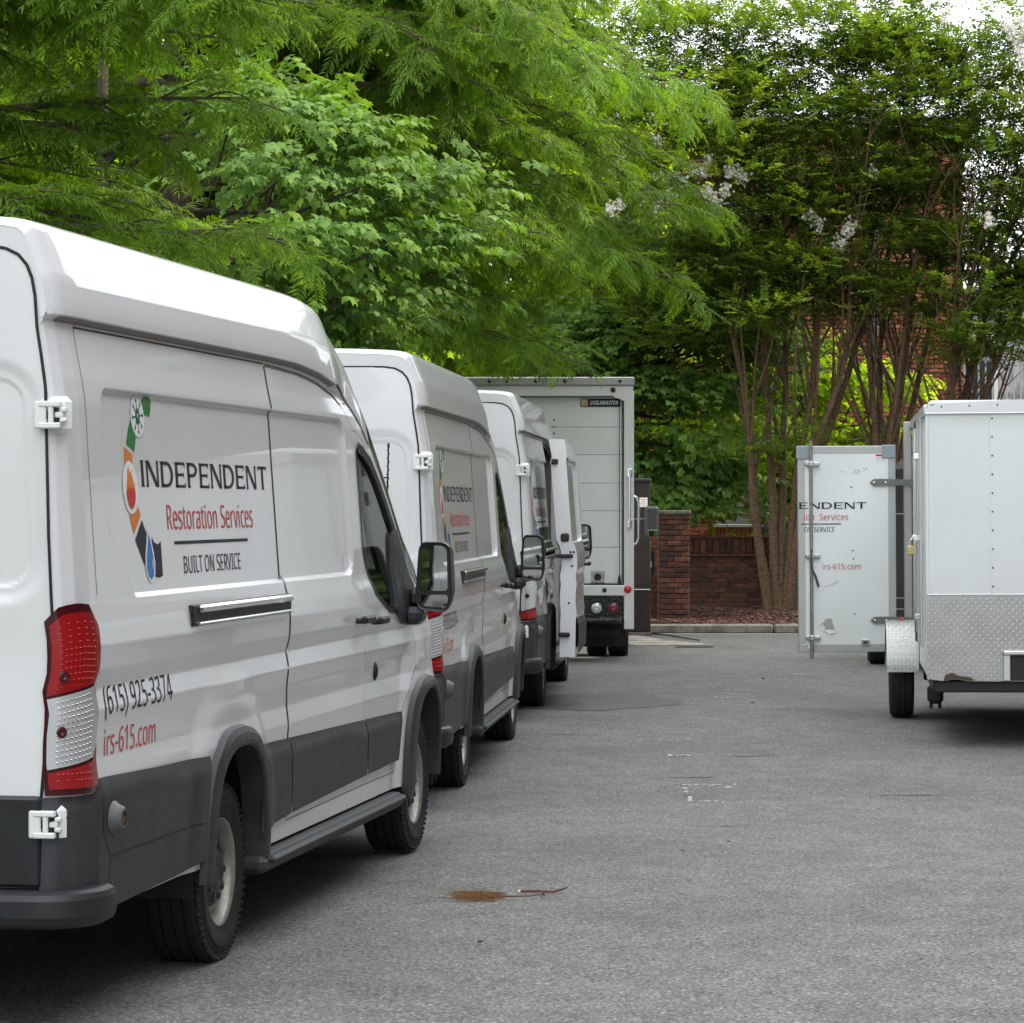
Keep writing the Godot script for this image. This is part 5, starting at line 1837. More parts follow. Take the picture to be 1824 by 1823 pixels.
func make_masonry() -> void:
	var all := func(_x: float, _y: float) -> bool: return true
	# gate pillar
	var p := thing("brick_pillar", "weathered red brick gate pillar with a concrete cap left of the crape myrtles", "pillar", Vector3(2.12, 0, -41.55))
	var mb := MB.new()
	mb.box(Vector3(.215, .84, -.215), Vector3(.405, 1.66, .405), 0)
	put("mortar_core", mb.mesh(), M.mortar_dark, p)
	brickwork(p, Vector3(0, .09, 0), Vector3.RIGHT, Vector3.BACK, .43, 1.53, [], all, 300, "brick_old", .0762, .2150)
	brickwork(p, Vector3(0, .09, -.43), Vector3.BACK, Vector3.LEFT, .43, 1.53, [], all, 300, "brick_old", .0762, .2150)
	brickwork(p, Vector3(.43, .09, 0), Vector3.FORWARD, Vector3.RIGHT, .43, 1.53, [], func(_x: float, _y: float) -> bool: return false, 0, "brick_old", .0762, .2150)
	mb = MB.new()
	mb.box(Vector3(.215, 1.645, -.215), Vector3(.47, .07, .47), .008)
	mb.box(Vector3(.215, 1.585, -.215), Vector3(.448, .05, .448), .006)
	put("corbel", mb.mesh(), M.brick_old[1], p)
	mb = MB.new()
	mb.box(Vector3(.215, 1.715, -.215), Vector3(.49, .065, .49), .014)
	put("cap", mb.mesh(), M.kerb_dark, p)
	# low wall between the pillar and the trailers
	var w := thing("garden_wall", "low red brick garden wall with a soldier course coping behind the mulch bed", "wall", Vector3(2.56, 0, -43.95))
	mb = MB.new()
	mb.box(Vector3(3.2, .60, -.165), Vector3(6.4, 1.30, .24), 0)
	put("mortar_core", mb.mesh(), M.mortar_dark, w)
	brickwork(w, Vector3(0, .10, -.045), Vector3.RIGHT, Vector3.BACK, 6.4, .96, [], func(x: float, _y: float) -> bool: return x < 2.1, 300, "brick_old")
	for k in 64:   # soldier bricks of the coping, a corbel course below them
		mb = MB.new()
		mb.box(Vector3(.05 + k * .1, 1.205, -.12 + rr(-.003, .003)), Vector3(.090, .225, .30), .006)
		put("coping_brick", mb.mesh(), M.brick_old[rng.randi() % 4], w)
	mb = MB.new()
	mb.box(Vector3(3.2, 1.07, -.12), Vector3(6.4, .055, .25), .006)
	put("corbel", mb.mesh(), M.brick_old[2], w)
	mb = MB.new()
	mb.box(Vector3(3.2, 1.332, -.12), Vector3(6.44, .032, .34), .008)
	put("coping_slab", mb.mesh(), M.brick_old[0], w)
	# stub wall left of the pillar with a meter box
	var s := thing("meter_box", "small dark meter box on a short brick stub left of the gate pillar", "box", Vector3(1.98, 0, -42.1))
	mb = MB.new()
	mb.box(Vector3(.06, .40, -.1), Vector3(.16, .80, .2), .004)
	put("brick_stub", mb.mesh(), M.brick_old[2], s)
	mb = MB.new()
	mb.box(Vector3(.055, .98, -.1), Vector3(.10, .36, .12), .01)
	put("box_body", mb.mesh(), M.black, s)
	mb = MB.new()
	mb.box(Vector3(.04, .95, -.03), Vector3(.045, .09, .02), .008)
	put("meter_face", mb.mesh(), M.alu_dull, s)
	# brick building behind the trees
	var b := thing("brick_building", "two storey red brick building behind the crape myrtles with grey framed windows", "building", Vector3(.5, 0, -50.0))
	var W := 7.3; var H := 8.3
	mb = MB.new()
	mb.box(Vector3(W / 2, H / 2, -4.06), Vector3(W - .02, H, 8.0), 0)
	put("wall", mb.mesh(), M.mortar, b)
	var wins := [Rect2(3.02, 1.50, .95, 1.55), Rect2(.5, 1.50, .95, 1.55), Rect2(2.85, 5.35, .95, 1.75), Rect2(.4, 5.35, .95, 1.75)]
	var pick := func(x: float, y: float) -> bool:
		return (x > 4.5 and x < 6.3 and y > 3.35 and y < 4.7) or (x > 2.6 and x < 4.6 and y > 1.3 and y < 2.0)
	brickwork(b, Vector3(0, 0, 0), Vector3.RIGHT, Vector3.BACK, W, H, wins, pick, 300, "brick_new")
	brickwork(b, Vector3(W, 0, 0), Vector3.FORWARD, Vector3.RIGHT, 3.0, H, [], func(_x: float, _y: float) -> bool: return false, 0, "brick_new")
	for q: Rect2 in wins:
		var c := q.get_center()
		mb = MB.new()
		for e: Array in [[Vector2(0, q.size.y / 2 - .04), Vector2(q.size.x, .08)], [Vector2(0, -q.size.y / 2 + .04), Vector2(q.size.x, .08)], [Vector2(q.size.x / 2 - .035, 0), Vector2(.07, q.size.y - .16)], [Vector2(-q.size.x / 2 + .035, 0), Vector2(.07, q.size.y - .16)], [Vector2(0, 0), Vector2(q.size.x - .14, .055)]]:
			mb.box(Vector3(c.x + e[0].x, c.y + e[0].y, -.055), Vector3(e[1].x, e[1].y, .07), .006)
		var fr := put("window", mb.mesh(), M.win_frame, b)
		for h: float in [-1.0, 1.0]:
			mb = MB.new()
			mb.box(Vector3(c.x, c.y + h * q.size.y / 4, -.068), Vector3(q.size.x - .14, q.size.y / 2 - .1, .01), 0)
			put("pane", mb.mesh(), M.pane, fr)
		mb = MB.new()
		mb.box(Vector3(c.x, q.position.y - .03, .0), Vector3(q.size.x + .1, .06, .16), .01)
		put("sill", mb.mesh(), M.win_frame, fr)
		for k in int((q.size.x + .1) / .072):
			mb = MB.new()
			mb.box(Vector3(q.position.x - .02 + k * .072, q.position.y - .165, .0), Vector3(.063, .20, .075), .005)
			put("sill_brick", mb.mesh(), M.brick_new[rng.randi() % 4], fr)
	mb = MB.new()
	mb.box(Vector3(W / 2, H + .12, -3.9), Vector3(W + .5, .24, 8.5), .03)
	put("eaves", mb.mesh(), M.win_frame, b)
	for x: float in [3.90, 5.78]:
		mb = MB.new()
		mb.box(Vector3(x, H / 2 + .1, .055), Vector3(.10, H - .2, .085), .02)
		for k in 5: mb.box(Vector3(x, .8 + k * 1.7, .05), Vector3(.14, .05, .08), .01)
		put("downspout", mb.mesh(), M.downspout, b)
	# paler building further right
	var g := thing("grey_building", "pale grey building with slatted balcony rails far behind at the right", "building", Vector3(8.1, 0, -58.0))
	mb = MB.new()
	mb.box(Vector3(6, 2.95, -5), Vector3(12, 5.9, 10), .02)
	put("wall", mb.mesh(), M.grey_wall, g)
	mb = MB.new()
	mb.box(Vector3(6, 6.0, -5), Vector3(12.6, .25, 10.6), .03)
	put("roof", mb.mesh(), M.roof_slate, g)
	for k in 4:
		mb = MB.new()
		mb.box(Vector3(1.2 + k * 1.5, 4.5, .02), Vector3(.9, 1.5, .06), .01)
		var fr := put("window", mb.mesh(), M.win_white, g)
		mb = MB.new()
		mb.box(Vector3(1.2 + k * 1.5, 4.5, .05), Vector3(.74, 1.34, .02), 0)
		put("pane", mb.mesh(), M.pane, fr)
	for k in 40:
		mb = MB.new()
		mb.box(Vector3(.3 + k * .14, 4.25, .8), Vector3(.03, .9, .03), .004)
		put("rail_slat", mb.mesh(), M.win_frame, g)
	mb = MB.new()
	mb.box(Vector3(3.1, 4.72, .8), Vector3(5.8, .06, .06), .01)
	mb.box(Vector3(3.1, 3.75, .45), Vector3(5.8, .12, .9), .01)
	put("balcony", mb.mesh(), M.win_frame, g)
	# dark steel cabinet beside the gateway
	var c := thing("steel_cabinet", "tall dark brown steel cabinet with a white notice beside the box truck", "cabinet", Vector3(1.46, 0, -40.2))
	mb = MB.new()
	mb.box(Vector3(.235, 1.10, -.3), Vector3(.47, 2.10, .6), .012)
	put("cabinet_body", mb.mesh(), M.brown_steel, c)
	mb = MB.new()
	mb.box(Vector3(.235, 2.165, -.3), Vector3(.50, .06, .64), .015)
	put("cabinet_top", mb.mesh(), M.gloss_black, c)
	mb = MB.new()
	mb.box(Vector3(.235, .645, .006), Vector3(.46, .014, .02), .003)
	put("trim_strip", mb.mesh(), M.alu, c)
	mb = MB.new()
	mb.box(Vector3(.37, 1.86, .002), Vector3(.11, .13, .004), 0)
	var no := put("notice", mb.mesh(), M.ink_white, c)
	mb = MB.new()
	for k in 4: mb.box(Vector3(.37, 1.90 - k * .026, .0045), Vector3(.085 - (k % 2) * .02, .007, .001), 0)
	put("notice_lines", mb.mesh(), M.ink_red2, no)
	mb = MB.new()
	mb.box(Vector3(.235, .02, -.3), Vector3(.50, .06, .64), .005)
	put("plinth", mb.mesh(), M.kerb, c)
	# brick office across the lot: stands to the right of the frame and shows in the paint and glass of the vans; its stepped heights are shaped to shade the lot
	var o := thing("brick_office", "tall red brick office along the right side of the lot, stepped down towards the trees", "building", Vector3(9.6, 0, 0))
	for q: Array in [[-16.0, 17.5, 15.4], [17.5, 33.0, 12.1], [33.0, 40.0, 7.4]]:
		mb = MB.new()
		mb.box(Vector3(6, q[2] / 2.0, -(q[0] + q[1]) / 2.0), Vector3(12, q[2], q[1] - q[0] - .01), .02)
		put("wall", mb.mesh(), M.brick_far, o)
		mb = MB.new()
		mb.box(Vector3(6, q[2] + .06, -(q[0] + q[1]) / 2.0), Vector3(12.3, .16, q[1] - q[0] - .02), .02)
		put("parapet", mb.mesh(), M.kerb, o)
		for k in int((q[1] - q[0]) / 3.4):
			for l in int(q[2] / 3.4):
				mb = MB.new()
				mb.box(Vector3(-.02, 2.1 + l * 3.3, -(q[0] + 1.8 + k * 3.4)), Vector3(.06, 1.7, 1.2), .01)
				var wn := put("window", mb.mesh(), M.win_frame, o)
				mb = MB.new()
				mb.box(Vector3(-.05, 2.1 + l * 3.3, -(q[0] + 1.8 + k * 3.4)), Vector3(.02, 1.5, 1.04), 0)
				put("pane", mb.mesh(), M.pane, wn)

func make_hedge() -> void:
	# added strip and shrubs on the left, blocking low light under the vans
	var mb := MB.new()
	mb.box(Vector3(-6.2, .03, -12.0), Vector3(4.2, .12, 52.0), .03)
	struct_("planting_strip", mb.mesh(), M.mulch)
	var t := thing("hedge", "low leafy hedge in the planting strip along the left edge behind the vans", "hedge", Vector3(-4.9, .08, 0))
	rng.seed = 401
	mb = MB.new()
	for k in 60:
		var z := -4.0 + k * .62
		mb.tube(PackedVector3Array([Vector3(rr(-.2, .2), 0, -z), Vector3(rr(-.3, .3), .5, -z + rr(-.2, .2)), Vector3(rr(-.4, .4), .95, -z + rr(-.3, .3))]), PackedFloat32Array([.02, .014, .004]), 5)
	put("stems", mb.mesh(), M.bark_dark, t)
	var xf := []; var cols := []
	for k in 9000:
		var p := Vector3(rr(-.55, .55), rr(.05, 1.05), -rr(-4.0, 34.0))
		xf.append(Transform3D(orient(Vector3(rr(-1, 1), rr(-.4, .3), rr(-1, 1)), Vector3(rr(-.5, .5), 1, rr(-.5, .5)).normalized(), rr(.16, .26)), p))
		cols.append(tint(.6, 1.1, .1))
	scatter("foliage", M.maple_twigs[0], M.maple, xf, cols, t)

func make_litter() -> void:
	# dead needle spray and the twig beside it
	var t := thing("dead_needle_spray", "clump of dry brown needles with a thin stem lying on the asphalt", "plant litter", Vector3(-.02, .004, -13.25))
	t.position.y = ground_y(13.25) + .004
	var mb := MB.new()
	for k in 130:
		var a := Vector3(rr(-.15, .0), rr(.0, .012), rr(-.12, .12))
		var l := rr(.06, .20)
		var d := Vector3(-1, rr(-.02, .10), rr(-.25, .25)).normalized()
		mb.tube(PackedVector3Array([a, a + d * l * .5 + Vector3(0, rr(0, .008), 0), a + d * l]), PackedFloat32Array([.0011, .001, .0005]), 3, false)
	put("needles", mb.mesh(), M.dead_needle, t).set_meta("kind", "stuff")
	mb = MB.new()
	mb.tube(PackedVector3Array([Vector3(-.24, .01, .09), Vector3(-.12, .012, .085), Vector3(.0, .016, .06), Vector3(.10, .012, .02), Vector3(.16, .014, -.01)]), PackedFloat32Array([.001, .002, .004, .003, .002]), 5)
	mb.tube(PackedVector3Array([Vector3(-.20, .01, -.10), Vector3(-.10, .012, -.115), Vector3(-.01, .008, -.10)]), PackedFloat32Array([.001, .003, .002]), 5)
	mb.tube(PackedVector3Array([Vector3(.155, .006, .02), Vector3(.16, .03, -.01), Vector3(.168, .006, -.04)]), PackedFloat32Array([.004, .005, .003]), 5)
	put("stem", mb.mesh(), M.twig, t)
	var s := thing("fallen_twig", "short red brown twig with a pale broken end lying right of the dry needles", "twig", Vector3(.14, ground_y(13.4) + .004, -13.42))
	mb = MB.new()
	mb.tube(PackedVector3Array([Vector3(-.10, .008, .0), Vector3(-.02, .010, .01), Vector3(.05, .008, .02), Vector3(.075, .012, .0), Vector3(.10, .014, -.04), Vector3(.12, .02, -.06)]), PackedFloat32Array([.007, .006, .006, .006, .005, .003]), 7)
	put("stick", mb.mesh(), M.twig, s)
	mb = MB.new()
	mb.rod(Vector3(-.112, .008, 0), Vector3(-.099, .008, 0), .0062, 7)
	put("broken_end", mb.mesh(), M.ink_white, s)
	# small bits scattered on the lot
	for q: Array in [[-.13, 11.9, .007], [.9, 15.2, .006], [1.18, 15.7, .006], [2.2, 26.4, .010], [-.05, 25.6, .014], [2.62, 30.1, .012]]:
		var o := MB.new()
		var r: float = q[2]
		o.tube(PackedVector3Array([Vector3(-r * 2, r * .4, 0), Vector3(0, r * .9, r), Vector3(r * 1.6, r * .4, -r * .4)]), PackedFloat32Array([r * .3, r * .55, r * .2]), 5)
		tag(struct_less("bark_crumb", o.mesh(), M.twig_dark, Vector3(q[0], ground_y(q[1]) + .003, -q[1])), "tiny dark bark crumb lying on the open asphalt", "debris", "bark crumbs on the lot")
	var wd := thing("weed", "small green weed growing at the foot of the brick pillar", "weed", Vector3(2.62, .10, -41.4))
	mb = MB.new()
	for k in 46:
		var a := rr(0, TAU)
		var d := Vector3(cos(a), rr(.2, 1.1), sin(a)).normalized()
		var l := rr(.05, .16)
		var e := d.cross(Vector3.UP).normalized() * rr(.012, .02)
		var b := Vector3(rr(-.12, .05), 0, rr(-.05, .05))
		var m2 := b + d * l * .6
		var tip := b + d * l + Vector3(0, -l * .3, 0)
		mb.flat(b, m2 + e, m2 - e, Vector3.UP + d * .3)
		mb.flat(m2 + e, tip, m2 - e, Vector3.UP + d * .5)
	put("leaves", mb.mesh(), M.leaf_plain, wd).set_meta("kind", "stuff")
	var cb := thing("black_cable", "thin black cable trailing across the concrete apron from the kerb", "cable", Vector3(1.75, .012, -40.6))
	mb = MB.new()
	var pts := PackedVector3Array(); var rad := PackedFloat32Array()
	for k in 20:
		var f := k / 19.0
		pts.append(Vector3(f * .85 - .1, .004, f * f * 2.2 - .2 + .12 * sin(f * 9))); rad.append(.009)
	mb.tube(pts, rad, 5)
	put("cord", mb.mesh(), M.black, cb)

func struct_less(called: String, mesh: Mesh, m: Material, at: Vector3) -> MeshInstance3D:
	var o := put(called, mesh, m, self)
	o.position = at
	return o

# ---------------------------------------------------------------- trees
func leaf_blade(mb: MB, base: Vector3, dir: Vector3, up: Vector3, l: float, w: float, droop := .25) -> void:
	# a narrow folded blade of four faces
	var side := dir.cross(up).normalized() * w / 2.0
	var m := base + dir * l * .5 + up * l * .06
	var tip := base + dir * l - up * l * droop
	var keel := -up * w * .12
	mb.flat(base, m + side, m + keel, up)
	mb.flat(base, m + keel, m - side, up)
	mb.flat(m + side, tip, m + keel, up)
	mb.flat(m + keel, tip, m - side, up)

func leaf_shade() -> Color:
	var g := rr(.72, 1.25)
	var y := rr(-.10, .16)
	return Color(g * (1.0 + y), g, g * (1.0 - y))

func cypress_frond(sd: int) -> ArrayMesh:
	# feathery spray: thin stem along +z with soft branchlets to both sides
	rng.seed = sd
	var mb := MB.new()
	mb.tinted = true
	var n := 12
	var bend := rr(.06, .26)
	for k in n:
		var f := (k + .6) / n
		var at := Vector3(0, -bend * f * f, f)
		for s: float in [-1.0, 1.0]:
			mb.now = leaf_shade()
			var ang := rr(.45, .85)
			var l := (.44 - .22 * f) * rr(.75, 1.15)
			var d := Vector3(s * sin(ang), rr(-.30, .06), cos(ang) - bend * f).normalized()
			leaf_blade(mb, at + Vector3(0, 0, rr(-.02, .02)), d, Vector3(rr(-.3, .3), 1, 0).normalized(), l, rr(.040, .062), rr(.05, .3))
	leaf_blade(mb, Vector3(0, -bend, .98), Vector3(0, -.35, 1).normalized(), Vector3.UP, .2, .035)
	for k in 4:
		var a := Vector3(0, -bend * pow(k / 4.0, 2), k / 4.0); var b := Vector3(0, -bend * pow((k + 1) / 4.0, 2), (k + 1) / 4.0)
		mb.flat(a + Vector3(.006, 0, 0), b + Vector3(.005, 0, 0), b - Vector3(.005, 0, 0), Vector3.UP)
		mb.flat(a + Vector3(.006, 0, 0), b - Vector3(.005, 0, 0), a - Vector3(.006, 0, 0), Vector3.UP)
	return mb.mesh()

func maple_leaf_into(mb: MB, xf: Transform3D) -> void:
	# lobed leaf: five points round the stalk, slightly cupped
	var pts := [Vector2(0, 0), Vector2(.20, -.04), Vector2(.42, .08), Vector2(.30, .22), Vector2(.54, .46), Vector2(.34, .50), Vector2(.20, .62), Vector2(.0, 1.0), Vector2(-.20, .62), Vector2(-.34, .50), Vector2(-.54, .46), Vector2(-.30, .22), Vector2(-.42, .08), Vector2(-.20, -.04)]
	var c := Vector2(0, .30)
	var up := xf.basis.y.normalized()
	var g := func(p: Vector2) -> Vector3:
		return xf * Vector3(p.x, -.30 * p.x * p.x - .22 * p.y * p.y, p.y)
	var m := pts.size()
	for k in m:
		mb.flat(g.call(c), g.call(pts[k]), g.call(pts[(k + 1) % m]), up)

func maple_twig(sd: int, leaves := 6) -> ArrayMesh:
	rng.seed = sd
	var mb := MB.new()
	mb.tinted = true
	for k in leaves:
		var f := float(k) / (leaves - 1)
		mb.now = leaf_shade()
		var at := Vector3(0, -.06 * f * f, f * .8)
		var yaw := (rr(.4, 1.3) if k % 2 else -rr(.4, 1.3)) * (1.0 - f * .6)
		var b := Basis(Vector3.UP, yaw) * Basis(Vector3.RIGHT, rr(.15, .75)) * Basis(Vector3.BACK, rr(-.4, .4))
		var s := rr(.32, .46)
		var stalk := b * Vector3(0, .05, .16)
		maple_leaf_into(mb, Transform3D(b.scaled(Vector3.ONE * s), at + stalk))
	mb.flat(Vector3(.008, 0, 0), Vector3(0, -.06, .85), Vector3(-.008, 0, 0), Vector3.UP)
	return mb.mesh()

func crape_twig(sd: int) -> ArrayMesh:
	rng.seed = sd
	var mb := MB.new()
	mb.tinted = true
	for k in 15:
		var f := (k + .5) / 15.0
		mb.now = leaf_shade()
		var at := Vector3(0, .12 * f - .1 * f * f, f)
		var s := 1.0 if k % 2 else -1.0
		var d := Vector3(s * rr(.6, 1.0), rr(-.15, .5), rr(.2, .8)).normalized()
		var up := (Vector3(rr(-.4, .4), 1, rr(-.3, .3))).normalized()
		var side := d.cross(up).normalized()
		var l := rr(.17, .25); var w := l * .26
		var a := at; var m := at + d * l * .5; var tip := at + d * l - up * l * .1
		mb.flat(a, m + side * w, tip, up)
		mb.flat(a, tip, m - side * w, up)
	mb.flat(Vector3(.012, 0, 0), Vector3(0, .02, 1), Vector3(-.012, 0, 0), Vector3.UP)
	return mb.mesh()

func tint(lo := .65, hi := 1.35, yellow := .15) -> Color:
	var g := rr(lo, hi)
	var y := rr(-.4, 1.0) * yellow
	return Color(g * (1.0 + y * 1.5), g * (1.0 + y * .4), g * (1.0 - y))

func orient(z: Vector3, up: Vector3, s: float) -> Basis:
	var zz := z.normalized()
	var x := up.cross(zz)
	if x.length() < .01: x = Vector3.RIGHT
	x = x.normalized()
	return Basis(x, zz.cross(x), zz).scaled(Vector3.ONE * s)

func limb_curve(a: Vector3, dir: Vector3, l: float, rise: float, droop: float, wob: float, n := 7) -> PackedVector3Array:
	var out := PackedVector3Array()
	var s := Vector3(rr(-1, 1), rr(-.5, .5), rr(-1, 1)) * wob
	for k in n:
		var f := float(k) / (n - 1)
		out.append(a + dir * l * f + Vector3.UP * (rise * f - droop * f * f) * l + s * sin(f * PI) * l)
	return out

func taper(r0: float, r1: float, n: int) -> PackedFloat32Array:
	var out := PackedFloat32Array()
	for k in n: out.append(lerpf(r0, r1, float(k) / (n - 1)))
	return out

func crown_parts(t: Node3D, meshes: Array, m: Material, xf: Array, cols: Array, part_name: String, eye_parts: int) -> void:
	# the sprays that show largest become parts of their own, the rest one mass
	var order := []
	if eye_parts > 0:
		for i in xf.size():
			var w: Vector3 = t.position + xf[i].origin
			var dz := -w.z
			if dz < 5 or absf(w.x / dz) > .172 or absf((w.y - 1.8) / dz) > .172: continue
			order.append([dz, i])
		order.sort_custom(func(a: Array, b: Array) -> bool: return a[0] < b[0])
	var taken := {}
	for k in mini(eye_parts, order.size()):
		var i: int = order[k][1]
		taken[i] = true
		var o := MeshInstance3D.new()
		o.mesh = meshes[i % meshes.size()]
		o.material_override = m
		o.transform = xf[i]
		o.name = part_name if k == 0 else "%s_%03d" % [part_name, k]
		t.add_child(o, true)
	for j in meshes.size():
		var a := []; var c := []
		for i in range(j, xf.size(), meshes.size()):
			if not taken.has(i):
				a.append(xf[i]); c.append(cols[i])
		if a.is_empty(): continue
		var mm := scatter("foliage", meshes[j], m, a, c, t)
		if j: mm.name = "foliage_%03d" % j

func cypress(called: String, label: String, at: Vector3, h: float, reach: float, low: float, nb: int, sd: int, droop: float, frond: float, parts: int, floor_y := 0.0, gap := .075, face := Vector3(1, 0, 0)) -> void:
	var t := thing(called, label, "tree", at)
	rng.seed = sd
	var wood := MB.new()
	wood.tube(PackedVector3Array([Vector3(0, -.1, 0), Vector3(0, .5, 0), Vector3(.05, h * .3, .05), Vector3(0, h * .65, 0), Vector3(.05, h, 0)]), PackedFloat32Array([.42, .32, .22, .13, .03]), 12)
	put("trunk", wood.mesh(), M.bark, t)
	wood = MB.new()
	var xf := []; var cols := []
	for k in nb:
		var f := (k + rr(0, 1)) / nb
		var y := lerpf(low, h * .97, pow(f, 1.25))
		var az := rr(0, TAU)
		if rr(0, 1) < .45:   # the open side of the row grows longer boughs
			az = atan2(-face.z, face.x) + rr(-.9, .9)
		var dir := Vector3(cos(az), 0, -sin(az))
		var l := reach * lerpf(1.0, .25, pow(f, 1.1)) * rr(.7, 1.1) * lerpf(.56, 1.0, clampf((y - low) / 3.2, 0.0, 1.0)) * (1.0 if dir.dot(face) > .2 else .75)
		var p := limb_curve(Vector3(0, y, 0), dir, l, rr(.05, .28), droop * rr(.6, 1.2), .05, 8)
		if at.y + p[7].y < floor_y: continue
		wood.tube(p, taper(.024 + .008 * l, .006, 8), 6)
		var bt := rr(.8, 1.2)
		var subs := int(l * 6.5)
		for s in subs:
			var u := .18 + .82 * (s + rr(0, 1)) / subs
			var i := mini(int(u * 7), 6)
			var q := p[i].lerp(p[i + 1], u * 7 - i)
			var out := (dir * rr(.3, .9) + dir.cross(Vector3.UP) * (1.0 if s % 2 else -1.0) * rr(.5, 1.0) + Vector3.UP * rr(-.25, .25)).normalized()
			var sl := rr(.45, .95) * (1.15 - u * .55)
			var sp := limb_curve(q, out, sl, .12, droop * rr(.8, 2.0), .08, 5)
			if at.y + sp[4].y < floor_y: continue
			wood.tube(sp, taper(.009, .003, 5), 4, false)
			var nf := int(sl / gap)
			for j in nf:
				var v := (j + rr(0, 1)) / nf
				var ii := mini(int(v * 4), 3)
				var pos := sp[ii].lerp(sp[ii + 1], v * 4 - ii)
				var tang := (sp[ii + 1] - sp[ii]).normalized()
				var lat := tang.cross(Vector3.UP).normalized() * (1.0 if j % 2 else -1.0)
				var d := (tang * rr(.4, 1.0) + lat * rr(.2, .9) + Vector3.DOWN * rr(-.25, .25 + droop)).normalized()
				if at.y + pos.y < floor_y + .05 - d.y * frond: continue
				var up := (Vector3.UP + lat * rr(-.5, .5) + dir * rr(-.2, .4)).normalized()
				xf.append(Transform3D(orient(d, up, frond * rr(.7, 1.25)), pos))
				var c := tint(.7, 1.25, .10)
				cols.append(Color(c.r * bt, c.g * bt, c.b * bt))
	put("branches", wood.mesh(), M.bark, t)
	if not M.has("fronds"):
		M.fronds = [cypress_frond(11), cypress_frond(12), cypress_frond(13), cypress_frond(14)]
	crown_parts(t, M.fronds, M.cypress, xf, cols, "frond", parts)

# broad crown: limbs that fork, with flat leaf layers at their ends
func maple(called: String, label: String, at: Vector3, h: float, center: Vector3, radii: Vector3, clumps: int, per: int, size: float, sd: int, m: Material, parts := 0, clump_r := .75, trunk_r := .18) -> void:
	var t := thing(called, label, "tree", at)
	rng.seed = sd
	var wood := MB.new()
	var fork := Vector3(rr(-.1, .1), h * .30, rr(-.1, .1))
	wood.tube(PackedVector3Array([Vector3(0, -.1, 0), Vector3(0, .35, 0), fork * .6, fork, fork + Vector3(.1, h * .3, 0), Vector3(.1, h * .9, 0)]), PackedFloat32Array([trunk_r * 1.6, trunk_r * 1.1, trunk_r, trunk_r * .85, trunk_r * .5, .02]), 10)
	put("trunk", wood.mesh(), M.bark_dark, t)
	wood = MB.new()
	var xf := []; var cols := []
	for k in clumps:
		var d := Vector3(rng.randfn(), rng.randfn(), rng.randfn()).normalized() * pow(rr(.12, 1.0), .45)
		var c := center + Vector3(d.x * radii.x, d.y * radii.y, d.z * radii.z)
		var from := fork + Vector3(.05, rr(0, .45) * h, 0)
		if from.y > c.y - .1: from.y = lerpf(fork.y, c.y, .6)
		var mid := from.lerp(c, .55) + Vector3(rr(-.2, .2), -.12 * from.distance_to(c) + rr(-.1, .3), rr(-.2, .2))
		wood.tube(PackedVector3Array([from, from.lerp(mid, .5) + Vector3(rr(-.05, .05), rr(-.05, .1), 0), mid, mid.lerp(c, .5) + Vector3(0, rr(0, .1), 0), c]), PackedFloat32Array([trunk_r * .32, trunk_r * .26, trunk_r * .18, trunk_r * .11, .008]), 6, false)
		var out := Vector3(d.x, d.y * .25, d.z).normalized()
		var bt := rr(.75, 1.2)
		var cr := clump_r * rr(.7, 1.3)
		for j in per:
			var a := Vector3(rng.randfn(), rng.randfn() * .36, rng.randfn()) * cr * .55
			var p := c + a + Vector3.DOWN * a.length_squared() * .12
			var dir := (out * .7 + Vector3(a.x, 0, a.z) / cr * .9 + Vector3(rr(-.6, .6), rr(-.55, .15), rr(-.6, .6))).normalized()
			var up := (Vector3.UP + Vector3(rr(-.5, .5), 0, rr(-.5, .5)) + out * .3).normalized()
			xf.append(Transform3D(orient(dir, up, size * rr(.75, 1.25)), p))
			var cc := tint(.7, 1.3, .14)
			cols.append(Color(cc.r * bt, cc.g * bt, cc.b * bt))
	put("branches", wood.mesh(), M.bark_dark, t)
	if not M.has("maple_twigs"):
		M.maple_twigs = [maple_twig(21), maple_twig(22), maple_twig(23), maple_twig(24)]
	crown_parts(t, M.maple_twigs, m, xf, cols, "leaf_spray", parts)

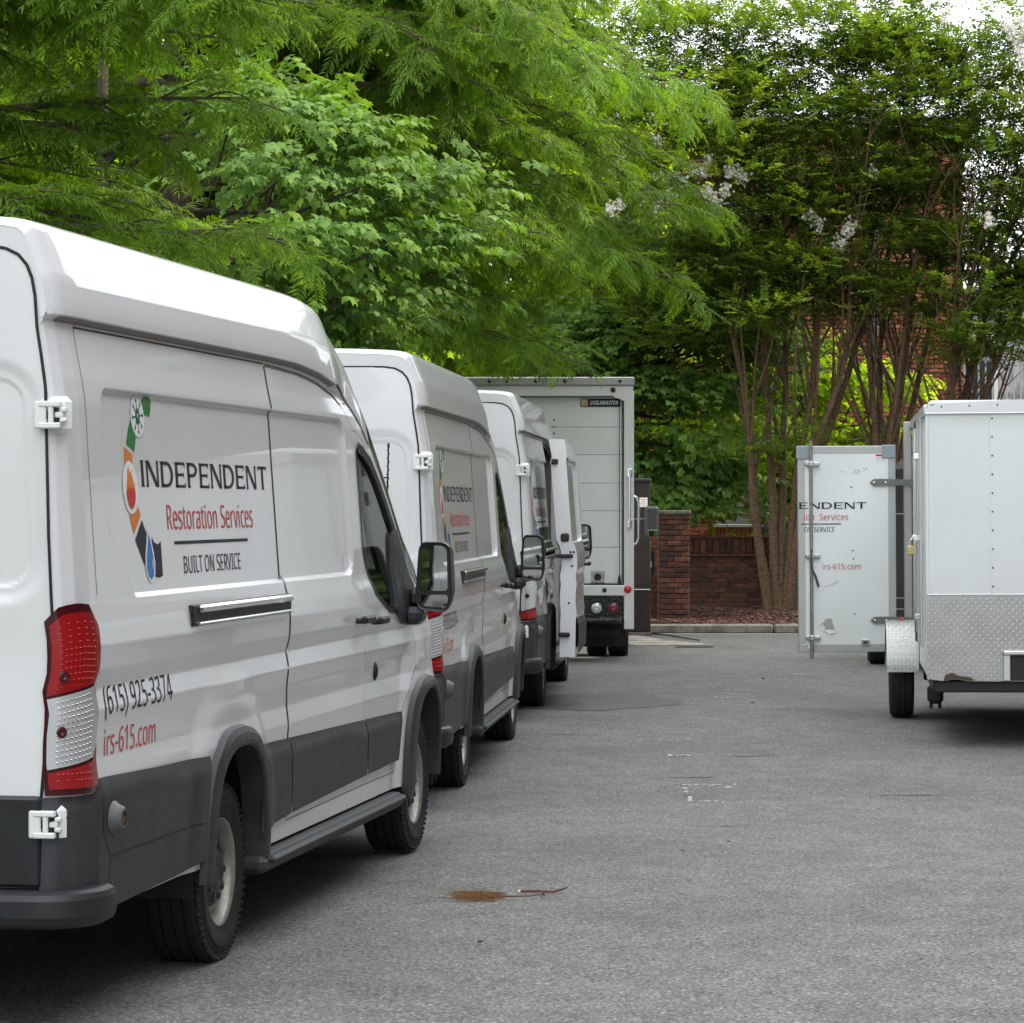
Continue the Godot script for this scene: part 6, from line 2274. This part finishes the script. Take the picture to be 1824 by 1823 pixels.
# crape myrtle: many upright smooth stems from one base, small leaves, white flower heads
func crape(called: String, label: String, at: Vector3, stems: Array, crown: Array, sd: int, flowers: Array) -> void:
	var t := thing(called, label, "tree", at)
	rng.seed = sd
	var wood := MB.new()
	var tips := []
	for s: PackedVector3Array in stems:
		var r := PackedFloat32Array()
		var n := s.size()
		for k in n: r.append(lerpf(.092, .022, pow(float(k) / (n - 1), .6)))
		# smooth the given points
		var c := Curve3D.new()
		for k in n:
			var tg := (s[mini(k + 1, n - 1)] - s[maxi(k - 1, 0)]) / 6.0
			c.add_point(s[k], -tg, tg)
		var pts := PackedVector3Array(); var rad := PackedFloat32Array()
		for k in 22:
			var f := k / 21.0
			var q := c.sample_baked(f * c.get_baked_length())
			pts.append(q + Vector3(rr(-.012, .012), 0, rr(-.012, .012)))
			var i := mini(int(f * (n - 1)), n - 2)
			rad.append(lerpf(r[i], r[i + 1], f * (n - 1) - i) * rr(.9, 1.1))
		wood.tube(pts, rad, 9)
		tips.append(s[n - 1])
		# forks in the upper half
		for k in 11:
			var f := rr(.26, .97)
			var q := c.sample_baked(f * c.get_baked_length())
			var spread := .3 + .5 * f
			var d := Vector3(rr(-spread, spread), 1.0, rr(-spread, spread)).normalized()
			var l := rr(.9, 2.4) * (1.5 - f * .6)
			var b := limb_curve(q, d, l, .1, .12, .05, 6)
			wood.tube(b, taper(.034 - .014 * f, .006, 6), 5, false)
			tips.append(b[5])
			for j in 2:
				var b2 := limb_curve(b[3], Vector3(rr(-1, 1), .7, rr(-1, 1)).normalized(), rr(.4, 1.0), .1, .2, .05, 4)
				wood.tube(b2, taper(.010, .004, 4), 4, false)
				tips.append(b2[3])
	put("stems", wood.mesh(), M.crape_bark, t)
	var xf := []; var cols := []
	for e: Array in crown:   # [centre, radii, clumps, twigs per clump]
		for k: int in e[2]:
			var d := Vector3(rng.randfn(), rng.randfn(), rng.randfn()).normalized() * pow(rr(.05, 1.0), .42)
			var c: Vector3 = e[0] + Vector3(d.x * e[1].x, d.y * e[1].y, d.z * e[1].z)
			var bt := rr(.75, 1.2)
			var cr := rr(.24, .52)
			for j: int in e[3]:
				var a := Vector3(rng.randfn(), rng.randfn() * .34, rng.randfn()) * cr * .75
				var dir := (Vector3(a.x, rr(-.1, .4) * cr, a.z) / cr + Vector3(rr(-.7, .7), rr(-.25, .35), rr(-.7, .7))).normalized()
				xf.append(Transform3D(orient(dir, Vector3(rr(-.4, .4), 1, rr(-.4, .4)).normalized(), rr(.26, .44)), c + a))
				var cc := tint(.65, 1.3, .16)
				cols.append(Color(cc.r * bt, cc.g * bt, cc.b * bt))
	if not M.has("crape_twigs"):
		M.crape_twigs = [crape_twig(31), crape_twig(32), crape_twig(33), crape_twig(34)]
	crown_parts(t, M.crape_twigs, M.crape, xf, cols, "leaf_spray", 0)
	for q: Vector3 in flowers:
		var fb := MB.new()
		for k in 70:
			var a := Vector3(rng.randfn(), rng.randfn() * 1.25, rng.randfn()) * .042
			var u := Vector3(rr(-1, 1), rr(-.3, 1), rr(-1, 1)).normalized()
			var x := u.cross(Vector3.RIGHT + Vector3(0, .1, .2)).normalized(); var y := u.cross(x)
			var s := rr(.018, .034)
			fb.flat(a + x * s, a + y * s, a - x * s, u)
			fb.flat(a - x * s, a - y * s, a + x * s, u)
		var o := put("flower_head", fb.mesh(), M.flower, t)
		o.position = q

# ---------------------------------------------------------------- scene
func make_materials() -> void:
	var mott := noise_tex(.006, [[.0, Color(.90, .90, .90)], [.45, Color(.97, .97, .965)], [.7, Color(1, 1, 1)], [1, Color(.95, .945, .93)]], 512, 5, 5)
	var grime := noise_tex(.010, [[.0, Color(.62, .60, .57)], [.42, Color(.86, .85, .83)], [.62, Color(1, 1, 1)], [1, Color(.9, .9, .88)]], 512, 5, 9)
	var soft := noise_tex(.012, [[.0, Color(.80, .79, .77)], [.45, Color(.93, .925, .91)], [.62, Color(1, 1, 1)], [1, Color(.92, .92, .91)]], 512, 5, 12)
	var faint := noise_tex(.004, [[.0, Color(.955, .955, .95)], [.5, Color(.985, .985, .985)], [1, Color(1, 1, 1)]], 256, 4, 15)
	var paint := worn(mat(lin(.76, .765, .78), .34), faint, .35)
	paint.clearcoat_enabled = true
	paint.clearcoat = .8
	paint.metallic_specular = .4
	paint.clearcoat_roughness = .03
	M.paint = paint
	M.hinge_white = mat(lin(.78, .79, .78), .4)
	M.plastic = worn(mat(lin(.038, .041, .046), .52), soft, .9)
	M.plastic_dark = worn(mat(lin(.020, .022, .026), .46), soft, .9)
	M.plastic_lt = mat(lin(.10, .105, .11), .45)
	M.black = mat(lin(.008, .008, .010), .5)
	M.gloss_black = worn(mat(lin(.007, .007, .009), .45), grime, .5)
	M.trim_grey = mat(lin(.12, .12, .125), .7)
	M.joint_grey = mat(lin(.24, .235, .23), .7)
	M.joint_dark = mat(lin(.05, .05, .05), .6)
	M.rubber = worn(mat(lin(.014, .014, .016), .78), grime, 1.6)
	M.rim = worn(mat(lin(.36, .345, .32), .42, .55), soft, 4.0)
	M.hub = mat(lin(.022, .024, .032), .38)
	M.chrome = mat(lin(.75, .75, .76), .12, 1.0)
	M.chrome_dull = mat(lin(.5, .5, .49), .38, .9)
	M.steel = worn(mat(lin(.33, .32, .31), .4, .8), soft, 2.0)
	M.steel_dark = mat(lin(.09, .09, .09), .5, .5)
	M.alu = worn(mat(lin(.62, .63, .63), .34, .85), faint, 1.5)
	M.alu_dull = worn(mat(lin(.42, .41, .39), .5, .5), faint, 1.5)
	M.alu_frame = worn(mat(lin(.46, .47, .465), .5, .45), faint, 1.2)
	M.alu_blue = mat(lin(.27, .31, .34), .5, .3)
	M.strap_grey = worn(mat(lin(.17, .18, .165), .55, .3), faint, 3.0)
	M.brass = mat(lin(.55, .46, .22), .4, .8)
	M.mirror = mat(lin(.42, .43, .44), .02, 1.0)
	var glass := mat(Color(.012, .02, .02, .72), .02)
	glass.transparency = BaseMaterial3D.TRANSPARENCY_ALPHA
	M.glass = glass
	M.pane = mat(lin(.03, .04, .05), .04)
	M.pane.metallic_specular = .8
	for q: Array in [["lens_red", .30, .003, .006], ["lens_red2", .55, .010, .014], ["lens_dullred", .16, .02, .035], ["lens_amber", .06, .022, .012]]:
		var l := mat(lin(q[1], q[2], q[3]), .12)
		l.clearcoat_enabled = true
		l.clearcoat = .35
		l.clearcoat_roughness = .04
		M[q[0]] = l
	M.lamp_rim = mat(lin(.055, .002, .006), .10)
	var cl := mat(lin(.62, .64, .66), .14, .45)
	cl.clearcoat_enabled = true
	cl.clearcoat = 1.0
	M.lens_clear = cl
	var inks := {"ink_navy": Color(.010, .011, .022), "ink_black": Color(.012, .012, .014), "ink_red": Color(.56, .07, .06), "ink_red2": Color(.55, .035, .02), "ink_green": Color(.015, .19, .03), "ink_teal": Color(.012, .11, .06), "ink_orange": Color(.70, .20, .035), "ink_blue": Color(.035, .19, .52), "ink_white": Color(.80, .80, .80), "ink_gold": Color(.55, .30, .06)}
	for k: String in inks:
		var c: Color = inks[k]
		var m := mat(lin(c.r, c.g, c.b), .42)
		m.metallic_specular = .35
		M[k] = m
	M.truck_white = worn(mat(lin(.74, .75, .73), .42), faint, .5)
	M.truck_door = worn(mat(lin(.80, .83, .80), .5), faint, .6)
	M.tread_black = mat(lin(.022, .024, .025), .5)
	M.tread_black.normal_enabled = true
	M.tread_black.normal_texture = bump_tex(.05, 256, 8.0, 4, 1, FastNoiseLite.TYPE_CELLULAR)
	M.tread_black.uv1_triplanar = true
	M.tread_black.uv1_scale = Vector3.ONE * 2.0
	M.trailer_white = worn(mat(lin(.76, .79, .79), .38), faint, .6)
	M.bar_alu = mat(lin(.62, .62, .60), .30, .9)
	M.diamond = worn(mat(lin(.42, .42, .41), .42, .85), mott, .6)
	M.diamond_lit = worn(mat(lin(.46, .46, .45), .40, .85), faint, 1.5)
	M.mud = mat(lin(.08, .06, .045), .9)
	M.scuff = mat(lin(.42, .43, .42), .7)
	# ground
	var as_ := mat(lin(.47, .465, .45), .92)
	# fine stone chips: one random tone for each chip, some pale, some dark, over slow drifts of tone
	var chips := PackedByteArray()
	var n1 := FastNoiseLite.new(); n1.frequency = .02; n1.fractal_octaves = 3
	rng.seed = 55
	for y in 1024:
		for x in 1024:
			var v := .74 + .30 * (rng.randf() + rng.randf() - 1.0) + .07 * n1.get_noise_2d(x, y)
			var r := rng.randf()
			if r < .025: v = .26
			elif r > .965: v = 1.25
			var q := clampi(int(v * 208.0), 0, 255)
			chips.append(q); chips.append(q); chips.append(clampi(q - 2, 0, 255))
	as_.albedo_texture = ImageTexture.create_from_image(Image.create_from_data(1024, 1024, false, Image.FORMAT_RGB8, chips))
	as_.uv1_triplanar = true
	as_.uv1_world_triplanar = true
	as_.uv1_scale = Vector3.ONE * .125
	as_.detail_enabled = true
	as_.detail_blend_mode = BaseMaterial3D.BLEND_MODE_MUL
	as_.detail_uv_layer = BaseMaterial3D.DETAIL_UV_2
	as_.detail_albedo = noise_tex(.004, [[.0, Color(.91, .91, .90)], [.4, Color(.97, .97, .965)], [.6, Color(1, 1, 1)], [1, Color(.95, .95, .95)]], 1024, 5, 23)
	as_.uv2_triplanar = true
	as_.uv2_world_triplanar = true
	as_.uv2_scale = Vector3.ONE * .11
	M.asphalt = as_
	var wet: StandardMaterial3D = as_.duplicate()
	wet.albedo_color = lin(.24, .238, .232)
	wet.roughness = .55
	M.wet = wet
	M.road_paint = mat(lin(.52, .52, .50), .8)
	M.tar = mat(lin(.10, .10, .10), .8)
	M.concrete = worn(mat(lin(.42, .39, .34), .9), grime, .4, true)
	M.kerb = worn(mat(lin(.17, .165, .145), .9), grime, .7, true)
	M.kerb_dark = worn(mat(lin(.12, .115, .10), .9), grime, 1.2, true)
	M.soil = worn(mat(lin(.10, .085, .06), .95), grime, .2, true)
	M.mulch = worn(mat(lin(.05, .024, .017), .95), grime, 1.5, true)
	M.chip = mat(lin(.085, .038, .027), .9)
	M.chip.vertex_color_use_as_albedo = true
	# masonry
	M.mortar = worn(mat(lin(.36, .31, .26), .95), grime, .8, true)
	M.mortar_dark = worn(mat(lin(.10, .082, .065), .95), grime, .8, true)
	var bricks := func(cols: Array) -> Array:
		var out := []
		for c: Array in cols: out.append(worn(mat(lin(c[0], c[1], c[2]), .9), grime, 2.2, true))
		return out
	M.brick_old = bricks.call([[.120, .042, .026], [.085, .032, .021], [.150, .056, .033], [.060, .028, .021]])
	M.brick_new = bricks.call([[.34, .115, .060], [.29, .095, .052], [.39, .145, .080], [.24, .085, .052]])
	M.brick_far = worn(mat(lin(.15, .105, .085), .9), grime, .5, true)
	M.win_frame = mat(lin(.30, .32, .34), .5)
	M.win_white = mat(lin(.7, .72, .74), .5)
	M.grey_wall = worn(mat(lin(.40, .42, .43), .85), grime, .5)
	M.roof_slate = worn(mat(lin(.12, .12, .125), .8), grime, .8)
	M.downspout = mat(lin(.075, .08, .09), .5)
	M.brown_steel = worn(mat(lin(.014, .011, .009), .6), grime, .8)
	# plants
	M.bark = worn(mat(lin(.12, .09, .065), .95), grime, 2.0)
	M.bark_dark = worn(mat(lin(.065, .052, .042), .95), grime, 2.0)
	M.crape_bark = worn(mat(lin(.19, .14, .10), .85), noise_tex(.02, [[.0, Color(.55, .45, .38)], [.45, Color(.85, .78, .70)], [.6, Color(1, .97, .9)], [1, Color(.75, .62, .52)]], 512, 4, 31), 1.4)
	for q: Array in [["cypress", .175, .315, .045, 1.05], ["maple", .135, .260, .058, .9], ["maple_bright", .28, .42, .040, 1.2], ["crape", .155, .255, .055, 1.05]]:  # the paler maple copy carries sunlight in its leaf colour
		var l := mat(lin(q[1], q[2], q[3]), .55)
		l.metallic_specular = .32
		l.vertex_color_use_as_albedo = true
		l.backlight_enabled = true
		l.backlight = Color(q[4], q[4], q[4] * .55)
		M[q[0]] = l
	M.leaf_plain = mat(lin(.10, .22, .04), .6)
	M.flower = mat(lin(.80, .76, .72), .8)
	M.flower.backlight_enabled = true
	M.flower.backlight = Color(.6, .6, .6)
	M.dead_needle = mat(lin(.24, .125, .045), .9)
	M.twig = mat(lin(.14, .055, .040), .8)
	M.twig_dark = mat(lin(.03, .025, .02), .9)

func _ready() -> void:
	# camera
	var cam := Camera3D.new()
	cam.name = "camera"
	cam.fov = 20.09
	cam.far = 1500.0
	cam.position = Vector3(0, 1.80, 0)
	cam.rotation = Vector3(-.0017, 0, 0)
	add_child(cam)
	# sky and sun
	var we := WorldEnvironment.new()
	we.name = "environment"
	var env := Environment.new()
	var sky := Sky.new()
	var sm := ProceduralSkyMaterial.new()
	sm.sky_top_color = Color(.97, .985, 1.0)
	sm.sky_horizon_color = Color(.86, .88, .90)
	sm.sky_curve = .30
	sm.ground_horizon_color = Color(.5, .5, .48)
	sm.ground_bottom_color = Color(.35, .35, .33)
	sm.sky_energy_multiplier = 1.5
	sky.sky_material = sm
	env.background_mode = Environment.BG_SKY
	env.sky = sky
	env.tonemap_mode = Environment.TONE_MAPPER_LINEAR
	env.tonemap_exposure = 1.2
	env.sdfgi_enabled = true
	env.ssao_enabled = true
	env.ssil_enabled = true
	we.environment = env
	add_child(we)
	var sun := DirectionalLight3D.new()
	sun.name = "sun"
	sun.light_energy = 1.6
	sun.light_color = Color(1, .955, .88)
	sun.light_angular_distance = .5
	sun.shadow_enabled = true
	add_child(sun)
	sun.look_at_from_position(Vector3(.74, .66, .07) * 50.0, Vector3.ZERO)

	rng.seed = 7
	make_materials()
	make_ground()
	make_masonry()
	make_trees()
	make_hedge()
	make_truck()
	make_trailer()
	# three vans: build one, copy it, then slide the side door of the third open
	var van := make_van("nearest white high roof van, at the left edge, rear doors towards the viewer")
	van.position = Vector3(-2.44, 0, -9.755)
	van.rotation.y = -.1727
	var v2: Node3D = van.duplicate()
	v2.name = numbered("cargo_van")
	add_child(v2)
	v2.set_meta("label", "middle white high roof van, right in front of the nearest van")
	v2.position = Vector3(-1.45, -.04, -17.25)
	v2.rotation.y = -.086
	var v3: Node3D = van.duplicate()
	v3.name = numbered("cargo_van")
	add_child(v3)
	v3.set_meta("label", "farthest white van, its side sliding door slid open, just behind the box truck")
	v3.position = Vector3(-.83, .0, -24.3)
	v3.rotation.y = -.0742
	v3.get_node("sliding_door").position = Vector3(.28, 0, 1.30)
	make_litter()

func make_trees() -> void:
	cypress("bald_cypress", "large feathery bald cypress overhanging the nearest van at the left", Vector3(-4.7, 0, -18.0), 12.0, 5.2, 3.3, 80, 101, .18, .28, 150, 2.95, .05)
	cypress("bald_cypress", "drooping feathery bald cypress above the middle vans and the truck roof", Vector3(-3.4, 0, -29.5), 14.0, 7.4, 3.5, 140, 102, .38, .28, 120, 3.1, .046)
	cypress("bald_cypress", "bald cypress at the far left behind the nearest one", Vector3(-8.5, 0, -26.0), 14.0, 4.2, 2.5, 50, 103, .25, .45, 0)
	maple("maple_tree", "young maple with broad lobed leaves between the two cypresses", Vector3(-3.3, 0, -22.8), 7.5, Vector3(1.65, 4.1, .4), Vector3(1.25, 1.5, 1.0), 26, 70, .20, 201, M.maple, 120, .46, .10)
	maple("maple_tree", "dark maple behind the box truck hanging over the brick pillar", Vector3(1.25, 0, -45.2), 8.0, Vector3(.95, 4.0, .4), Vector3(2.1, 2.5, 1.3), 60, 150, .20, 202, M.maple, 60, .7, .14)
	maple("maple_tree", "bright leaved tree behind the cypresses at the left", Vector3(-5.5, 0, -37.0), 13.0, Vector3(0, 6.0, 0), Vector3(4.0, 4.2, 2.5), 70, 130, .36, 203, M.maple_bright, 0, 1.0, .2)
	maple("maple_tree", "bright leaved tree above the gateway behind the truck", Vector3(-1.3, 0, -47.6), 15.0, Vector3(0, 7.2, 0), Vector3(3.4, 5.2, 1.5), 80, 130, .40, 204, M.maple_bright, 0, 1.1, .2)
	maple("maple_tree", "bright leaved tree at the far left edge", Vector3(-12.0, 0, -46.0), 14.0, Vector3(0, 6.5, 0), Vector3(5.0, 5.0, 3.0), 80, 130, .44, 205, M.maple_bright, 0, 1.2, .2)
	maple("maple_tree", "small bright maple between the crape myrtles and the brick building", Vector3(4.6, 0, -47.4), 6.0, Vector3(0, 2.9, 0), Vector3(2.6, 1.9, .9), 40, 80, .26, 206, M.maple_bright, 0, .7, .10)
	# trees behind the viewpoint, seen in the mirrors; left ones added to block low sky
	for q: Array in [[-11.5, 20.0, 6.6, "tall shade tree across the street end of the lot"], [-10.5, 9.0, 7.0, "shade tree on the left side before the row of vans"], [-10.0, -2.0, 7.4, "round shade tree to the left of the viewpoint"], [-9.6, -11.0, 7.8, "low shade tree out at the left of the nearest van"], [3.0, 38.0, 6.2, "distant shade tree straight behind the viewpoint"]]:
		maple("shade_tree", q[3], Vector3(q[0], 0, q[1]), q[2], Vector3(0, q[2] * .55, 0), Vector3(3.4, q[2] * .45, 3.8), 70, 60, .6, 210 - int(q[1]), M.maple, 0, 1.4, .22)
	crape("crape_myrtle", "multi-stemmed crape myrtle right of the brick pillar with white flower heads", Vector3(4.01, 0, -43.2), [
		PackedVector3Array([Vector3(-0.15,0.10,0.00), Vector3(-0.32,1.32,0.09), Vector3(-0.42,1.83,0.17), Vector3(-0.50,3.17,0.26), Vector3(-0.80,4.68,0.34), Vector3(-0.86,5.69,0.43), Vector3(-1.05,7.03,0.51)]),
		PackedVector3Array([Vector3(-0.05,0.10,-0.00), Vector3(-0.08,1.32,-0.12), Vector3(-0.13,2.66,-0.23), Vector3(-0.24,4.34,-0.35), Vector3(-0.34,5.77,-0.47), Vector3(-0.50,7.28,-0.58)]),
		PackedVector3Array([Vector3(0.08,0.10,0.00), Vector3(0.17,1.32,0.04), Vector3(0.25,2.41,0.09), Vector3(0.44,3.34,0.13), Vector3(0.52,4.34,0.17), Vector3(0.69,5.85,0.21), Vector3(0.80,7.45,0.26)]),
		PackedVector3Array([Vector3(0.18,0.11,-0.00), Vector3(0.25,0.99,-0.06), Vector3(0.38,1.83,-0.11), Vector3(0.80,3.08,-0.17), Vector3(1.19,4.34,-0.23), Vector3(1.33,5.60,-0.29), Vector3(1.43,7.20,-0.34)]),
		PackedVector3Array([Vector3(0.02,0.10,-0.00), Vector3(0.04,1.41,-0.20), Vector3(0.08,2.66,-0.40), Vector3(0.15,3.92,-0.60), Vector3(0.08,5.35,-0.80), Vector3(0.17,6.86,-1.00)]),
		PackedVector3Array([Vector3(0.13,0.10,0.00), Vector3(0.24,1.32,0.15), Vector3(0.50,2.66,0.30), Vector3(0.92,4.01,0.45), Vector3(0.99,5.35,0.60), Vector3(1.18,6.86,0.75)])], [[Vector3(-1.1, 6.6, .4), Vector3(1.8, 2.5, 1.1), 105, 33], [Vector3(.7, 7.2, .2), Vector3(1.7, 2.6, 1.1), 102, 33], [Vector3(-.6, 4.9, .5), Vector3(1.9, .7, 1.0), 18, 36], [Vector3(-1.5, 8.0, .3), Vector3(1.7, 1.5, 1.0), 46, 36], [Vector3(.3, 2.7, .5), Vector3(1.2, .25, .4), 6, 16]], 301, [Vector3(-1.90, 7.10, 1.20), Vector3(-2.24, 7.01, 1.20), Vector3(-2.34, 6.93, 1.20), Vector3(-0.98, 7.50, 1.20), Vector3(-2.49, 6.75, 1.20), Vector3(-1.88, 6.64, 1.20), Vector3(-1.73, 6.52, 1.20), Vector3(-1.63, 6.54, 1.20), Vector3(-1.52, 6.52, 1.20), Vector3(-1.35, 6.72, 1.20), Vector3(-1.24, 6.66, 1.20), Vector3(-1.14, 6.84, 1.20), Vector3(-0.86, 6.68, 1.20), Vector3(-0.73, 6.66, 1.20), Vector3(-0.65, 6.60, 1.20), Vector3(-2.10, 6.35, 1.20), Vector3(-1.73, 6.33, 1.20), Vector3(-1.88, 6.19, 1.20), Vector3(-1.16, 6.37, 1.20), Vector3(-0.90, 6.40, 1.20), Vector3(-1.06, 6.22, 1.20), Vector3(-1.44, 6.08, 1.20), Vector3(-2.57, 6.13, 1.20), Vector3(-2.46, 6.21, 1.20), Vector3(-1.12, 7.47, 1.20)])
	crape("crape_myrtle", "crape myrtle behind the open trailer door with a dense dark crown", Vector3(5.59, 0, -43.4), [
		PackedVector3Array([Vector3(-0.11,0.09,0.00), Vector3(-0.14,2.67,0.10), Vector3(-0.25,4.02,0.20), Vector3(-0.30,5.20,0.30), Vector3(-0.38,6.89,0.40)]),
		PackedVector3Array([Vector3(0.00,0.09,-0.00), Vector3(-0.04,2.75,-0.10), Vector3(-0.03,4.02,-0.20), Vector3(0.13,5.87,-0.30), Vector3(0.21,7.22,-0.40)]),
		PackedVector3Array([Vector3(0.07,0.09,0.00), Vector3(0.13,2.25,0.03), Vector3(0.24,3.51,0.07), Vector3(0.40,4.69,0.10), Vector3(0.55,6.04,0.13), Vector3(0.78,7.39,0.17)]),
		PackedVector3Array([Vector3(0.13,0.09,-0.00), Vector3(0.23,2.25,-0.13), Vector3(0.55,3.68,-0.27), Vector3(0.78,4.69,-0.40), Vector3(1.05,6.04,-0.53), Vector3(1.39,7.39,-0.67)]),
		PackedVector3Array([Vector3(-0.04,0.09,0.00), Vector3(0.04,2.50,0.20), Vector3(0.19,3.85,0.40), Vector3(0.30,5.03,0.60), Vector3(0.63,6.63,0.80)])], [[Vector3(.6, 7.4, .1), Vector3(2.0, 2.5, 1.2), 112, 33], [Vector3(.4, 5.0, .3), Vector3(1.7, .6, .9), 16, 36]], 302, [Vector3(-1.11, 5.92, 1.20), Vector3(-0.70, 5.83, 1.20), Vector3(-0.63, 5.88, 1.20), Vector3(-0.84, 5.62, 1.20), Vector3(-0.80, 5.66, 1.20), Vector3(-0.32, 6.68, 1.20), Vector3(-1.23, 6.05, 1.20)])
	crape("crape_myrtle", "crape myrtle leaning right above the white trailer", Vector3(6.75, 0, -43.0), [
		PackedVector3Array([Vector3(-0.13,0.10,0.00), Vector3(-0.29,2.66,0.07), Vector3(-0.17,3.91,0.13), Vector3(0.21,5.00,0.20), Vector3(0.67,6.00,0.27), Vector3(1.09,7.17,0.33)]),
		PackedVector3Array([Vector3(0.00,0.10,-0.00), Vector3(-0.07,2.66,-0.12), Vector3(0.15,4.00,-0.24), Vector3(0.58,5.17,-0.36), Vector3(1.17,6.17,-0.48)]),
		PackedVector3Array([Vector3(0.08,0.10,0.00), Vector3(0.08,2.66,0.02), Vector3(0.42,3.83,0.04), Vector3(0.92,5.00,0.06), Vector3(1.50,6.00,0.08)]),
		PackedVector3Array([Vector3(-0.07,0.10,0.00), Vector3(-0.17,2.83,0.18), Vector3(-0.25,4.00,0.36), Vector3(0.00,5.17,0.54), Vector3(0.33,6.59,0.72)]),
		PackedVector3Array([Vector3(0.04,0.10,-0.00), Vector3(0.02,2.99,-0.22), Vector3(0.29,4.25,-0.44), Vector3(0.46,5.33,-0.66), Vector3(0.67,6.84,-0.88)])], [[Vector3(1.2, 7.1, .1), Vector3(2.2, 2.4, 1.2), 112, 33], [Vector3(.8, 4.7, .2), Vector3(2.0, .9, 1.0), 34, 42]], 303, [Vector3(0.77, 4.60, 1.20), Vector3(0.73, 4.54, 1.20), Vector3(0.15, 5.95, 1.20), Vector3(0.49, 8.65, 1.20), Vector3(0.65, 8.85, 1.20), Vector3(0.57, 8.53, 1.20), Vector3(0.69, 8.69, 1.20), Vector3(0.61, 8.32, 1.20), Vector3(0.41, 8.77, 1.20), Vector3(-0.49, 8.89, 1.20)])
